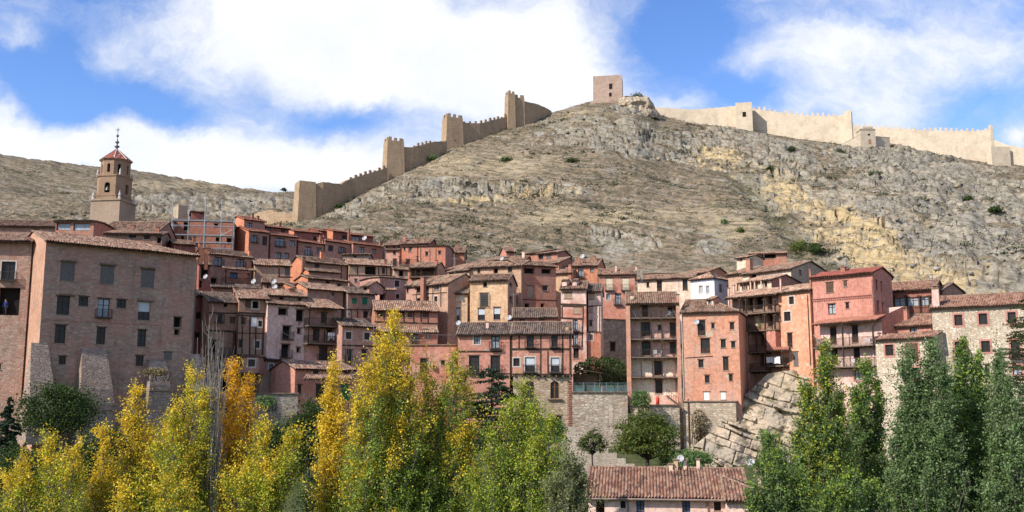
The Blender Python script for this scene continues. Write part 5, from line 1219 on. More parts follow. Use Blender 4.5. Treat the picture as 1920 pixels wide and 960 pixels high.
# ---------------------------------------------------------------- castle ramparts on the ridge
S_C1 = stone((.36, .255, .16), (.46, .335, .215), (.31, .225, .15), (1.6, 1.6, 3.2), .4)      # brownish left walls
S_C2 = stone((.60, .50, .37), (.68, .57, .43), (.55, .46, .34), (1.4, 1.4, 2.8), .2)         # pale right walls
S_C3 = stone((.40, .27, .21), (.50, .38, .30), (.38, .29, .23), (1.1, 1.1, 2.4), .3)         # reddish keep
WALLS, TOWERS = 'castle rampart walls on the ridge', 'castle wall towers on the ridge'
def rampart(label, pts, mat, merl=None, thick=1.3, mw=.95, mh=1.25, gap=1.05, drop=7, group=WALLS, name='rampart_wall', ragged=.12):
    """pts: [(px, py_top, Y)], wall foot sunk into the hill; merl=(i0,i1) span of points carrying merlons"""
    P3 = [at(*p) for p in pts]; mb = MB(); fine = []
    for i in range(len(P3)-1):
        a, b = P3[i], P3[i+1]; n = max(1, int((b-a).length/1.1))
        for k in range(n): fine.append((a.lerp(b, k/n), i))
    fine.append((P3[-1], len(P3)-2))
    rr_ = random.Random(int(pts[0][0]))
    tops = [p+UP*rr_.uniform(-ragged, ragged) for p, _ in fine]
    base = min(p.z for p in P3)
    for i in range(len(tops)-1):
        a, b = tops[i], tops[i+1]; u = Vector((b.x-a.x, b.y-a.y, 0)).normalized(); n = Vector((u.y, -u.x, 0))
        za, zb = min(a.z-1, ground(a.x, a.y)-drop*.3)-1, min(b.z-1, ground(b.x, b.y)-drop*.3)-1
        A0, B0 = Vector((a.x, a.y, za))+n*.25, Vector((b.x, b.y, zb))+n*.25
        bk = -n*thick
        mb.quad(A0, B0, b, a); mb.quad(B0+bk-n*.25, A0+bk-n*.25, a+bk, b+bk); mb.quad(a, b, b+bk, a+bk)
        if i == 0: mb.quad(A0+bk-n*.25, A0, a, a+bk)
        if i == len(tops)-2: mb.quad(B0, B0+bk-n*.25, b+bk, b)
    o = P3[0].copy(); o.z = min(ground(o.x, o.y), o.z-1)
    r = empty(name, o, label, 'castle wall', group); mb.build('masonry', [mat], r)
    if merl:
        for i in range(merl[0], merl[1]):
            a, b = P3[i], P3[i+1]; L = (b-a).length; u3 = (b-a)/L; u = Vector((u3.x, u3.y, 0)).normalized(); n = Vector((u.y, -u.x, 0))
            k = int(L/(mw+gap))
            for q in range(k):
                p = a+u3*(q*(L/k)+.3); hh = mh*rr_.choice((rr_.uniform(.85, 1.15), rr_.uniform(.85, 1.1), rr_.uniform(.4, .9)))
                if rr_.random() < .06: continue
                m2 = MB()
                m2.box(p-UP*.15-n*.55+n*.02, u*mw*rr_.uniform(.85, 1.1), n*.5, UP*(hh+.15)); m2.build('merlon', [mat], r)
    return r
def tower(label, x0, x1, ytop, ybot, Y, yaw, depth, mat, merl=True, batter=.04, wins=(), xs=None, mh=1.2, cat='castle tower', name='castle_tower', group=TOWERS, plinth=0):
    """square tower; front-left corner at px x0, front-right at x1; yaw turns it to show its left (+) or right (-) side"""
    a = at(x0, ytop, Y); wd = (x1-x0)/F*Y*1.0/max(.3, math.cos(yaw)); u = Vector((math.cos(yaw), math.sin(yaw), 0)); n = Vector((u.y, -u.x, 0)); bk = -n*depth
    zt = a.z; zb = min(at(x0, ybot, Y).z, ground(a.x, a.y), ground((a+u*wd).x, (a+u*wd).y), ground((a+bk).x, (a+bk).y))-2.5; H_ = zt-zb
    r = empty(name, Vector((a.x, a.y, zb)), label, cat, group); mb = MB(); s_ = batter*H_
    T = [a, a+u*wd, a+u*wd+bk, a+bk]; Bm = [Vector((p.x, p.y, zb)) for p in T]
    for q, o in enumerate((n*s_-u*s_, n*s_+u*s_, -n*s_+u*s_, -n*s_-u*s_)): Bm[q] += o
    for q in range(4): mb.quad(Bm[q], Bm[(q+1) % 4], T[(q+1) % 4], T[q])
    ip = [T[0]+u*.6-n*.6, T[1]-u*.6-n*.6, T[2]-u*.6+n*.6, T[3]+u*.6+n*.6]
    for q in range(4):
        mb.quad(T[q], T[(q+1) % 4], ip[(q+1) % 4], ip[q]); mb.quad(ip[q], ip[(q+1) % 4], ip[(q+1) % 4]-UP*1.2, ip[q]-UP*1.2)
    mb.poly([p-UP*1.2 for p in ip])
    mb.build('masonry', [mat], r)
    if plinth:
        m2 = MB(); c = (T[0]+T[2])/2; c.z = zb+plinth/2+2; m2.cbox(c, u*(wd+2.2+2*s_), n*(depth+2.2+2*s_), UP*(plinth+2)); m2.build('plinth', [mat], r)
    if merl:
        for q in range(4):
            p, q2 = T[q], T[(q+1) % 4]; L = (q2-p).length; e = (q2-p)/L; inn = Vector((-e.y, e.x, 0)); k = max(2, int(L/1.9))
            for i in range(k):
                m2 = MB(); m2.box(p+e*(L*(i+.2)/k)-UP*.1+inn*.03, e*(L/k*.55), inn*.5, UP*(mh+.1)*random.uniform(.85, 1.1)); m2.build('merlon', [mat], r)
    for (wx0, wy0, wx1, wy1) in wins:
        O = a; d0, d1 = ray(wx0, wy0), ray(wx1, wy1); k0, k1 = d0*(O.dot(n)/d0.dot(n)), d1*(O.dot(n)/d1.dot(n)); off = n*(s_*(zt-k1.z)/H_)
        m2 = MB(); w = (k1-k0).dot(u); m2.box(Vector((k0.x, k0.y, k1.z))+off-n*.3, u*w, n*.33, UP*(k0.z-k1.z), 0)
        e = .16
        m2.box(Vector((k0.x, k0.y, k1.z))+off-n*.3-u*e, u*e, n*.38, UP*(k0.z-k1.z+e), 1); m2.box(Vector((k0.x, k0.y, k1.z))+off-n*.3+u*w, u*e, n*.38, UP*(k0.z-k1.z+e), 1); m2.box(Vector((k0.x, k0.y, k0.z))+off-n*.3, u*w, n*.38, UP*e, 1)
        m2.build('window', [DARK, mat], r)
    return r
R = math.radians
rampart('low ruined rampart wall running left from the lowest tower behind the orange houses', [(470, 402, 318), (505, 394, 314), (540, 399, 311), (565, 404, 308)], S_C1, drop=14, ragged=.3)
tower('lowest rampart tower with a bright left edge, ragged top and no battlements', 562, 590, 338, 425, 303, R(28), 5.5, S_C1, False, .03)
rampart('lowest curtain wall climbing right with stubby ragged battlements in its upper half', [(588, 346, 306), (606, 341, 307), (640, 345, 314), (655, 336, 318), (700, 322, 324), (726, 314, 328)], S_C1, (3, 5), mh=1.1)
tower('second rampart tower up the slope with small battlements and a buttressed right edge', 727, 757, 262, 335, 330, R(24), 5, S_C1, True, .03)
rampart('short curtain wall with battlements between second and third rampart towers', [(757, 275, 334), (775, 276, 336), (812, 266, 345), (838, 264, 352)], S_C1, (0, 2))
tower('third rampart tower, tall and slim with a battlemented top and pale left face', 838, 868, 218, 275, 356, R(26), 4.6, S_C1, True, .03)
rampart('long battlemented curtain wall rising to the twin topped fourth tower', [(868, 230, 360), (900, 231, 364), (925, 225, 368), (952, 218, 373)], S_C1, (0, 3))
tower('slim tall half of the fourth rampart tower, highest battlements of the left ramparts', 953, 966, 175, 262, 372, R(20), 4, S_C1, True, .02)
tower('broader lower half of the fourth rampart tower, standing right of its slim half', 964, 984, 182, 258, 374, R(20), 4.5, S_C1, True, .02)
rampart('plain rounded rampart wall dropping right from the fourth tower into the hillside', [(984, 190, 376), (1004, 194, 380), (1022, 201, 386), (1034, 208, 392)], S_C1)
tower('reddish square keep alone on the summit with a small dark arched window', 1112, 1167, 143, 186, 398, R(-9), 8.5, S_C3, False, .01, [(1142, 157, 1148, 167), (1142, 174, 1147, 181)], cat='castle keep', name='castle_keep', group=None, plinth=1.0)
rampart('unbattlemented rampart wall between the summit rock and the windowed square tower', [(1228, 201, 416), (1260, 203, 415), (1300, 205, 414), (1345, 202, 412), (1380, 198, 410)], S_C2)
tower('square pale rampart tower with one dark window, right of the summit', 1379, 1409, 193, 240, 405, R(-12), 6, S_C2, False, .01, [(1392, 210, 1399, 219)])
rampart('pale curtain wall with regular battlements right of the windowed square tower', [(1410, 204, 411), (1450, 209, 408), (1510, 217, 404), (1570, 217, 400), (1592, 212, 398)], S_C2, (0, 3))
tower('narrow projecting pale rampart tower with a tall bare edge above the stone hut', 1583, 1594, 208, 262, 397, R(-25), 4, S_C2, False, .01)
rampart('far right battlemented pale curtain wall behind the little stone hut', [(1596, 236, 408), (1660, 240, 403), (1740, 245, 397), (1830, 246, 391), (1859, 241, 389)], S_C2, (0, 4))
rampart('last low bare stretch of pale rampart wall at the right edge of the hill', [(1856, 234, 389), (1861, 234, 389), (1864, 262, 389), (1890, 272, 387), (1925, 278, 385), (2000, 290, 380)], S_C2, ragged=.05)
tower('small pale wall stub with a dark shaded right side at the far right edge', 1858, 1897, 274, 298, 384, R(8), 3, S_C2, False, .0)
# small stone hut on the brow
S_HUT = stone((.50, .43, .32), (.58, .50, .39), (.42, .35, .27), (1.6, 1.6, 3.0), .2)
h = empty('stone_hut', at(1600, 272, 385), 'small pale stone hut with a squat square turret and sloping side walls on the brow', 'hut')
def prism(x0, x1, y0t, y1t, yb, Y0_, Y1_, dep, nm):
    a, b = at(x0, y0t, Y0_), at(x1, y1t, Y1_); u = Vector((b.x-a.x, b.y-a.y, 0)).normalized(); n = Vector((u.y, -u.x, 0)); bk = -n*dep
    za, zb = at(x0, yb, Y0_).z-2.5, at(x1, yb, Y1_).z-2.5
    A0, B0 = Vector((a.x, a.y, za)), Vector((b.x, b.y, zb)); mb = MB()
    mb.quad(A0, B0, b, a); mb.quad(B0+bk, A0+bk, a+bk, b+bk); mb.quad(a, b, b+bk, a+bk); mb.quad(A0+bk, A0, a, a+bk); mb.quad(B0, B0+bk, b+bk, b)
    mb.box(a-u*.1+n*.1, u*((Vector((b.x-a.x, b.y-a.y, 0))).length+.2)+UP*(b.z-a.z), bk, UP*.15)
    mb.build(nm, [S_HUT], h); return a, u, n
prism(1578, 1614, 271, 252, 276, 387, 383, 4, 'wing_wall'); a, u, n = prism(1613, 1641, 244, 244, 272, 382, 382, 5, 'turret'); prism(1641, 1668, 256, 258, 268, 384, 386, 4, 'wing_wall')
mb = MB(); p = at(1628.5, 270, 382)+n*.03; mb.box(p-UP*0, u*1.1, n*.05, UP*1.9); mb.build('door', [flat((.30, .16, .1), .8)], h)
mb = MB(); p = at(1627, 254, 382)+n*.03; mb.box(p, u*.9, n*.05, UP*.7); mb.build('window', [DARK], h)
mb = MB(); p = at(1612, 243, 382)+n*.25
mb.box(p, u*6.2, n*-5.4, UP*.35); mb.build('cornice', [S_HUT], h)
mb = MB(); p = at(1618, 242, 382)+n*.1
mb.box(p+UP*.3, u*4.0, n*-4, UP*.7); mb.build('parapet', [S_HUT], h)

# ---------------------------------------------------------------- scaffolding on the unfinished house
h = None
view('B')
a0, a1 = at(*vp(-72, 222), 171.5), at(*vp(392, 240), 173.0)
u = Vector((a1.x-a0.x, a1.y-a0.y, 0)); Ls = u.length; u.normalize(); n = Vector((u.y, -u.x, 0))
zt, zb = a0.z, at(*vp(0, 470), 172).z
sc = empty('scaffolding', Vector((a0.x, a0.y, zb)), 'grey steel scaffolding with four decks in front of the unfinished brick house', 'scaffold')
for i, x in enumerate((-62, 58, 178, 298, 390)):
    p = at(*vp(x, 300), 172); k = Vector((p.x-a0.x, p.y-a0.y, 0)).dot(u)
    for dd in (0, .95):
        mb = MB(); top = zt+(4.0 if i < 4 and dd == 0 else 1.0); mb.tube([Vector((a0.x, a0.y, zb))+u*k+n*dd*-1+n*.9, Vector((a0.x, a0.y, top))+u*k+n*dd*-1+n*.9], .07 if i != 2 else .11, 6); mb.build('upright', [GALV], sc)
for yy_ in (222, 262, 330, 385, 428):
    z_ = at(*vp(-70, yy_-6), 171.5).z
    mb = MB(); o = Vector((a0.x, a0.y, z_)); mb.box(o+n*.92, u*Ls, n*.05, UP*.09); mb.box(o+n*.0, u*Ls, n*.05, UP*.07); mb.build('ledger', [GALV], sc)
    if yy_ in (222, 330, 385):
        mb = MB(); mb.box(o+n*.05-UP*.12, u*Ls, n*.86, UP*.07); mb.box(o+n*.93-UP*.1, u*Ls, n*.03, UP*.16); mb.build('deck', [flat((.24, .25, .25), .7, .3)], sc)
mb = MB(); p, q_ = at(*vp(300, 335), 172), at(*vp(388, 290), 172.5); mb.tube([p+n*.9, q_+n*.9], .05, 5); mb.build('brace', [GALV], sc)
# stone stub tower beyond it
tower('square pale stone stump rising behind the scaffolding', 335, 349, 384, 412, 182, R(38), 3.4, stone((.42, .34, .23), (.5, .41, .29), (.36, .28, .2), (2, 2, 4), .2), False, .0, group=None, name='stone_stump', cat='stone tower')

# ---------------------------------------------------------------- rock: bedded cliff below the galleries and the summit crag
CLIFFM, nt = newmat('bedded_limestone'); p = pos(nt)
ca = nd(nt, 'ShaderNodeAttribute', attribute_name='tone').outputs['Fac']
c = mixc(nt, ca, (.42, .325, .225), (.31, .26, .20))
c = mixc(nt, mapr(nt, noi(nt, p, 1.1, 6, .7), .42, .66, 0, .7), c, (.26, .235, .2))
c = mixc(nt, mapr(nt, noi(nt, p, .5, 5, .7), .5, .66, 0, .6), c, (.60, .47, .32))
c = mixc(nt, mapr(nt, noi(nt, p, .55, 7, .75), .52, .62, 0, .85), c, (.15, .125, .07))
bsdf(nt, c, .95, noi(nt, p, 2.5, 7, .75), .1, .12, .8)
def cliff(name, label, top, bot, nu, nv, dipx, bed, blk, amp, kind='structure', seed=1):
    """blocky face between a top and a bottom polyline [(px,py,Y)]"""
    T = np.array([list(at(*p)) for p in top]); B_ = np.array([list(at(*p)) for p in bot])
    tu = np.linspace(0, 1, len(T)); tb = np.linspace(0, 1, len(B_)); su = np.linspace(0, 1, nu); sv = np.linspace(0, 1, nv)
    TT = np.stack([np.interp(su, tu, T[:, k]) for k in range(3)], -1); BB = np.stack([np.interp(su, tb, B_[:, k]) for k in range(3)], -1)
    f = sv[None, :, None]; bow = np.sin(sv*np.pi)[None, :, None]*np.array([0, -1.2, .6])
    Pn = TT[:, None]*(1-f)+BB[:, None]*f+bow
    X, Yv, Zv = Pn[..., 0], Pn[..., 1], Pn[..., 2]
    bp = Zv+X*dipx+(fbm(X*.12, Zv*.12, seed, 3)-.5)*3.0+(fbm(X*.6, Zv*.6, seed+1, 3)-.5)*.5
    bp = bp+.5*np.sin(bp*1.05+seed)+.28*np.sin(bp*2.3)
    i = np.floor(bp/bed); fi = bp/bed-i; sx = X-Zv*dipx+_h(i, 0*i, seed+5)*9; wd = blk*(.6+1.2*_h(i, 0*i+3, seed+6)); j = np.floor(sx/wd); fj = sx/wd-j
    pr = (_h(i, j, seed+9)-.35)*amp+(_h(i, 0*i, seed+2)-.5)*amp*1.2
    crack = np.minimum(sstep(0, .07, fi)*sstep(0, .05, 1-fi), sstep(0, .04, fj)*sstep(0, .04, 1-fj))
    pr = pr*crack-(1-crack)*.38+(fbm(X*.7, Zv*.7+Yv*.3, seed+3, 5)-.5)*1.4+(fbm(X*.2, Zv*.25, seed+8, 3)-.5)*2.4
    nrm = np.array([-.12, -.95, .15]); Pn = Pn+nrm*pr[..., None]
    tone = np.clip(_h(i, j, seed+12)*.9, 0, 1)
    ii, jj = np.meshgrid(np.arange(nu-1), np.arange(nv-1), indexing='ij'); q = (ii*nv+jj).ravel()
    o = npmesh(name, Pn.reshape(-1, 3), np.stack([q, q+1, q+nv+1, q+nv], -1), CLIFFM, attrs={'tone': tone.ravel()})
    if kind: o['kind'] = kind
    return o
cliff('cliff', None, [(1240, 872, 121), (1300, 838, 123), (1345, 800, 125), (1385, 752, 127.5), (1440, 700, 129), (1530, 690, 128), (1600, 700, 125.5), (1680, 720, 121)],
      [(1235, 935, 117.5), (1300, 935, 118), (1370, 935, 119), (1450, 935, 120), (1530, 935, 119.5), (1600, 935, 118), (1680, 935, 116), (1760, 935, 114)], 460, 420, .5, .95, 2.6, .75)
b_ = cliff('summit_crag', None, [(1160, 186, 397), (1178, 179, 395), (1200, 179, 394), (1216, 184, 394), (1226, 196, 396), (1233, 214, 400)], [(1150, 205, 392), (1178, 210, 390), (1200, 216, 388), (1216, 220, 388), (1228, 222, 390), (1240, 224, 394)], 90, 60, -.2, 2.2, 1.6, 1.6, seed=4)
# ---------------------------------------------------------------- trees
BARK = flat((.19, .165, .135), .95, .4, sc=8); PBARK = flat((.31, .28, .245), .95, .35, sc=5); DBARK = flat((.07, .055, .045), .95, .4, sc=8)
class Tubes:
    """many thin tapered limbs in one mesh"""
    def __init__(s): s.V = []; s.F = []; s.n = 0
    def add(s, pts, r0, r1, k=4):
        pts = np.asarray(pts, float); m = len(pts); rad = np.linspace(r0, r1, m)
        t = np.gradient(pts, axis=0); t /= np.linalg.norm(t, axis=1)[:, None]+1e-9
        a = np.cross(t, [0.31, .95, .05]); a /= np.linalg.norm(a, axis=1)[:, None]+1e-9; b = np.cross(t, a)
        an = np.arange(k)*2*np.pi/k
        R_ = pts[:, None]+(a[:, None]*np.cos(an)[None, :, None]+b[:, None]*np.sin(an)[None, :, None])*rad[:, None, None]
        s.V.append(R_.reshape(-1, 3)); q = np.arange(m-1)[:, None]*k+np.arange(k)[None]; q2 = np.arange(m-1)[:, None]*k+(np.arange(k)[None]+1) % k
        s.F.append((np.stack([q, q2, q2+k, q+k], -1)+s.n).reshape(-1, 4)); s.n += m*k
    def build(s, name, mat, parent): return npmesh(name, np.concatenate(s.V), np.concatenate(s.F), mat, parent=parent, smooth=True)
def crown(parent, P, L, c, asp=.75, up=.25, nb=None, mat=None):
    V, Fq, cc = leaves(P, L, c, asp, up, nb); return npmesh('crown', V, Fq, mat or LEAF, parent=parent, col=cc)
def palcol(pal, w, n):
    pal = np.array(pal); k = rng.choice(len(pal), n, p=np.array(w)/np.sum(w)); return pal[k]
YEL = [(.72, .48, .025), (.78, .55, .035), (.80, .61, .075), (.55, .43, .03)]
YGR = [(.31, .36, .03), (.40, .41, .035), (.23, .30, .03), (.54, .47, .035)]
GRN = [(.20, .30, .045), (.26, .36, .05), (.33, .39, .045), (.14, .22, .035)]
DKG = [(.11, .185, .06), (.145, .225, .075), (.085, .145, .045), (.18, .25, .08)]
SIL = [(.17, .245, .105), (.13, .205, .08), (.23, .29, .14), (.10, .165, .06)]
def poplar(label, D, spires, ybot=1050, dens=1.0, L=.08, cfun=None, group='poplars in front of the town', trunk=True, bark=None, spread=.34, wide=1.5, gapf=.0, cat='poplar tree'):
    """spires: (px tip, py tip, half width px, py where its base is) ; each an upright leafy column of ascending twigs"""
    cx = np.mean([s_[0] for s_ in spires]); g = at(cx, 900, D); gz = ground(g.x, g.y)
    r = empty('poplar_tree', Vector((g.x, g.y, gz-.1)), label, cat, group)
    tb = Tubes(); PP, CC = [], []
    top = at(cx, ybot, D); tz = max(gz+1.5, top.z)
    hub = np.array([g.x, g.y, tz-1.0])
    tb.add([(g.x, g.y, gz-.2), (g.x+.05, g.y, (gz+tz)/2), tuple(hub)], .26, .2, 8)
    for (px, py, hw, yb) in spires:
        dy = rng.uniform(-.8, .8); T = np.array(at(px, py, D+dy)); Bp = np.array(at(px+(cx-px)*spread, yb, D+dy*.4)); H_ = T[2]-Bp[2]; Rw = hw*D/F*wide
        nseg = 10; ax = [Bp+(T-Bp)*f+np.array([rng.normal()*.05, rng.normal()*.05, 0])*min(1, 4*f*(1-f)+.1)*Rw*2 for f in np.linspace(0, 1, nseg)]
        ax[-1] = T; ax = np.array(ax)
        tb.add([tuple(hub), tuple((hub+ax[0])/2+np.array([0, 0, -.1])), tuple(ax[0])], .14, .1, 6); tb.add(ax, .085, .012, 5)
        fs = np.linspace(0, 1, nseg)
        nbo = int((5+H_*2.6*max(1, (Rw/.8)**1.3))*dens)
        for q in range(nbo):                       # ascending boughs, each a leafy mass of its own
            f = 1-((q+rng.random())/nbo)**.9; tip = 1-f
            prof = min(1, (tip*H_/(1.6+.25*H_))**.8+.05)*(1-.2*float(sstep(.75, 1, tip)))
            an = q*2.4+rng.normal()*.5; rad = Rw*prof*rng.uniform(.3, 1.05)
            e = np.array([np.interp(f, fs, ax[:, k]) for k in range(3)])+np.array([math.cos(an)*rad, math.sin(an)*rad, rng.uniform(0, .3)])
            f2 = max(f-(rad*1.9+.4)/max(H_, .5), 0); s_ = np.array([np.interp(f2, fs, ax[:, k]) for k in range(3)])
            mid = (s_+e)/2+np.array([(e[0]-s_[0])*.15, (e[1]-s_[1])*.15, -.1]); tb.add([s_, mid, e], .026, .008, 4)
            bias = rng.normal()*.16; tone = rng.uniform(.82, 1.14); bl_ = np.linalg.norm(e-s_); sz = min(.34, .12+.16*bl_)
            for w_ in range(int(rng.integers(8, 13))):
                u_ = rng.uniform(.35, 1.05)**.8; a0 = s_+(e-s_)*min(u_, 1); b0 = a0+np.array([rng.normal()*sz, rng.normal()*sz, abs(rng.normal())*sz*1.3+.1])
                tb.add([a0, b0], .008, .003, 3)
                nl = int(rng.integers(18, 36)*(.55 if rng.random() < gapf else 1)); w = rng.random((nl, 1))
                P = a0+(b0-a0)*(.15+w)+rng.normal(size=(nl, 3))*np.array([.08, .08, .1]); PP.append(P)
                CC.append(cfun(f, (P[:, 2]-Bp[2])/max(H_, .1)+bias, nl)*tone)
    P = np.concatenate(PP); C_ = np.concatenate(CC)*rng.uniform(.78, 1.2, (len(P), 1))
    tb.build('trunk', bark or BARK, r); crown(r, P, L*rng.uniform(.55, 1.3, len(P)), C_)
    return r
def mixf(topc, botc, f0=.35, f1=.75, noise_=.14):
    def fn(f, ft, n):
        t = np.clip((ft-f0)/(f1-f0)+rng.normal()*noise_, 0, 1); k = rng.random(n) < t
        return np.where(k[:, None], palcol(topc, [3, 3, 2, 1], n), palcol(botc, [3, 3, 2, 1], n))*rng.uniform(.85, 1.12)
    return fn
cY = mixf(YEL, YGR, .0, .5); cYG = mixf(YEL, YGR, .55, 1.2); cG = mixf(YGR, GRN, .45, 1.1); cGY = mixf(YEL, GRN, .55, 1.15); cD = mixf(SIL, DKG, .2, 1.3); cD2 = mixf(GRN, DKG, .5, 1.5); cYT = mixf(YEL, YGR, .25, .8); cGT = mixf(YGR, GRN, .1, .9)
G1, G2 = 'autumn poplars in front of the town, left', 'dark green poplars in front of the stone house'
poplar('broad yellow green autumn poplar filling the bottom left corner', 41, [(40, 870, 34, 1040), (95, 826, 50, 1040), (140, 845, 38, 1040), (15, 905, 40, 1050)], cfun=cYG, group=G1, wide=1.2, dens=1.35)
poplar('slim autumn poplar with sparse yellow tip in front of the short mansion buttress', 43, [(250, 728, 22, 1000), (238, 790, 26, 1000), (275, 800, 24, 1020)], cfun=cYT, group=G1, wide=1.2, dens=1.35, gapf=.4)
poplar('small thin yellow poplar top between the corner tree and the slim autumn poplar', 42, [(192, 806, 18, 1040), (205, 880, 36, 1040), (175, 900, 30, 1040)], cfun=cYT, group=G1, wide=1.2, dens=1.35, gapf=.4)
poplar('tall leaning yellow green poplar just left of the bare white poplar', 42, [(362, 706, 34, 1010), (386, 740, 24, 1000), (330, 770, 40, 1020), (300, 800, 36, 1030), (365, 850, 46, 1050), (270, 880, 46, 1050)], cfun=cYG, group=G1, wide=1.2, dens=1.35)
poplar('bushy low yellow poplar in front of the leaning yellow green poplar', 38, [(225, 915, 34, 1080), (310, 900, 34, 1080), (355, 930, 30, 1080)], cfun=cYG, group=G1, wide=1.2, dens=1.35)
poplar('narrow bright orange yellow poplar just right of the bare white poplar', 43, [(438, 676, 19, 1000), (466, 712, 13, 960), (420, 790, 22, 1010), (440, 810, 26, 1020)], cfun=mixf([(.76, .40, .015), (.82, .46, .02), (.84, .52, .04), (.62, .38, .02)], YEL, .0, .5), group=G1, wide=1.2, dens=1.35)
poplar('yellow green poplar with a long bough slanting out to the right', 40, [(562, 815, 22, 960), (530, 845, 30, 990), (490, 800, 26, 1000), (500, 870, 40, 1030), (450, 880, 40, 1050), (420, 900, 36, 1050)], cfun=cYG, group=G1, wide=1.2, dens=1.35, spread=.75)
poplar('lone slender golden column poplar in front of the green garage doors', 42, [(622, 694, 17, 1030), (612, 745, 19, 1040), (638, 755, 18, 1040), (626, 860, 27, 1060)], cfun=cY, group=G1, wide=1.2, dens=1.35, spread=.1)
poplar('tallest poplar with a golden spire above a broad green crown', 41, [(735, 590, 24, 900), (718, 640, 32, 960), (755, 645, 22, 960), (690, 690, 34, 1000), (668, 760, 26, 1020), (700, 790, 50, 1060), (770, 720, 34, 1020), (750, 800, 50, 1060), (680, 880, 46, 1070)], cfun=mixf(YEL, GRN, .55, .9), group=G1, wide=1.6, dens=1.35, spread=.25)
poplar('green poplar flecked with yellow leaves, twin tips below the flat red house', 42, [(848, 668, 22, 1000), (800, 690, 26, 1010), (870, 700, 24, 1010), (830, 740, 40, 1040), (790, 800, 44, 1050), (860, 820, 44, 1060), (885, 810, 20, 1020), (760, 880, 46, 1070)], cfun=cGY, group=G1, wide=1.6, dens=1.35, spread=.25)
poplar('broad green poplar with a yellow shot crown in front of the arched windows', 39, [(980, 728, 26, 1010), (1000, 760, 24, 1010), (950, 770, 32, 1020), (1035, 790, 22, 1020), (920, 810, 30, 1040), (1000, 840, 50, 1060), (950, 880, 54, 1070), (1050, 850, 26, 1050), (890, 900, 40, 1070)], cfun=cG, group=G1, wide=1.2, dens=1.35, spread=.3)
poplar('small grey green willow like poplar right of the yellow shot crown', 37, [(1062, 850, 26, 1060), (1085, 880, 24, 1070), (1040, 900, 30, 1080)], cfun=mixf([(.20, .21, .09), (.16, .19, .075), (.25, .25, .11), (.12, .15, .06)], [(.15, .18, .06), (.11, .14, .045), (.2, .2, .08), (.09, .12, .04)], .2, 1), group=G1, wide=1.2, dens=1.35, L=.085)
# right
poplar('dark green poplar with faint yellow flecks in front of the rose house', 52, [(1548, 656, 26, 1010), (1515, 730, 34, 1030), (1575, 740, 28, 1020), (1540, 800, 48, 1060), (1500, 830, 32, 1050), (1570, 870, 44, 1070)], cfun=mixf(YGR, DKG, .3, 1.6, .3), group=G2, wide=1.15, dens=1.7, L=.12)
poplar('small dark poplar leaning over the pink hotel roof', 48, [(1440, 816, 18, 1000), (1462, 850, 22, 1010), (1450, 900, 34, 1060), (1500, 900, 34, 1060), (1410, 930, 22, 1060)], cfun=cD2, group=G2, wide=1.15, dens=1.7, L=.11)
poplar('thin dark green poplar with see through gaps left of the annex', 56, [(1625, 684, 17, 1010), (1605, 730, 25, 1030), (1645, 720, 20, 1030), (1620, 800, 40, 1050), (1650, 860, 36, 1060)], cfun=cD2, group=G2, wide=1.15, dens=1.7, L=.125, gapf=.4)
poplar('big dense dark green poplar in front of the annex ground floor', 51, [(1745, 652, 28, 1010), (1702, 662, 24, 1010), (1775, 690, 22, 1020), (1720, 730, 50, 1040), (1760, 780, 50, 1050), (1690, 780, 36, 1050), (1740, 870, 60, 1070)], cfun=cD, group=G2, wide=1.15, dens=1.7, L=.12)
poplar('dark green pointed poplar in front of the stone house balcony window', 54, [(1807, 648, 22, 1010), (1830, 672, 24, 1010), (1795, 710, 30, 1030), (1845, 740, 34, 1040), (1810, 800, 46, 1060), (1850, 860, 46, 1070)], cfun=cD2, group=G2, wide=1.15, dens=1.7, L=.125)
poplar('silvery dark poplar at the right edge under the pine branch', 50, [(1872, 672, 20, 1010), (1890, 720, 26, 1030), (1910, 770, 30, 1050), (1880, 830, 44, 1060), (1925, 850, 40, 1070), (1950, 760, 40, 1060), (1860, 920, 40, 1070)], cfun=cD, group=G2, wide=1.15, dens=1.7, L=.115)
poplar('low dark green poplar between the leaning poplar and the annex trees', 47, [(1590, 900, 36, 1070), (1560, 925, 36, 1080), (1640, 915, 40, 1080)], cfun=cD2, group=G2, wide=1.15, dens=1.7, L=.115)

def bare(label, D, px, ytop, w, n, ybot=1000, bark=None, name='bare_poplar', r0=.045):
    g = at(px-5, 930, D); gz = ground(g.x, g.y); r = empty(name, Vector((g.x, g.y, gz-.1)), label, 'bare tree'); tb = Tubes(); T0 = at(px, ybot, D)
    hub = np.array([g.x, g.y, max(T0.z, gz+2)])
    tb.add([(g.x, g.y, gz-.2), (g.x+.1, g.y, gz+3), tuple(hub)], .2*(1 if n > 6 else .25), .15*(1 if n > 6 else .25), 8)
    for k in range(n):
        q = np.array(at(px+rng.normal()*w*.5, ytop+(rng.random()**1.4)*230*(1 if n > 6 else .3), D+rng.normal()*.3)); st = hub+np.array([0, 0, rng.uniform(-.5, 1.2)*(n > 6)])
        m1 = st+(q-st)*rng.uniform(.25, .45); m1[0] = st[0]+(q[0]-st[0])*rng.uniform(.1, .5)+rng.normal()*.12; m2 = m1+(q-m1)*.55+rng.normal(size=3)*np.array([.1, .1, .05])
        pts = np.array([st, m1, m2, q]); tb.add(pts, r0*rng.uniform(.5, 1.1), .007, 4)
        for z in range(9 if n > 6 else 3):
            f = rng.uniform(.3, .98)*3; i = min(int(f), 2); a = pts[i]+(pts[i+1]-pts[i])*(f-i); b = a+np.array([rng.normal()*.16, rng.normal()*.16, rng.uniform(.25, .8)])
            tb.add([a, (a+b)/2+rng.normal(size=3)*.03+np.array([(b[0]-a[0])*.2, 0, -.03]), b], .009, .003, 3)
    tb.build('trunk', bark or PBARK, r); return r
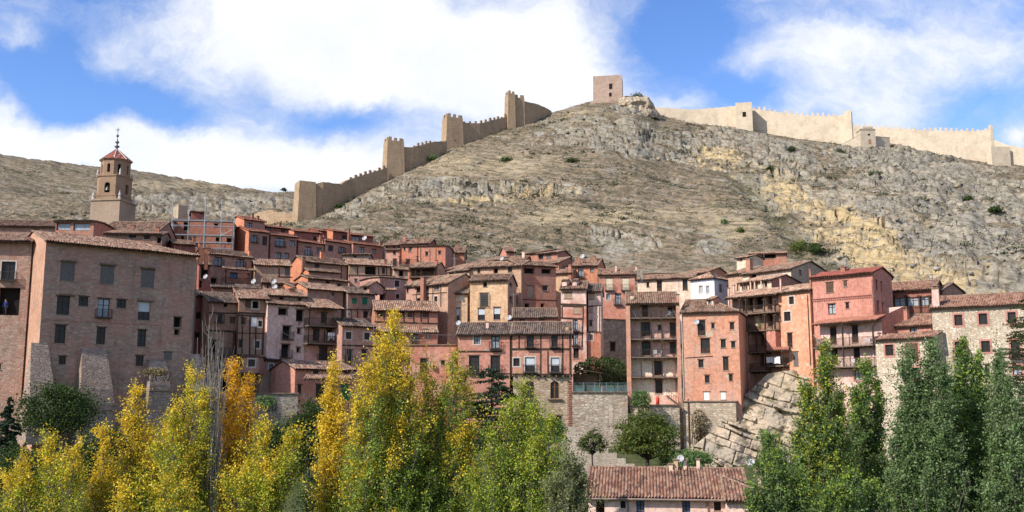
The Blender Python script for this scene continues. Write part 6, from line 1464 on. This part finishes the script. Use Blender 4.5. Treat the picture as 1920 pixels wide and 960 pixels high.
bare('bare white barked poplar of upright twigs in front of the timber houses', 42, 402, 590, 26, 34)
bare('very thin leafless sapling stems left of the tallest poplar', 43, 662, 600, 12, 3, r0=.022, bark=BARK)

def blobtree(label, D, px, py, w, h, pal, n=60, L=.16, lob=.34, name='tree', cat='tree', group=None, ground_y=None, zs=1.0, per=150, trunk=True, flatn=0.0):
    """broad crown of many separate leafy sprays; px,py = crown centre, w,h = size in pixels"""
    c = np.array(at(px, py, D)); W_, H_ = w*D/F, h*D/F; gz = ground(c[0], c[1]) if ground_y is None else ground_y
    gz = min(gz, c[2]-H_*.35)
    r = empty(name, Vector((c[0], c[1], gz-.1)), label, cat, group); tb = Tubes(); PP, CC = [], []
    base = np.array([c[0], c[1], gz-.15]); hub = np.array([c[0], c[1], max(c[2]-H_*.3, gz+.1)]); tr = max(.05, W_*.025)
    tb.add([base, (base+hub)/2+np.array([.05, 0, 0]), hub], tr*1.3, tr, 7)
    for k in range(n):
        d = rng.normal(size=3); d /= np.linalg.norm(d); d[2] = abs(d[2])*1.3-.5; rad = rng.uniform(.35, 1.0)**.5
        e = c+d*np.array([W_*.46, W_*.46, H_*.52])*rad*rng.uniform(.75, 1.1); m = hub+(e-hub)*.5+np.array([0, 0, H_*.05])
        tb.add([hub, m, e], tr*.45, .012, 4)
        s_ = W_*lob*rng.uniform(.35, .75); nl = int(per*rng.uniform(.6, 1.3))
        P = e+rng.normal(size=(nl, 3))*np.array([s_*.5, s_*.5, s_*.3*zs])
        PP.append(P); CC.append(palcol(pal, [3, 3, 2, 1], nl)*rng.uniform(.75, 1.2))
    P = np.concatenate(PP); C_ = np.concatenate(CC)*rng.uniform(.8, 1.2, (len(P), 1)); tb.build('trunk', DBARK, r)
    crown(r, P, L*rng.uniform(.7, 1.3, len(P)), C_, .7, .5+flatn); return r
DK2 = [(.030, .060, .014), (.042, .075, .018), (.055, .09, .02), (.085, .10, .02)]
LT = [(.10, .14, .03), (.075, .115, .025), (.14, .16, .03), (.20, .18, .035)]
blobtree('broad dark green tree in front of the mansion buttresses', 78, 110, 775, 150, 130, DK2, 75, .18, group='dark broadleaf trees behind the poplars')
blobtree('dark green tree half hidden behind the slim autumn poplar', 74, 200, 860, 140, 130, DK2, 50, .18, group='dark broadleaf trees behind the poplars')
blobtree('dark green tree below the rubble retaining wall, right of the orange poplar', 72, 520, 860, 130, 150, DK2, 60, .17, group='dark broadleaf trees behind the poplars')
blobtree('tall dark green tree beside the lone golden column poplar', 70, 580, 820, 100, 170, [(.04, .075, .018), (.055, .09, .022), (.03, .055, .015), (.075, .105, .025)], 60, .16, group='dark broadleaf trees behind the poplars')
blobtree('dark undergrowth tree at the foot of the slanting bough poplar', 66, 620, 930, 120, 120, DK2, 45, .16, group='dark broadleaf trees behind the poplars')
blobtree('dark shadowy tree behind the bare white poplar', 68, 420, 880, 140, 140, DK2, 50, .17, group='dark broadleaf trees behind the poplars')
blobtree('dark tree low behind the bottom left corner poplar', 66, 30, 900, 130, 140, DK2, 45, .17, group='dark broadleaf trees behind the poplars')
blobtree('dark bush like tree behind the green poplar with twin tips', 64, 820, 900, 200, 150, DK2, 55, .16, group='dark broadleaf trees behind the poplars')
blobtree('dark yew like tree under the door of the arched window house', 92, 1030, 815, 70, 70, DKG, 40, .16, group='dark broadleaf trees behind the poplars')
blobtree('spreading light green locust tree against the pale terrace wall', 106, 1213, 822, 135, 128, LT, 110, .24, .26, per=110, zs=.7, cat='locust tree', flatn=.6)
blobtree('small airy green tree left of the spreading locust tree', 108, 1110, 832, 56, 70, [(.11, .14, .045), (.085, .12, .035), (.15, .165, .05), (.17, .17, .06)], 40, .2, .24, per=60, cat='tree')
blobtree('low dark shrub tree behind the pink hotel chimneys', 100, 1300, 862, 70, 40, DKG, 40, .18, name='shrub', cat='shrub')
blobtree('dark shrub tree right of the locust tree foot', 104, 1268, 862, 60, 44, DKG, 40, .18, name='shrub', cat='shrub')
def conifer(label, D, px, ytop, ybot, w, pal, cat='conifer', tiers=16, droop=.15, L=.3, ragged=.25, ground_z=None, name='conifer_tree', full=1.0, ex=.75):
    T = np.array(at(px, ytop, D)); B_ = np.array(at(px, ybot, D)); gz = ground(T[0], T[1]) if ground_z is None else ground_z; gz = min(gz, B_[2]); W_ = w*D/F
    r = empty(name, Vector((T[0], T[1], gz-.1)), label, cat); tb = Tubes(); PP, CC, NB = [], [], []
    tb.add([(T[0], T[1], gz-.2), (T[0], T[1], (gz+T[2])/2), tuple(T)], W_*.05, .02, 7)
    for k in range(tiers):
        f = (k+.5)/tiers; z = T[2]-(T[2]-B_[2])*f; Rr = W_*.5*(f**ex*full+.06)
        nb_ = int(6+8*f)
        for q in range(nb_):
            an = rng.uniform(0, 6.28); rl = Rr*rng.uniform(1-ragged*2, 1.1); d = np.array([math.cos(an), math.sin(an), 0]); a = np.array([T[0], T[1], z+rng.normal()*.15]); b = a+d*rl+np.array([0, 0, -droop*rl+.12*rl*rng.random()])
            tb.add([a, (a+b)/2+np.array([0, 0, .06*rl]), b], .02+.012*rl, .008, 4)
            nl = int(60*rl/ (W_*.3)+14); w_ = rng.random(nl)**.6; P = a+(b-a)*w_[:, None]+np.array([0, 0, .06*rl])*(w_*(1-w_)*4)[:, None]
            side = np.cross(d, [0, 0, 1]); P = P+side*(rng.normal(size=nl)*.17*rl*(1.1-w_*.6))[:, None]+np.array([0, 0, 1])*(rng.normal(size=nl)*.05-.03)[:, None]
            PP.append(P); CC.append(palcol(pal, [3, 3, 2, 1], nl)*rng.uniform(.7, 1.25))
    P = np.concatenate(PP); tb.build('trunk', DBARK, r); crown(r, P, L*rng.uniform(.6, 1.3, len(P)), np.concatenate(CC), .35, 1.2); return r
CED = [(.022, .045, .022), (.03, .058, .028), (.016, .034, .016), (.045, .072, .035)]
conifer('dark cedar with flat ragged tiers in front of the twin rose house', 92, 922, 690, 850, 165, CED, 'cedar', 14, .06, .36, .2, full=1.0, ex=.5)
conifer('dark conifer at the far left edge behind the corner poplar', 72, 18, 745, 930, 110, CED, 'conifer', 16, .3, .3)
conifer('small blue green spruce between the corner poplar and the mansion tree', 62, 46, 834, 950, 60, [(.09, .14, .12), (.12, .17, .145), (.07, .11, .09), (.15, .2, .17)], 'spruce', 14, .2, .2)
conifer('dark feathery pine reaching in from the right frame edge beside the stone house', 88, 1946, 540, 780, 200, [(.05, .075, .02), (.035, .06, .018), (.075, .085, .02), (.12, .075, .025)], 'pine', 17, .0, .3, .2, ex=.45)
conifer('dark young pine top between the twin tipped poplar and the cedar', 78, 990, 752, 880, 90, CED, 'conifer', 12, .2, .3)

# ---- shrubs on the hill
def bush(label, px, py, w, pal=None, h=None, name='bush', group='bushes dotted on the hillside'):
    p = hit(px, py); D = p.y; h = h or w*.75
    return blobtree(label, D, px, py-h*.35, w, h, pal or DK2, 16, .42, .5, name=name, cat='bush', group=group, per=44)
bush('small bright green tree on the hillside above the ruined shed', 1502, 474, 42, LT, 32, 'hillside_tree', None)
bush('dark green bush close beside the small bright green hillside tree', 1532, 474, 30)
bush('round dark bush against the foot of the third rampart tower', 851, 276, 22, None, 18)
bush('grey green bush below the second curtain wall', 812, 300, 18, SIL, 12)
bush('dark round bush below the little stone hut', 1574, 291, 20, None, 15)
bush('olive bush on the pale rocks left below the windowed rampart tower', 1484, 285, 18)
bush('dark bush in the grassy gully mid hill', 1445, 322, 18)
bush('bright green bush in the straw grass above the blue and white house', 1389, 437, 12, LT, 14)
bush('pale green bush just left of the bright green straw grass bush', 1357, 420, 12, SIL, 11)
bush('flat dark bush under the keep on the left slope', 1075, 305, 30, None, 9)
bush('low dark juniper on the rampart meadow left of centre', 950, 303, 26, None, 9)
bush('dark juniper by the rock ledge right of centre', 1640, 330, 24, None, 10)
bush('dark bush between grey slabs on the far right slope', 1810, 378, 26, None, 14)
bush('dark bush low on the far right slope above the stone house', 1866, 398, 22, None, 14)
bush('dark bush at the ragged foot of the lowest rampart tower', 637, 391, 20, None, 9)
bush('dark bush on top of the pale summit crag', 1192, 183, 26, None, 7)
bush('dark tuft on the far left ridge skyline', 532, 358, 10, None, 6)

# ---- creepers and garden plants near the terrace
def hedge(label, name, x0, y0, x1, y1, D, dep, pal, n, L=.2, cat='hedge', lean=.0):
    a, b = at(x0, y1, D), at(x1, y0, D); r = empty(name, Vector(((a.x+b.x)/2, D, a.z)), label, cat)
    f = rng.random(n); g_ = rng.random(n); P = np.stack([a.x+(b.x-a.x)*f, D+g_*lean+rng.random(n)**2*dep*-1, a.z+(b.z-a.z)*g_], -1)
    k = fbm(f*9, g_*7, int(x0) % 40, 3); P[:, 1] -= (k-.4)*1.6; keep = (k > .22+.5*np.abs(g_-.45)**3)
    keep &= np.abs((f-.5)/.5)**2.6+np.abs((g_-.45)/.55)**2.6 < .75+.5*k
    P = P[keep]; c = palcol(pal, [3, 3, 2, 1], len(P))*rng.uniform(.7, 1.25, (len(P), 1))
    V, Fq, cc = leaves(P, L*rng.uniform(.7, 1.3, len(P)), c, .8, .2, np.array([0, -.8, .3])); npmesh('leaves', V, Fq, LEAF, parent=r, col=cc)
    mb = MB()
    for q in range(14):
        u = random.random(); x = a.x+(b.x-a.x)*u; mb.tube([(x, D+.25, a.z-.6), (x+random.uniform(-.5, .5), D+.1, (a.z+b.z)/2), (x+random.uniform(-.9, .9), D+.1+lean*.8, b.z-.2)], [.05, .02, .01], 5)
    mb.build('stems', [DBARK], r); return r
hedge('dark green ivy bank behind the garden terrace', 'ivy_bank', 1078, 668, 1180, 724, 134, 1.6, DK2, 5200, .26, 'ivy', 3.0)
hedge('dark clipped shrub hanging over the wall left of the garden steps', 'garden_shrub', 1182, 732, 1218, 762, 125, 1.2, DKG, 1500, .2, 'shrub')
def ledgeweeds(label, px, py, D, w, pal):
    c = at(px, py, D); r = empty('ledge_shrub', c, label, 'shrub', 'shrubs in the cracks of the cliff'); n = 420; cl_ = rng.normal(size=(7, 3))*np.array([w*.4, .3, w*.16])
    P = np.array(c)+cl_[rng.integers(0, 7, n)]+rng.normal(size=(n, 3))*np.array([.22, .2, .2]); V, Fq, cc = leaves(P, .17*rng.uniform(.6, 1.3, n), palcol(pal, [3, 3, 2, 1], n)*rng.uniform(.7, 1.2, (n, 1))); npmesh('foliage', V, Fq, LEAF, parent=r, col=cc)
    mb = MB()
    for q in range(7): mb.tube([tuple(np.array(c)+np.array([0, .3, -.3])), tuple(np.array(c)+cl_[q])], [.03, .01], 4)
    mb.build('stems', [DBARK], r)
for a_ in (('dry shrub at the left top corner of the cliff beside the terracotta house', 1395, 765, 126.0, 2.2, [(.17, .14, .07), (.13, .12, .055), (.10, .11, .045), (.2, .16, .09)]), ('green shrub in a crack halfway down the cliff', 1432, 812, 123.6, 1.6, DK2), ('dull green shrub low on the cliff above the hotel roof end', 1352, 842, 121.6, 2.0, [(.11, .12, .05), (.09, .10, .04), (.14, .13, .06), (.07, .085, .03)]), ('small green shrub on the cliff under the washing sheets', 1470, 772, 125.4, 1.2, DK2), ('dark shrub at the cliff foot nearest the hotel dish', 1415, 868, 121, 2.2, DK2)):
    ledgeweeds(*a_)
hedge('dry brown creeper on the coursed foundation wall', 'creeper', 1296, 768, 1325, 824, 126.2, .35, [(.20, .14, .075), (.16, .12, .06), (.12, .11, .05), (.25, .18, .1)], 800, .2, 'creeper')
hedge('dark green weeds over the top of the rubble retaining wall', 'wall_weeds', 480, 742, 520, 762, 118.6, .5, DKG, 700, .2, 'weeds')
hedge('dry grass tuft growing on the short mansion buttress', 'grass_tuft', 275, 690, 316, 704, 107.2, 1.4, [(.22, .17, .09), (.17, .14, .07), (.12, .11, .05), (.28, .2, .1)], 700, .22, 'weeds')
# ---------------------------------------------------------------- small things
def spot(b, x, y, off=0.0):
    return Vector(b.P('F')(*b.pix(x, y, 'F', off), off))
# satellite dishes
DISHM = flat((.40, .40, .40), .6, .2); 
def dish_proto():
    r = empty('satellite_dish', (0, 0, 0)); mb = MB(); k = 14
    n = Vector((-.35, -.85, .4)).normalized(); a = n.cross(UP).normalized(); c = n.cross(a)
    for i, (r0, d0, r1, d1) in enumerate(((0, 0, .2, .03), (.2, .03, .36, .09), (.36, .09, .45, .15))):
        for j in range(k):
            q = []
            for rr_, dd, jj_ in ((r0, d0, j), (r1, d1, j), (r1, d1, j+1), (r0, d0, j+1)):
                t = jj_*2*math.pi/k; q.append((a*math.cos(t)+c*math.sin(t))*rr_+n*dd)
            mb.quad(*q); mb.quad(*[p-n*.025 for p in reversed(q)])
    mb.build('reflector', [DISHM], r, True)
    mb = MB(); tip = n*.5-c*.05*0; mb.tube([c*.42+n*.1, tip], .018, 5); mb.cbox(tip, a*.09, c*.09, n*.13); mb.build('receiver_arm', [GREYW], r)
    mb = MB(); mb.tube([-n*.03, -n*.22, Vector((-n*.22).to_tuple())-UP*.55], .03, 6); mb.build('mount', [GALV], r); return r
DP = dish_proto(); first = True
for px, py, D, sc_, lab in ((684, 447, 195.5, 1.5, 'white dish on the right end attic of the top terrace'), (476, 528, 149.3, 1.25, 'white dish at the right end of the laundry balcony'), (515, 528.5, 148.3, 1.2, 'upper of two stacked white dishes between the dormers'),
    (516, 539, 147.6, 1.3, 'greyish lower dish of the stacked pair between the dormers'), (386, 519, 144.5, 1.1, 'bright dish on a mast beside the mansion corner'), (941, 485.5, 171, 1.1, 'white dish on the red roof below the hillside rocks'),
    (955, 596, 141.2, 1.15, 'white dish at the left end of the low brown roof'), (860, 606, 127.5, 1.0, 'small white dish on the left ridge end of the twin house'), (807, 683, 129.6, 1.0, 'white dish on the flat topped red house wall'),
    (1092, 481, 168.5, 1.25, 'white dish on the orange gabled house roof'), (1306, 604.5, 126.8, 1.05, 'grey dish beside the tall window of the terracotta house'), (1276, 860, 88.5, .95, 'white dish between the pink hotel chimneys'), (1408, 868, 88, 1.0, 'grey dish at the right end of the pink hotel ridge')):
    o = DP if first else copy_tree(DP); first = False
    o.location = at(px, py, D); o.scale = (sc_*.78,)*3; tag(o, lab, 'satellite dish', 'satellite dishes on the houses')
# television aerials
def aerial_proto():
    r = empty('tv_aerial', (0, 0, 0)); mb = MB(); mb.tube([(0, 0, -1.2), (0, 0, 2.2)], .035, 5); mb.build('mast', [GALV], r)
    mb = MB(); mb.cbox((0, 0, 2.0), (1.5, .2, .1), (0, .04, 0), (0, 0, .04))
    for k in range(7): mb.cbox((-.66+k*.22, -.09+k*.03, 2.0+k*.015-.04), (.03, 0, 0), (-.05, .75-.05*k, 0), (0, 0, .03))
    mb.build('boom', [GALV], r); return r
AP = aerial_proto(); first = True
for px, py, D, lab in ((963, 578, 143, 'aerial in front of the ochre house right wall'), (853, 508, 157, 'aerial over the tall brick chimney roofs'), (673, 438, 199, 'aerial on the top terrace right end attic'), (1432, 470, 170, 'aerial on the ruined shed roof'), (1074, 492, 170, 'aerial left of the orange gabled house chimney'), (870, 600, 129, 'short aerial on the twin house ridge'), (1750, 545, 123, 'aerial behind the stone house corner chimney')):
    o = AP if first else copy_tree(AP); first = False
    o.location = at(px, py, D); tag(o, lab, 'aerial', 'television aerials on the roofs')
# garden terrace: railing, lean-to, table and planters
view('L')
r = empty('terrace_railing', spot(TERR, 46, 132, -.2), 'thin metal railing with posts along the top of the pale terrace wall', 'railing')
a, c = spot(TERR, 46, 131, -.2), spot(TERR, 444, 131, -.2); c.z = a.z; e = (c-a).normalized(); L_ = (c-a).length
mb = MB(); TERR.rail(mb, [a, c], 1.15, .16, .018); mb.build('rail', [flat((.16, .24, .22), .5, .2, .3, .4)], r)
for k in range(6): mb = MB(); mb.cbox(a+e*(L_*k/5)+UP*.62, e*.06, TERR.n*.06, UP*1.25); mb.build('post', [GALV], r)
mb = MB()
for q in range(4): mb.quad(*[p for p in (a+e*(L_*q/4+.05), a+e*(L_*(q+.9)/4), a+e*(L_*(q+.9)/4)+UP*.9, a+e*(L_*q/4+.05)+UP*.9)])
g_, gt = newmat('fence_mesh'); 
tr_ = nd(gt, 'ShaderNodeBsdfTransparent'); df = nd(gt, 'ShaderNodeBsdfDiffuse', {'Color': (.18, .27, .25)}); mx = nd(gt, 'ShaderNodeMixShader', {0: .35, 1: tr_.outputs[0], 2: df.outputs[0]}); nd(gt, 'ShaderNodeOutputMaterial', {'Surface': mx.outputs[0]})
mb.build('mesh_panel', [g_], r)
p = spot(TERR, 52, 131, -2.2)
r = empty('garden_lean_to', p, 'dark timber lean-to shelter at the left end of the garden terrace', 'shelter')
mb = MB(); mb.box(p+UP*2.9, e*3.6-UP*.55, TERR.n*1.9, UP*.1); mb.build('shelter_roof', [WOOD2], r)
for dx in (.1, 3.3):
    for dy in (.1, 1.75): mb = MB(); mb.cbox(p+e*dx+TERR.n*dy+UP*1.2, e*.12, TERR.n*.12, UP*2.4); mb.build('post', [WOOD], r)
mb = MB(); mb.box(p+e*.1, e*3.2, TERR.n*.06, UP*2.3); mb.build('back_panel', [flat((.16, .10, .06), .9)], r)
for x, lab in ((70, 'left'), (190, 'middle'), (290, 'right')):
    p = spot(TERR, x, 131, -.75); r = empty('planter_box', p, {'left': 'teal planter box below the lean-to shelter', 'middle': 'teal planter box midway along the terrace railing', 'right': 'teal planter box nearest the right end of the terrace railing'}[lab], 'planter', 'planter boxes on the garden terrace')
    mb = MB(); mb.box(p, e*1.0, TERR.n*.4, UP*.5); mb.build('box', [flat((.10, .25, .25), .7)], r)
    n_ = 160; P_ = np.array(p+e*.5+TERR.n*.2+UP*.62)+rng.normal(size=(n_, 3))*np.array([.3, .14, .14]); V, Fq, cc = leaves(P_, .13, palcol(DKG, [1, 1, 1, 1], n_)); npmesh('foliage', V, Fq, LEAF, parent=r, col=cc)
p = spot(TERR2, 640, 218, -.9); r = empty('gas_bottle', p, 'small red gas bottle by the garden steps under the galleries', 'gas bottle'); mb = MB(); mb.lathe(p, [(.0, 0), (.22, .02), (.22, .85), (.12, 1.0), (.06, 1.05), (.06, 1.15), (0, 1.15)], 12); mb.build('cylinder_body', [flat((.55, .05, .03), .5, .1)], r, True)
mb = MB(); mb.tube([p+UP*1.05+e*.13, p+UP*1.25+e*.1, p+UP*1.25-e*.1, p+UP*1.05-e*.13], .02, 5); mb.build('handle', [IRON], r)
p0 = spot(TERR2, 690, 160, -1.2); p1 = spot(TERR2, 770, 222, -1.2); r = empty('garden_steps', p1, 'dark metal garden steps with a sloping handrail under the gallery house', 'steps')
mb = MB(); N_ = 9
for k in range(N_): q = p0.lerp(p1, k/(N_-1)); mb.box(q-UP*.1, (p1-p0).normalized()*.0+e*.32, TERR2.n*.9, UP*.06)
mb.box(p0+TERR2.n*.9, p1-p0, TERR2.n*.05, UP*.18); mb.build('treads', [IRON], r)
mb = MB(); mb.box(p0+TERR2.n*.9+UP*.9, p1-p0, TERR2.n*.05, UP*.06)
for k in range(6): q = p0.lerp(p1, k/5)+TERR2.n*.92; mb.box(q, e*.04, TERR2.n*.04, UP*.92)
mb.build('handrail', [IRON], r)
# chairs and tables on the galleries
def chair_proto():
    r = empty('plastic_chair', (0, 0, 0)); W_ = flat((.75, .74, .72), .5, .06)
    mb = MB(); mb.cbox((0, 0, .44), (.46, 0, 0), (0, .46, 0), (0, 0, .04)); mb.build('seat', [W_], r)
    mb = MB()
    for k in range(5): mb.cbox((-.18+k*.09, .23, .68), (.05, 0, 0), (0, .03, 0), (0, .04, .44))
    mb.cbox((0, .25, .9), (.46, 0, 0), (0, .035, 0), (0, 0, .06)); mb.build('backrest', [W_], r)
    for sx in (-1, 1):
        for sy in (-1, 1): mb = MB(); mb.tube([(sx*.2, sy*.2, .43), (sx*.23, sy*.23, 0)], .022, 5); mb.build('leg', [W_], r)
    return r
CP_ = chair_proto(); first = True
view('I'); chairs = [(GALI, 485, 203, .8, 40, 'white chair at the left of the topmost open gallery'), (GALI, 715, 203, .9, -30, 'white chair left of the white table on the topmost gallery'), (GALI, 768, 203, .9, 30, 'white chair right of the white table on the topmost gallery'), (GALI, 628, 476, .9, 10, 'white chair on the middle gallery of the five storey house'), (GALI, 660, 476, .7, -60, 'white chair by the middle gallery post of the five storey house')]
viewsJ = [(RUBYG, 632, 697, .8, 30, 'white chair at the left end of the rose house upper gallery'), (RUBYG, 970, 697, .9, -20, 'white chair near the right end of the rose house upper gallery'), (RUBYG, 1000, 697, .8, 40, 'last white chair on the right of the rose house upper gallery'), (RUBYG, 800, 838, .9, 20, 'white chair left of the post on the rose house lower gallery'), (RUBYG, 862, 838, .8, -35, 'white chair right of the post on the rose house lower gallery')]
for vv, lst in (('I', chairs), ('J', viewsJ)):
    view(vv)
    for b, x, y, off, rz, lab in lst:
        o = CP_ if first else copy_tree(CP_); first = False
        off0 = 1.55 if b is GALI else 1.4
        u, z = b.pix(x, y, 'F', off0); o.location = Vector(b.P('F')(u, z, off)); o.rotation_euler = (0, 0, math.radians(rz)); tag(o, lab, 'chair', 'white chairs on the galleries')
view('I'); u, z = GALI.pix(742, 203, 'F', 1.55); p = Vector(GALI.P('F')(u, z, .85)); r = empty('garden_table', p, 'round white table between two chairs on the topmost gallery', 'table')
mb = MB(); mb.lathe(p+UP*.7, [(0, 0), (.42, 0), (.42, .04), (0, .04)], 16); mb.build('tabletop', [WHITE], r); mb = MB(); mb.tube([p, p+UP*.7], .05, 8); mb.lathe(p, [(.25, 0), (.25, .03), (.05, .06)], 12); mb.build('pedestal', [WHITE], r)
# washing
def washing(label, b, x0, x1, y0, off, n=3):
    u0, z1 = b.pix(x0, y0, 'F', off); u1, _ = b.pix(x1, y0, 'F', off); r = empty('washing_line', Vector(b.P('F')(u0, z1-1, off)), label, 'washing')
    mb = MB(); A_, B_ = Vector(b.P('F')(u0-.2, z1, off)), Vector(b.P('F')(u1+.2, z1, off)); mb.tube([A_, B_], .01, 4); mb.build('line', [GREYW], r)
    for k in range(n):
        ua = u0+(u1-u0)*(k+.04)/n; ub = u0+(u1-u0)*(k+.94)/n; hh = random.uniform(.75, 1.15); nx, nz = 10, 6; V, Fq = [], []
        for i in range(nx):
            for j in range(nz):
                f = i/(nx-1); V.append(b.P('F')(ua+(ub-ua)*f, z1-hh*j/(nz-1)*(1-.12*math.sin(f*3)), off+.05*math.sin(f*9+k)*(j/nz)+.03))
        for i in range(nx-1):
            for j in range(nz-1): q = i*nz+j; Fq.append((q, q+nz, q+nz+1, q+1))
        npmesh('sheet', np.array(V), np.array(Fq), flat((.74, .74, .76), .9, .06), parent=r, smooth=True)
view('C'); washing('white washing drying on the lower stacked timber gallery', GAL, 940, 990, 382, 1.0, 3)
view('J'); washing('large white sheets over the small balcony under the orange canopy', ORNG, 283, 382, 775, 1.4, 2)
# potted plants on the rock galleries
for x, y, off, lab in ((160, 868, 1.2, 'leafy potted plant at the left of the lowest rock gallery'), (125, 588, 1.1, 'potted plant on the second rock gallery from the top'), (225, 588, 1.1, 'bushy potted plant in the middle of the second rock gallery')):
    u, z = GALJ.pix(x, y, 'F', 1.5); p = Vector(GALJ.P('F')(u, z, off)); r = empty('potted_plant', p, lab, 'potted plant', 'potted plants on the rock galleries')
    mb = MB(); mb.lathe(p, [(0, 0), (.15, 0), (.22, .35), (.24, .38), (0, .38)], 10); mb.build('pot', [flat((.42, .17, .09), .9)], r)
    n_ = 130; P_ = np.array(p+UP*.7)+rng.normal(size=(n_, 3))*.17; V, Fq, cc = leaves(P_, .14, palcol(GRN, [1, 1, 1, 1], n_)); npmesh('foliage', V, Fq, LEAF, parent=r, col=cc)
# people
def person(label, P, top, legs, face=0.0, stride=.18, hair=(.03, .02, .015)):
    J = [(0, 0, .95), (0, .0, 1.2), (0, .01, 1.42), (0, 0, 1.53), (0, -.02, 1.66), (0, -.01, 1.74), (.1, 0, .9), (.11, -stride, .5), (.11, -stride*.7, .07), (.11, -stride*.7-.14, .03), (-.1, 0, .9), (-.11, stride*.4, .5), (-.11, stride*1.2, .1), (-.11, stride*1.2-.13, .03), (.19, 0, 1.4), (.25, .04, 1.14), (.24, -.08, .9), (.24, -.1, .82), (-.19, 0, 1.4), (-.25, 0, 1.14), (-.24, -.12, .92), (-.24, -.15, .85)]
    E = [(0, 1), (1, 2), (2, 3), (3, 4), (4, 5), (0, 6), (6, 7), (7, 8), (8, 9), (0, 10), (10, 11), (11, 12), (12, 13), (2, 14), (14, 15), (15, 16), (16, 17), (2, 18), (18, 19), (19, 20), (20, 21)]
    Rd = [.15, .14, .15, .06, .1, .08, .1, .07, .045, .04, .1, .07, .045, .04, .07, .05, .04, .035, .07, .05, .04, .035]
    me = bpy.data.meshes.new('body'); me.from_pydata(J, E, []); o = bpy.data.objects.new('person', me); COL.objects.link(o)
    o.modifiers.new('skin', 'SKIN'); me.skin_vertices or None
    sk = me.skin_vertices[0].data if me.skin_vertices else None
    if sk is None:
        import bmesh
        bm = bmesh.new(); bm.from_mesh(me); bm.verts.layers.skin.verify(); bm.to_mesh(me); bm.free(); sk = me.skin_vertices[0].data
    for i, r_ in enumerate(Rd): sk[i].radius = (r_, r_*(.75 if i in (0, 1, 2) else 1)); sk[i].use_root = (i == 0)
    s2 = o.modifiers.new('sub', 'SUBSURF'); s2.levels = 1; s2.render_levels = 2
    m, nt = newmat('clothing'); z = nd(nt, 'ShaderNodeSeparateXYZ', {0: nd(nt, 'ShaderNodeTexCoord').outputs['Object']}).outputs[2]
    st = lambda v: mth(nt, 'GREATER_THAN', z, v)
    c = mixc(nt, st(.98), legs, top); c = mixc(nt, st(1.5), c, (.45, .26, .18)); c = mixc(nt, st(.1), (.03, .025, .02), c)
    bsdf(nt, c, .9); me.materials.append(m); o.location = P; o.rotation_euler = (0, 0, face)
    tag(o, label, 'person', 'people on the hill and in the loggia')
    mb = MB(); mb.lathe((0, .02, 1.66), [(.105, .0), (.112, .06), (.09, .12), (.05, .155), (0, .165)], 10); hb = mb.build('hair', [flat(hair, .8)]); hb.parent = o
    return o
for px, py, lab, t_, l_, f_ in ((1689, 272, 'person in an orange jacket walking below the far rampart wall', (.55, .16, .03), (.05, .05, .07), 1.2), (1694, 272, 'person in a white top just behind the orange jacket walker', (.7, .72, .75), (.06, .07, .12), 1.0), (1714, 279, 'person in dark clothes on the path right of the orange jacket walker', (.04, .045, .09), (.10, .10, .12), -1.0)):
    p = hit(px, py+6); person(lab, p, t_, l_, f_)
view('A')
P_ = MAINW.P('F'); u, z = MAINW.pix(18, 508); person('person in a dark blue top standing in the mansion loggia', Vector(P_(u, z+.02, -.38)), (.03, .05, .16), (.04, .04, .05), .2, .05)

# downpipes and slack cables
for vv, b, x, y0, y1, m_ in (('J', RUBY, 1012, 235, 540, PINKTRIM), ('J', RUBYG, 1016, 560, 830, flat((.55, .5, .47), .6, .1)), ('J', ORNG, 568, 345, 830, WOOD2), ('I', TERRA, 806, 190, 770, flat((.5, .4, .33), .7, .1)), ('A', MAIN, 985, 225, 700, GREYW), ('C', GAL, 1050, 215, 620, WOOD2)):
    view(vv); mb = MB(); p0, p1 = spot(b, x, y0, .09), spot(b, x, y1, .09); p1.x, p1.y = p0.x, p0.y; mb.tube([p0, p1], .06, 6); mb.build('downpipe', [m_], b.H.root)
for p0, p1, lab in ((at(856, 612, 124.6), at(1070, 616, 124.2), 'slack grey cable strung across the twin house roof'), (at(668, 600, 127), at(862, 628, 126), 'slack cable from the small windowed pink house to the twin house'), (at(505, 600, 123), at(575, 640, 124), 'slack cable across the pale pink house front')):
    r = empty('overhead_cable', p0, lab, 'cable', 'slack cables between the houses'); mb = MB(); mb.tube([p0.lerp(p1, k/12)-UP*(1-(k/6-1)**2)*.6 for k in range(13)], .022, 4); mb.build('cable', [flat((.2, .19, .18), .6)], r)
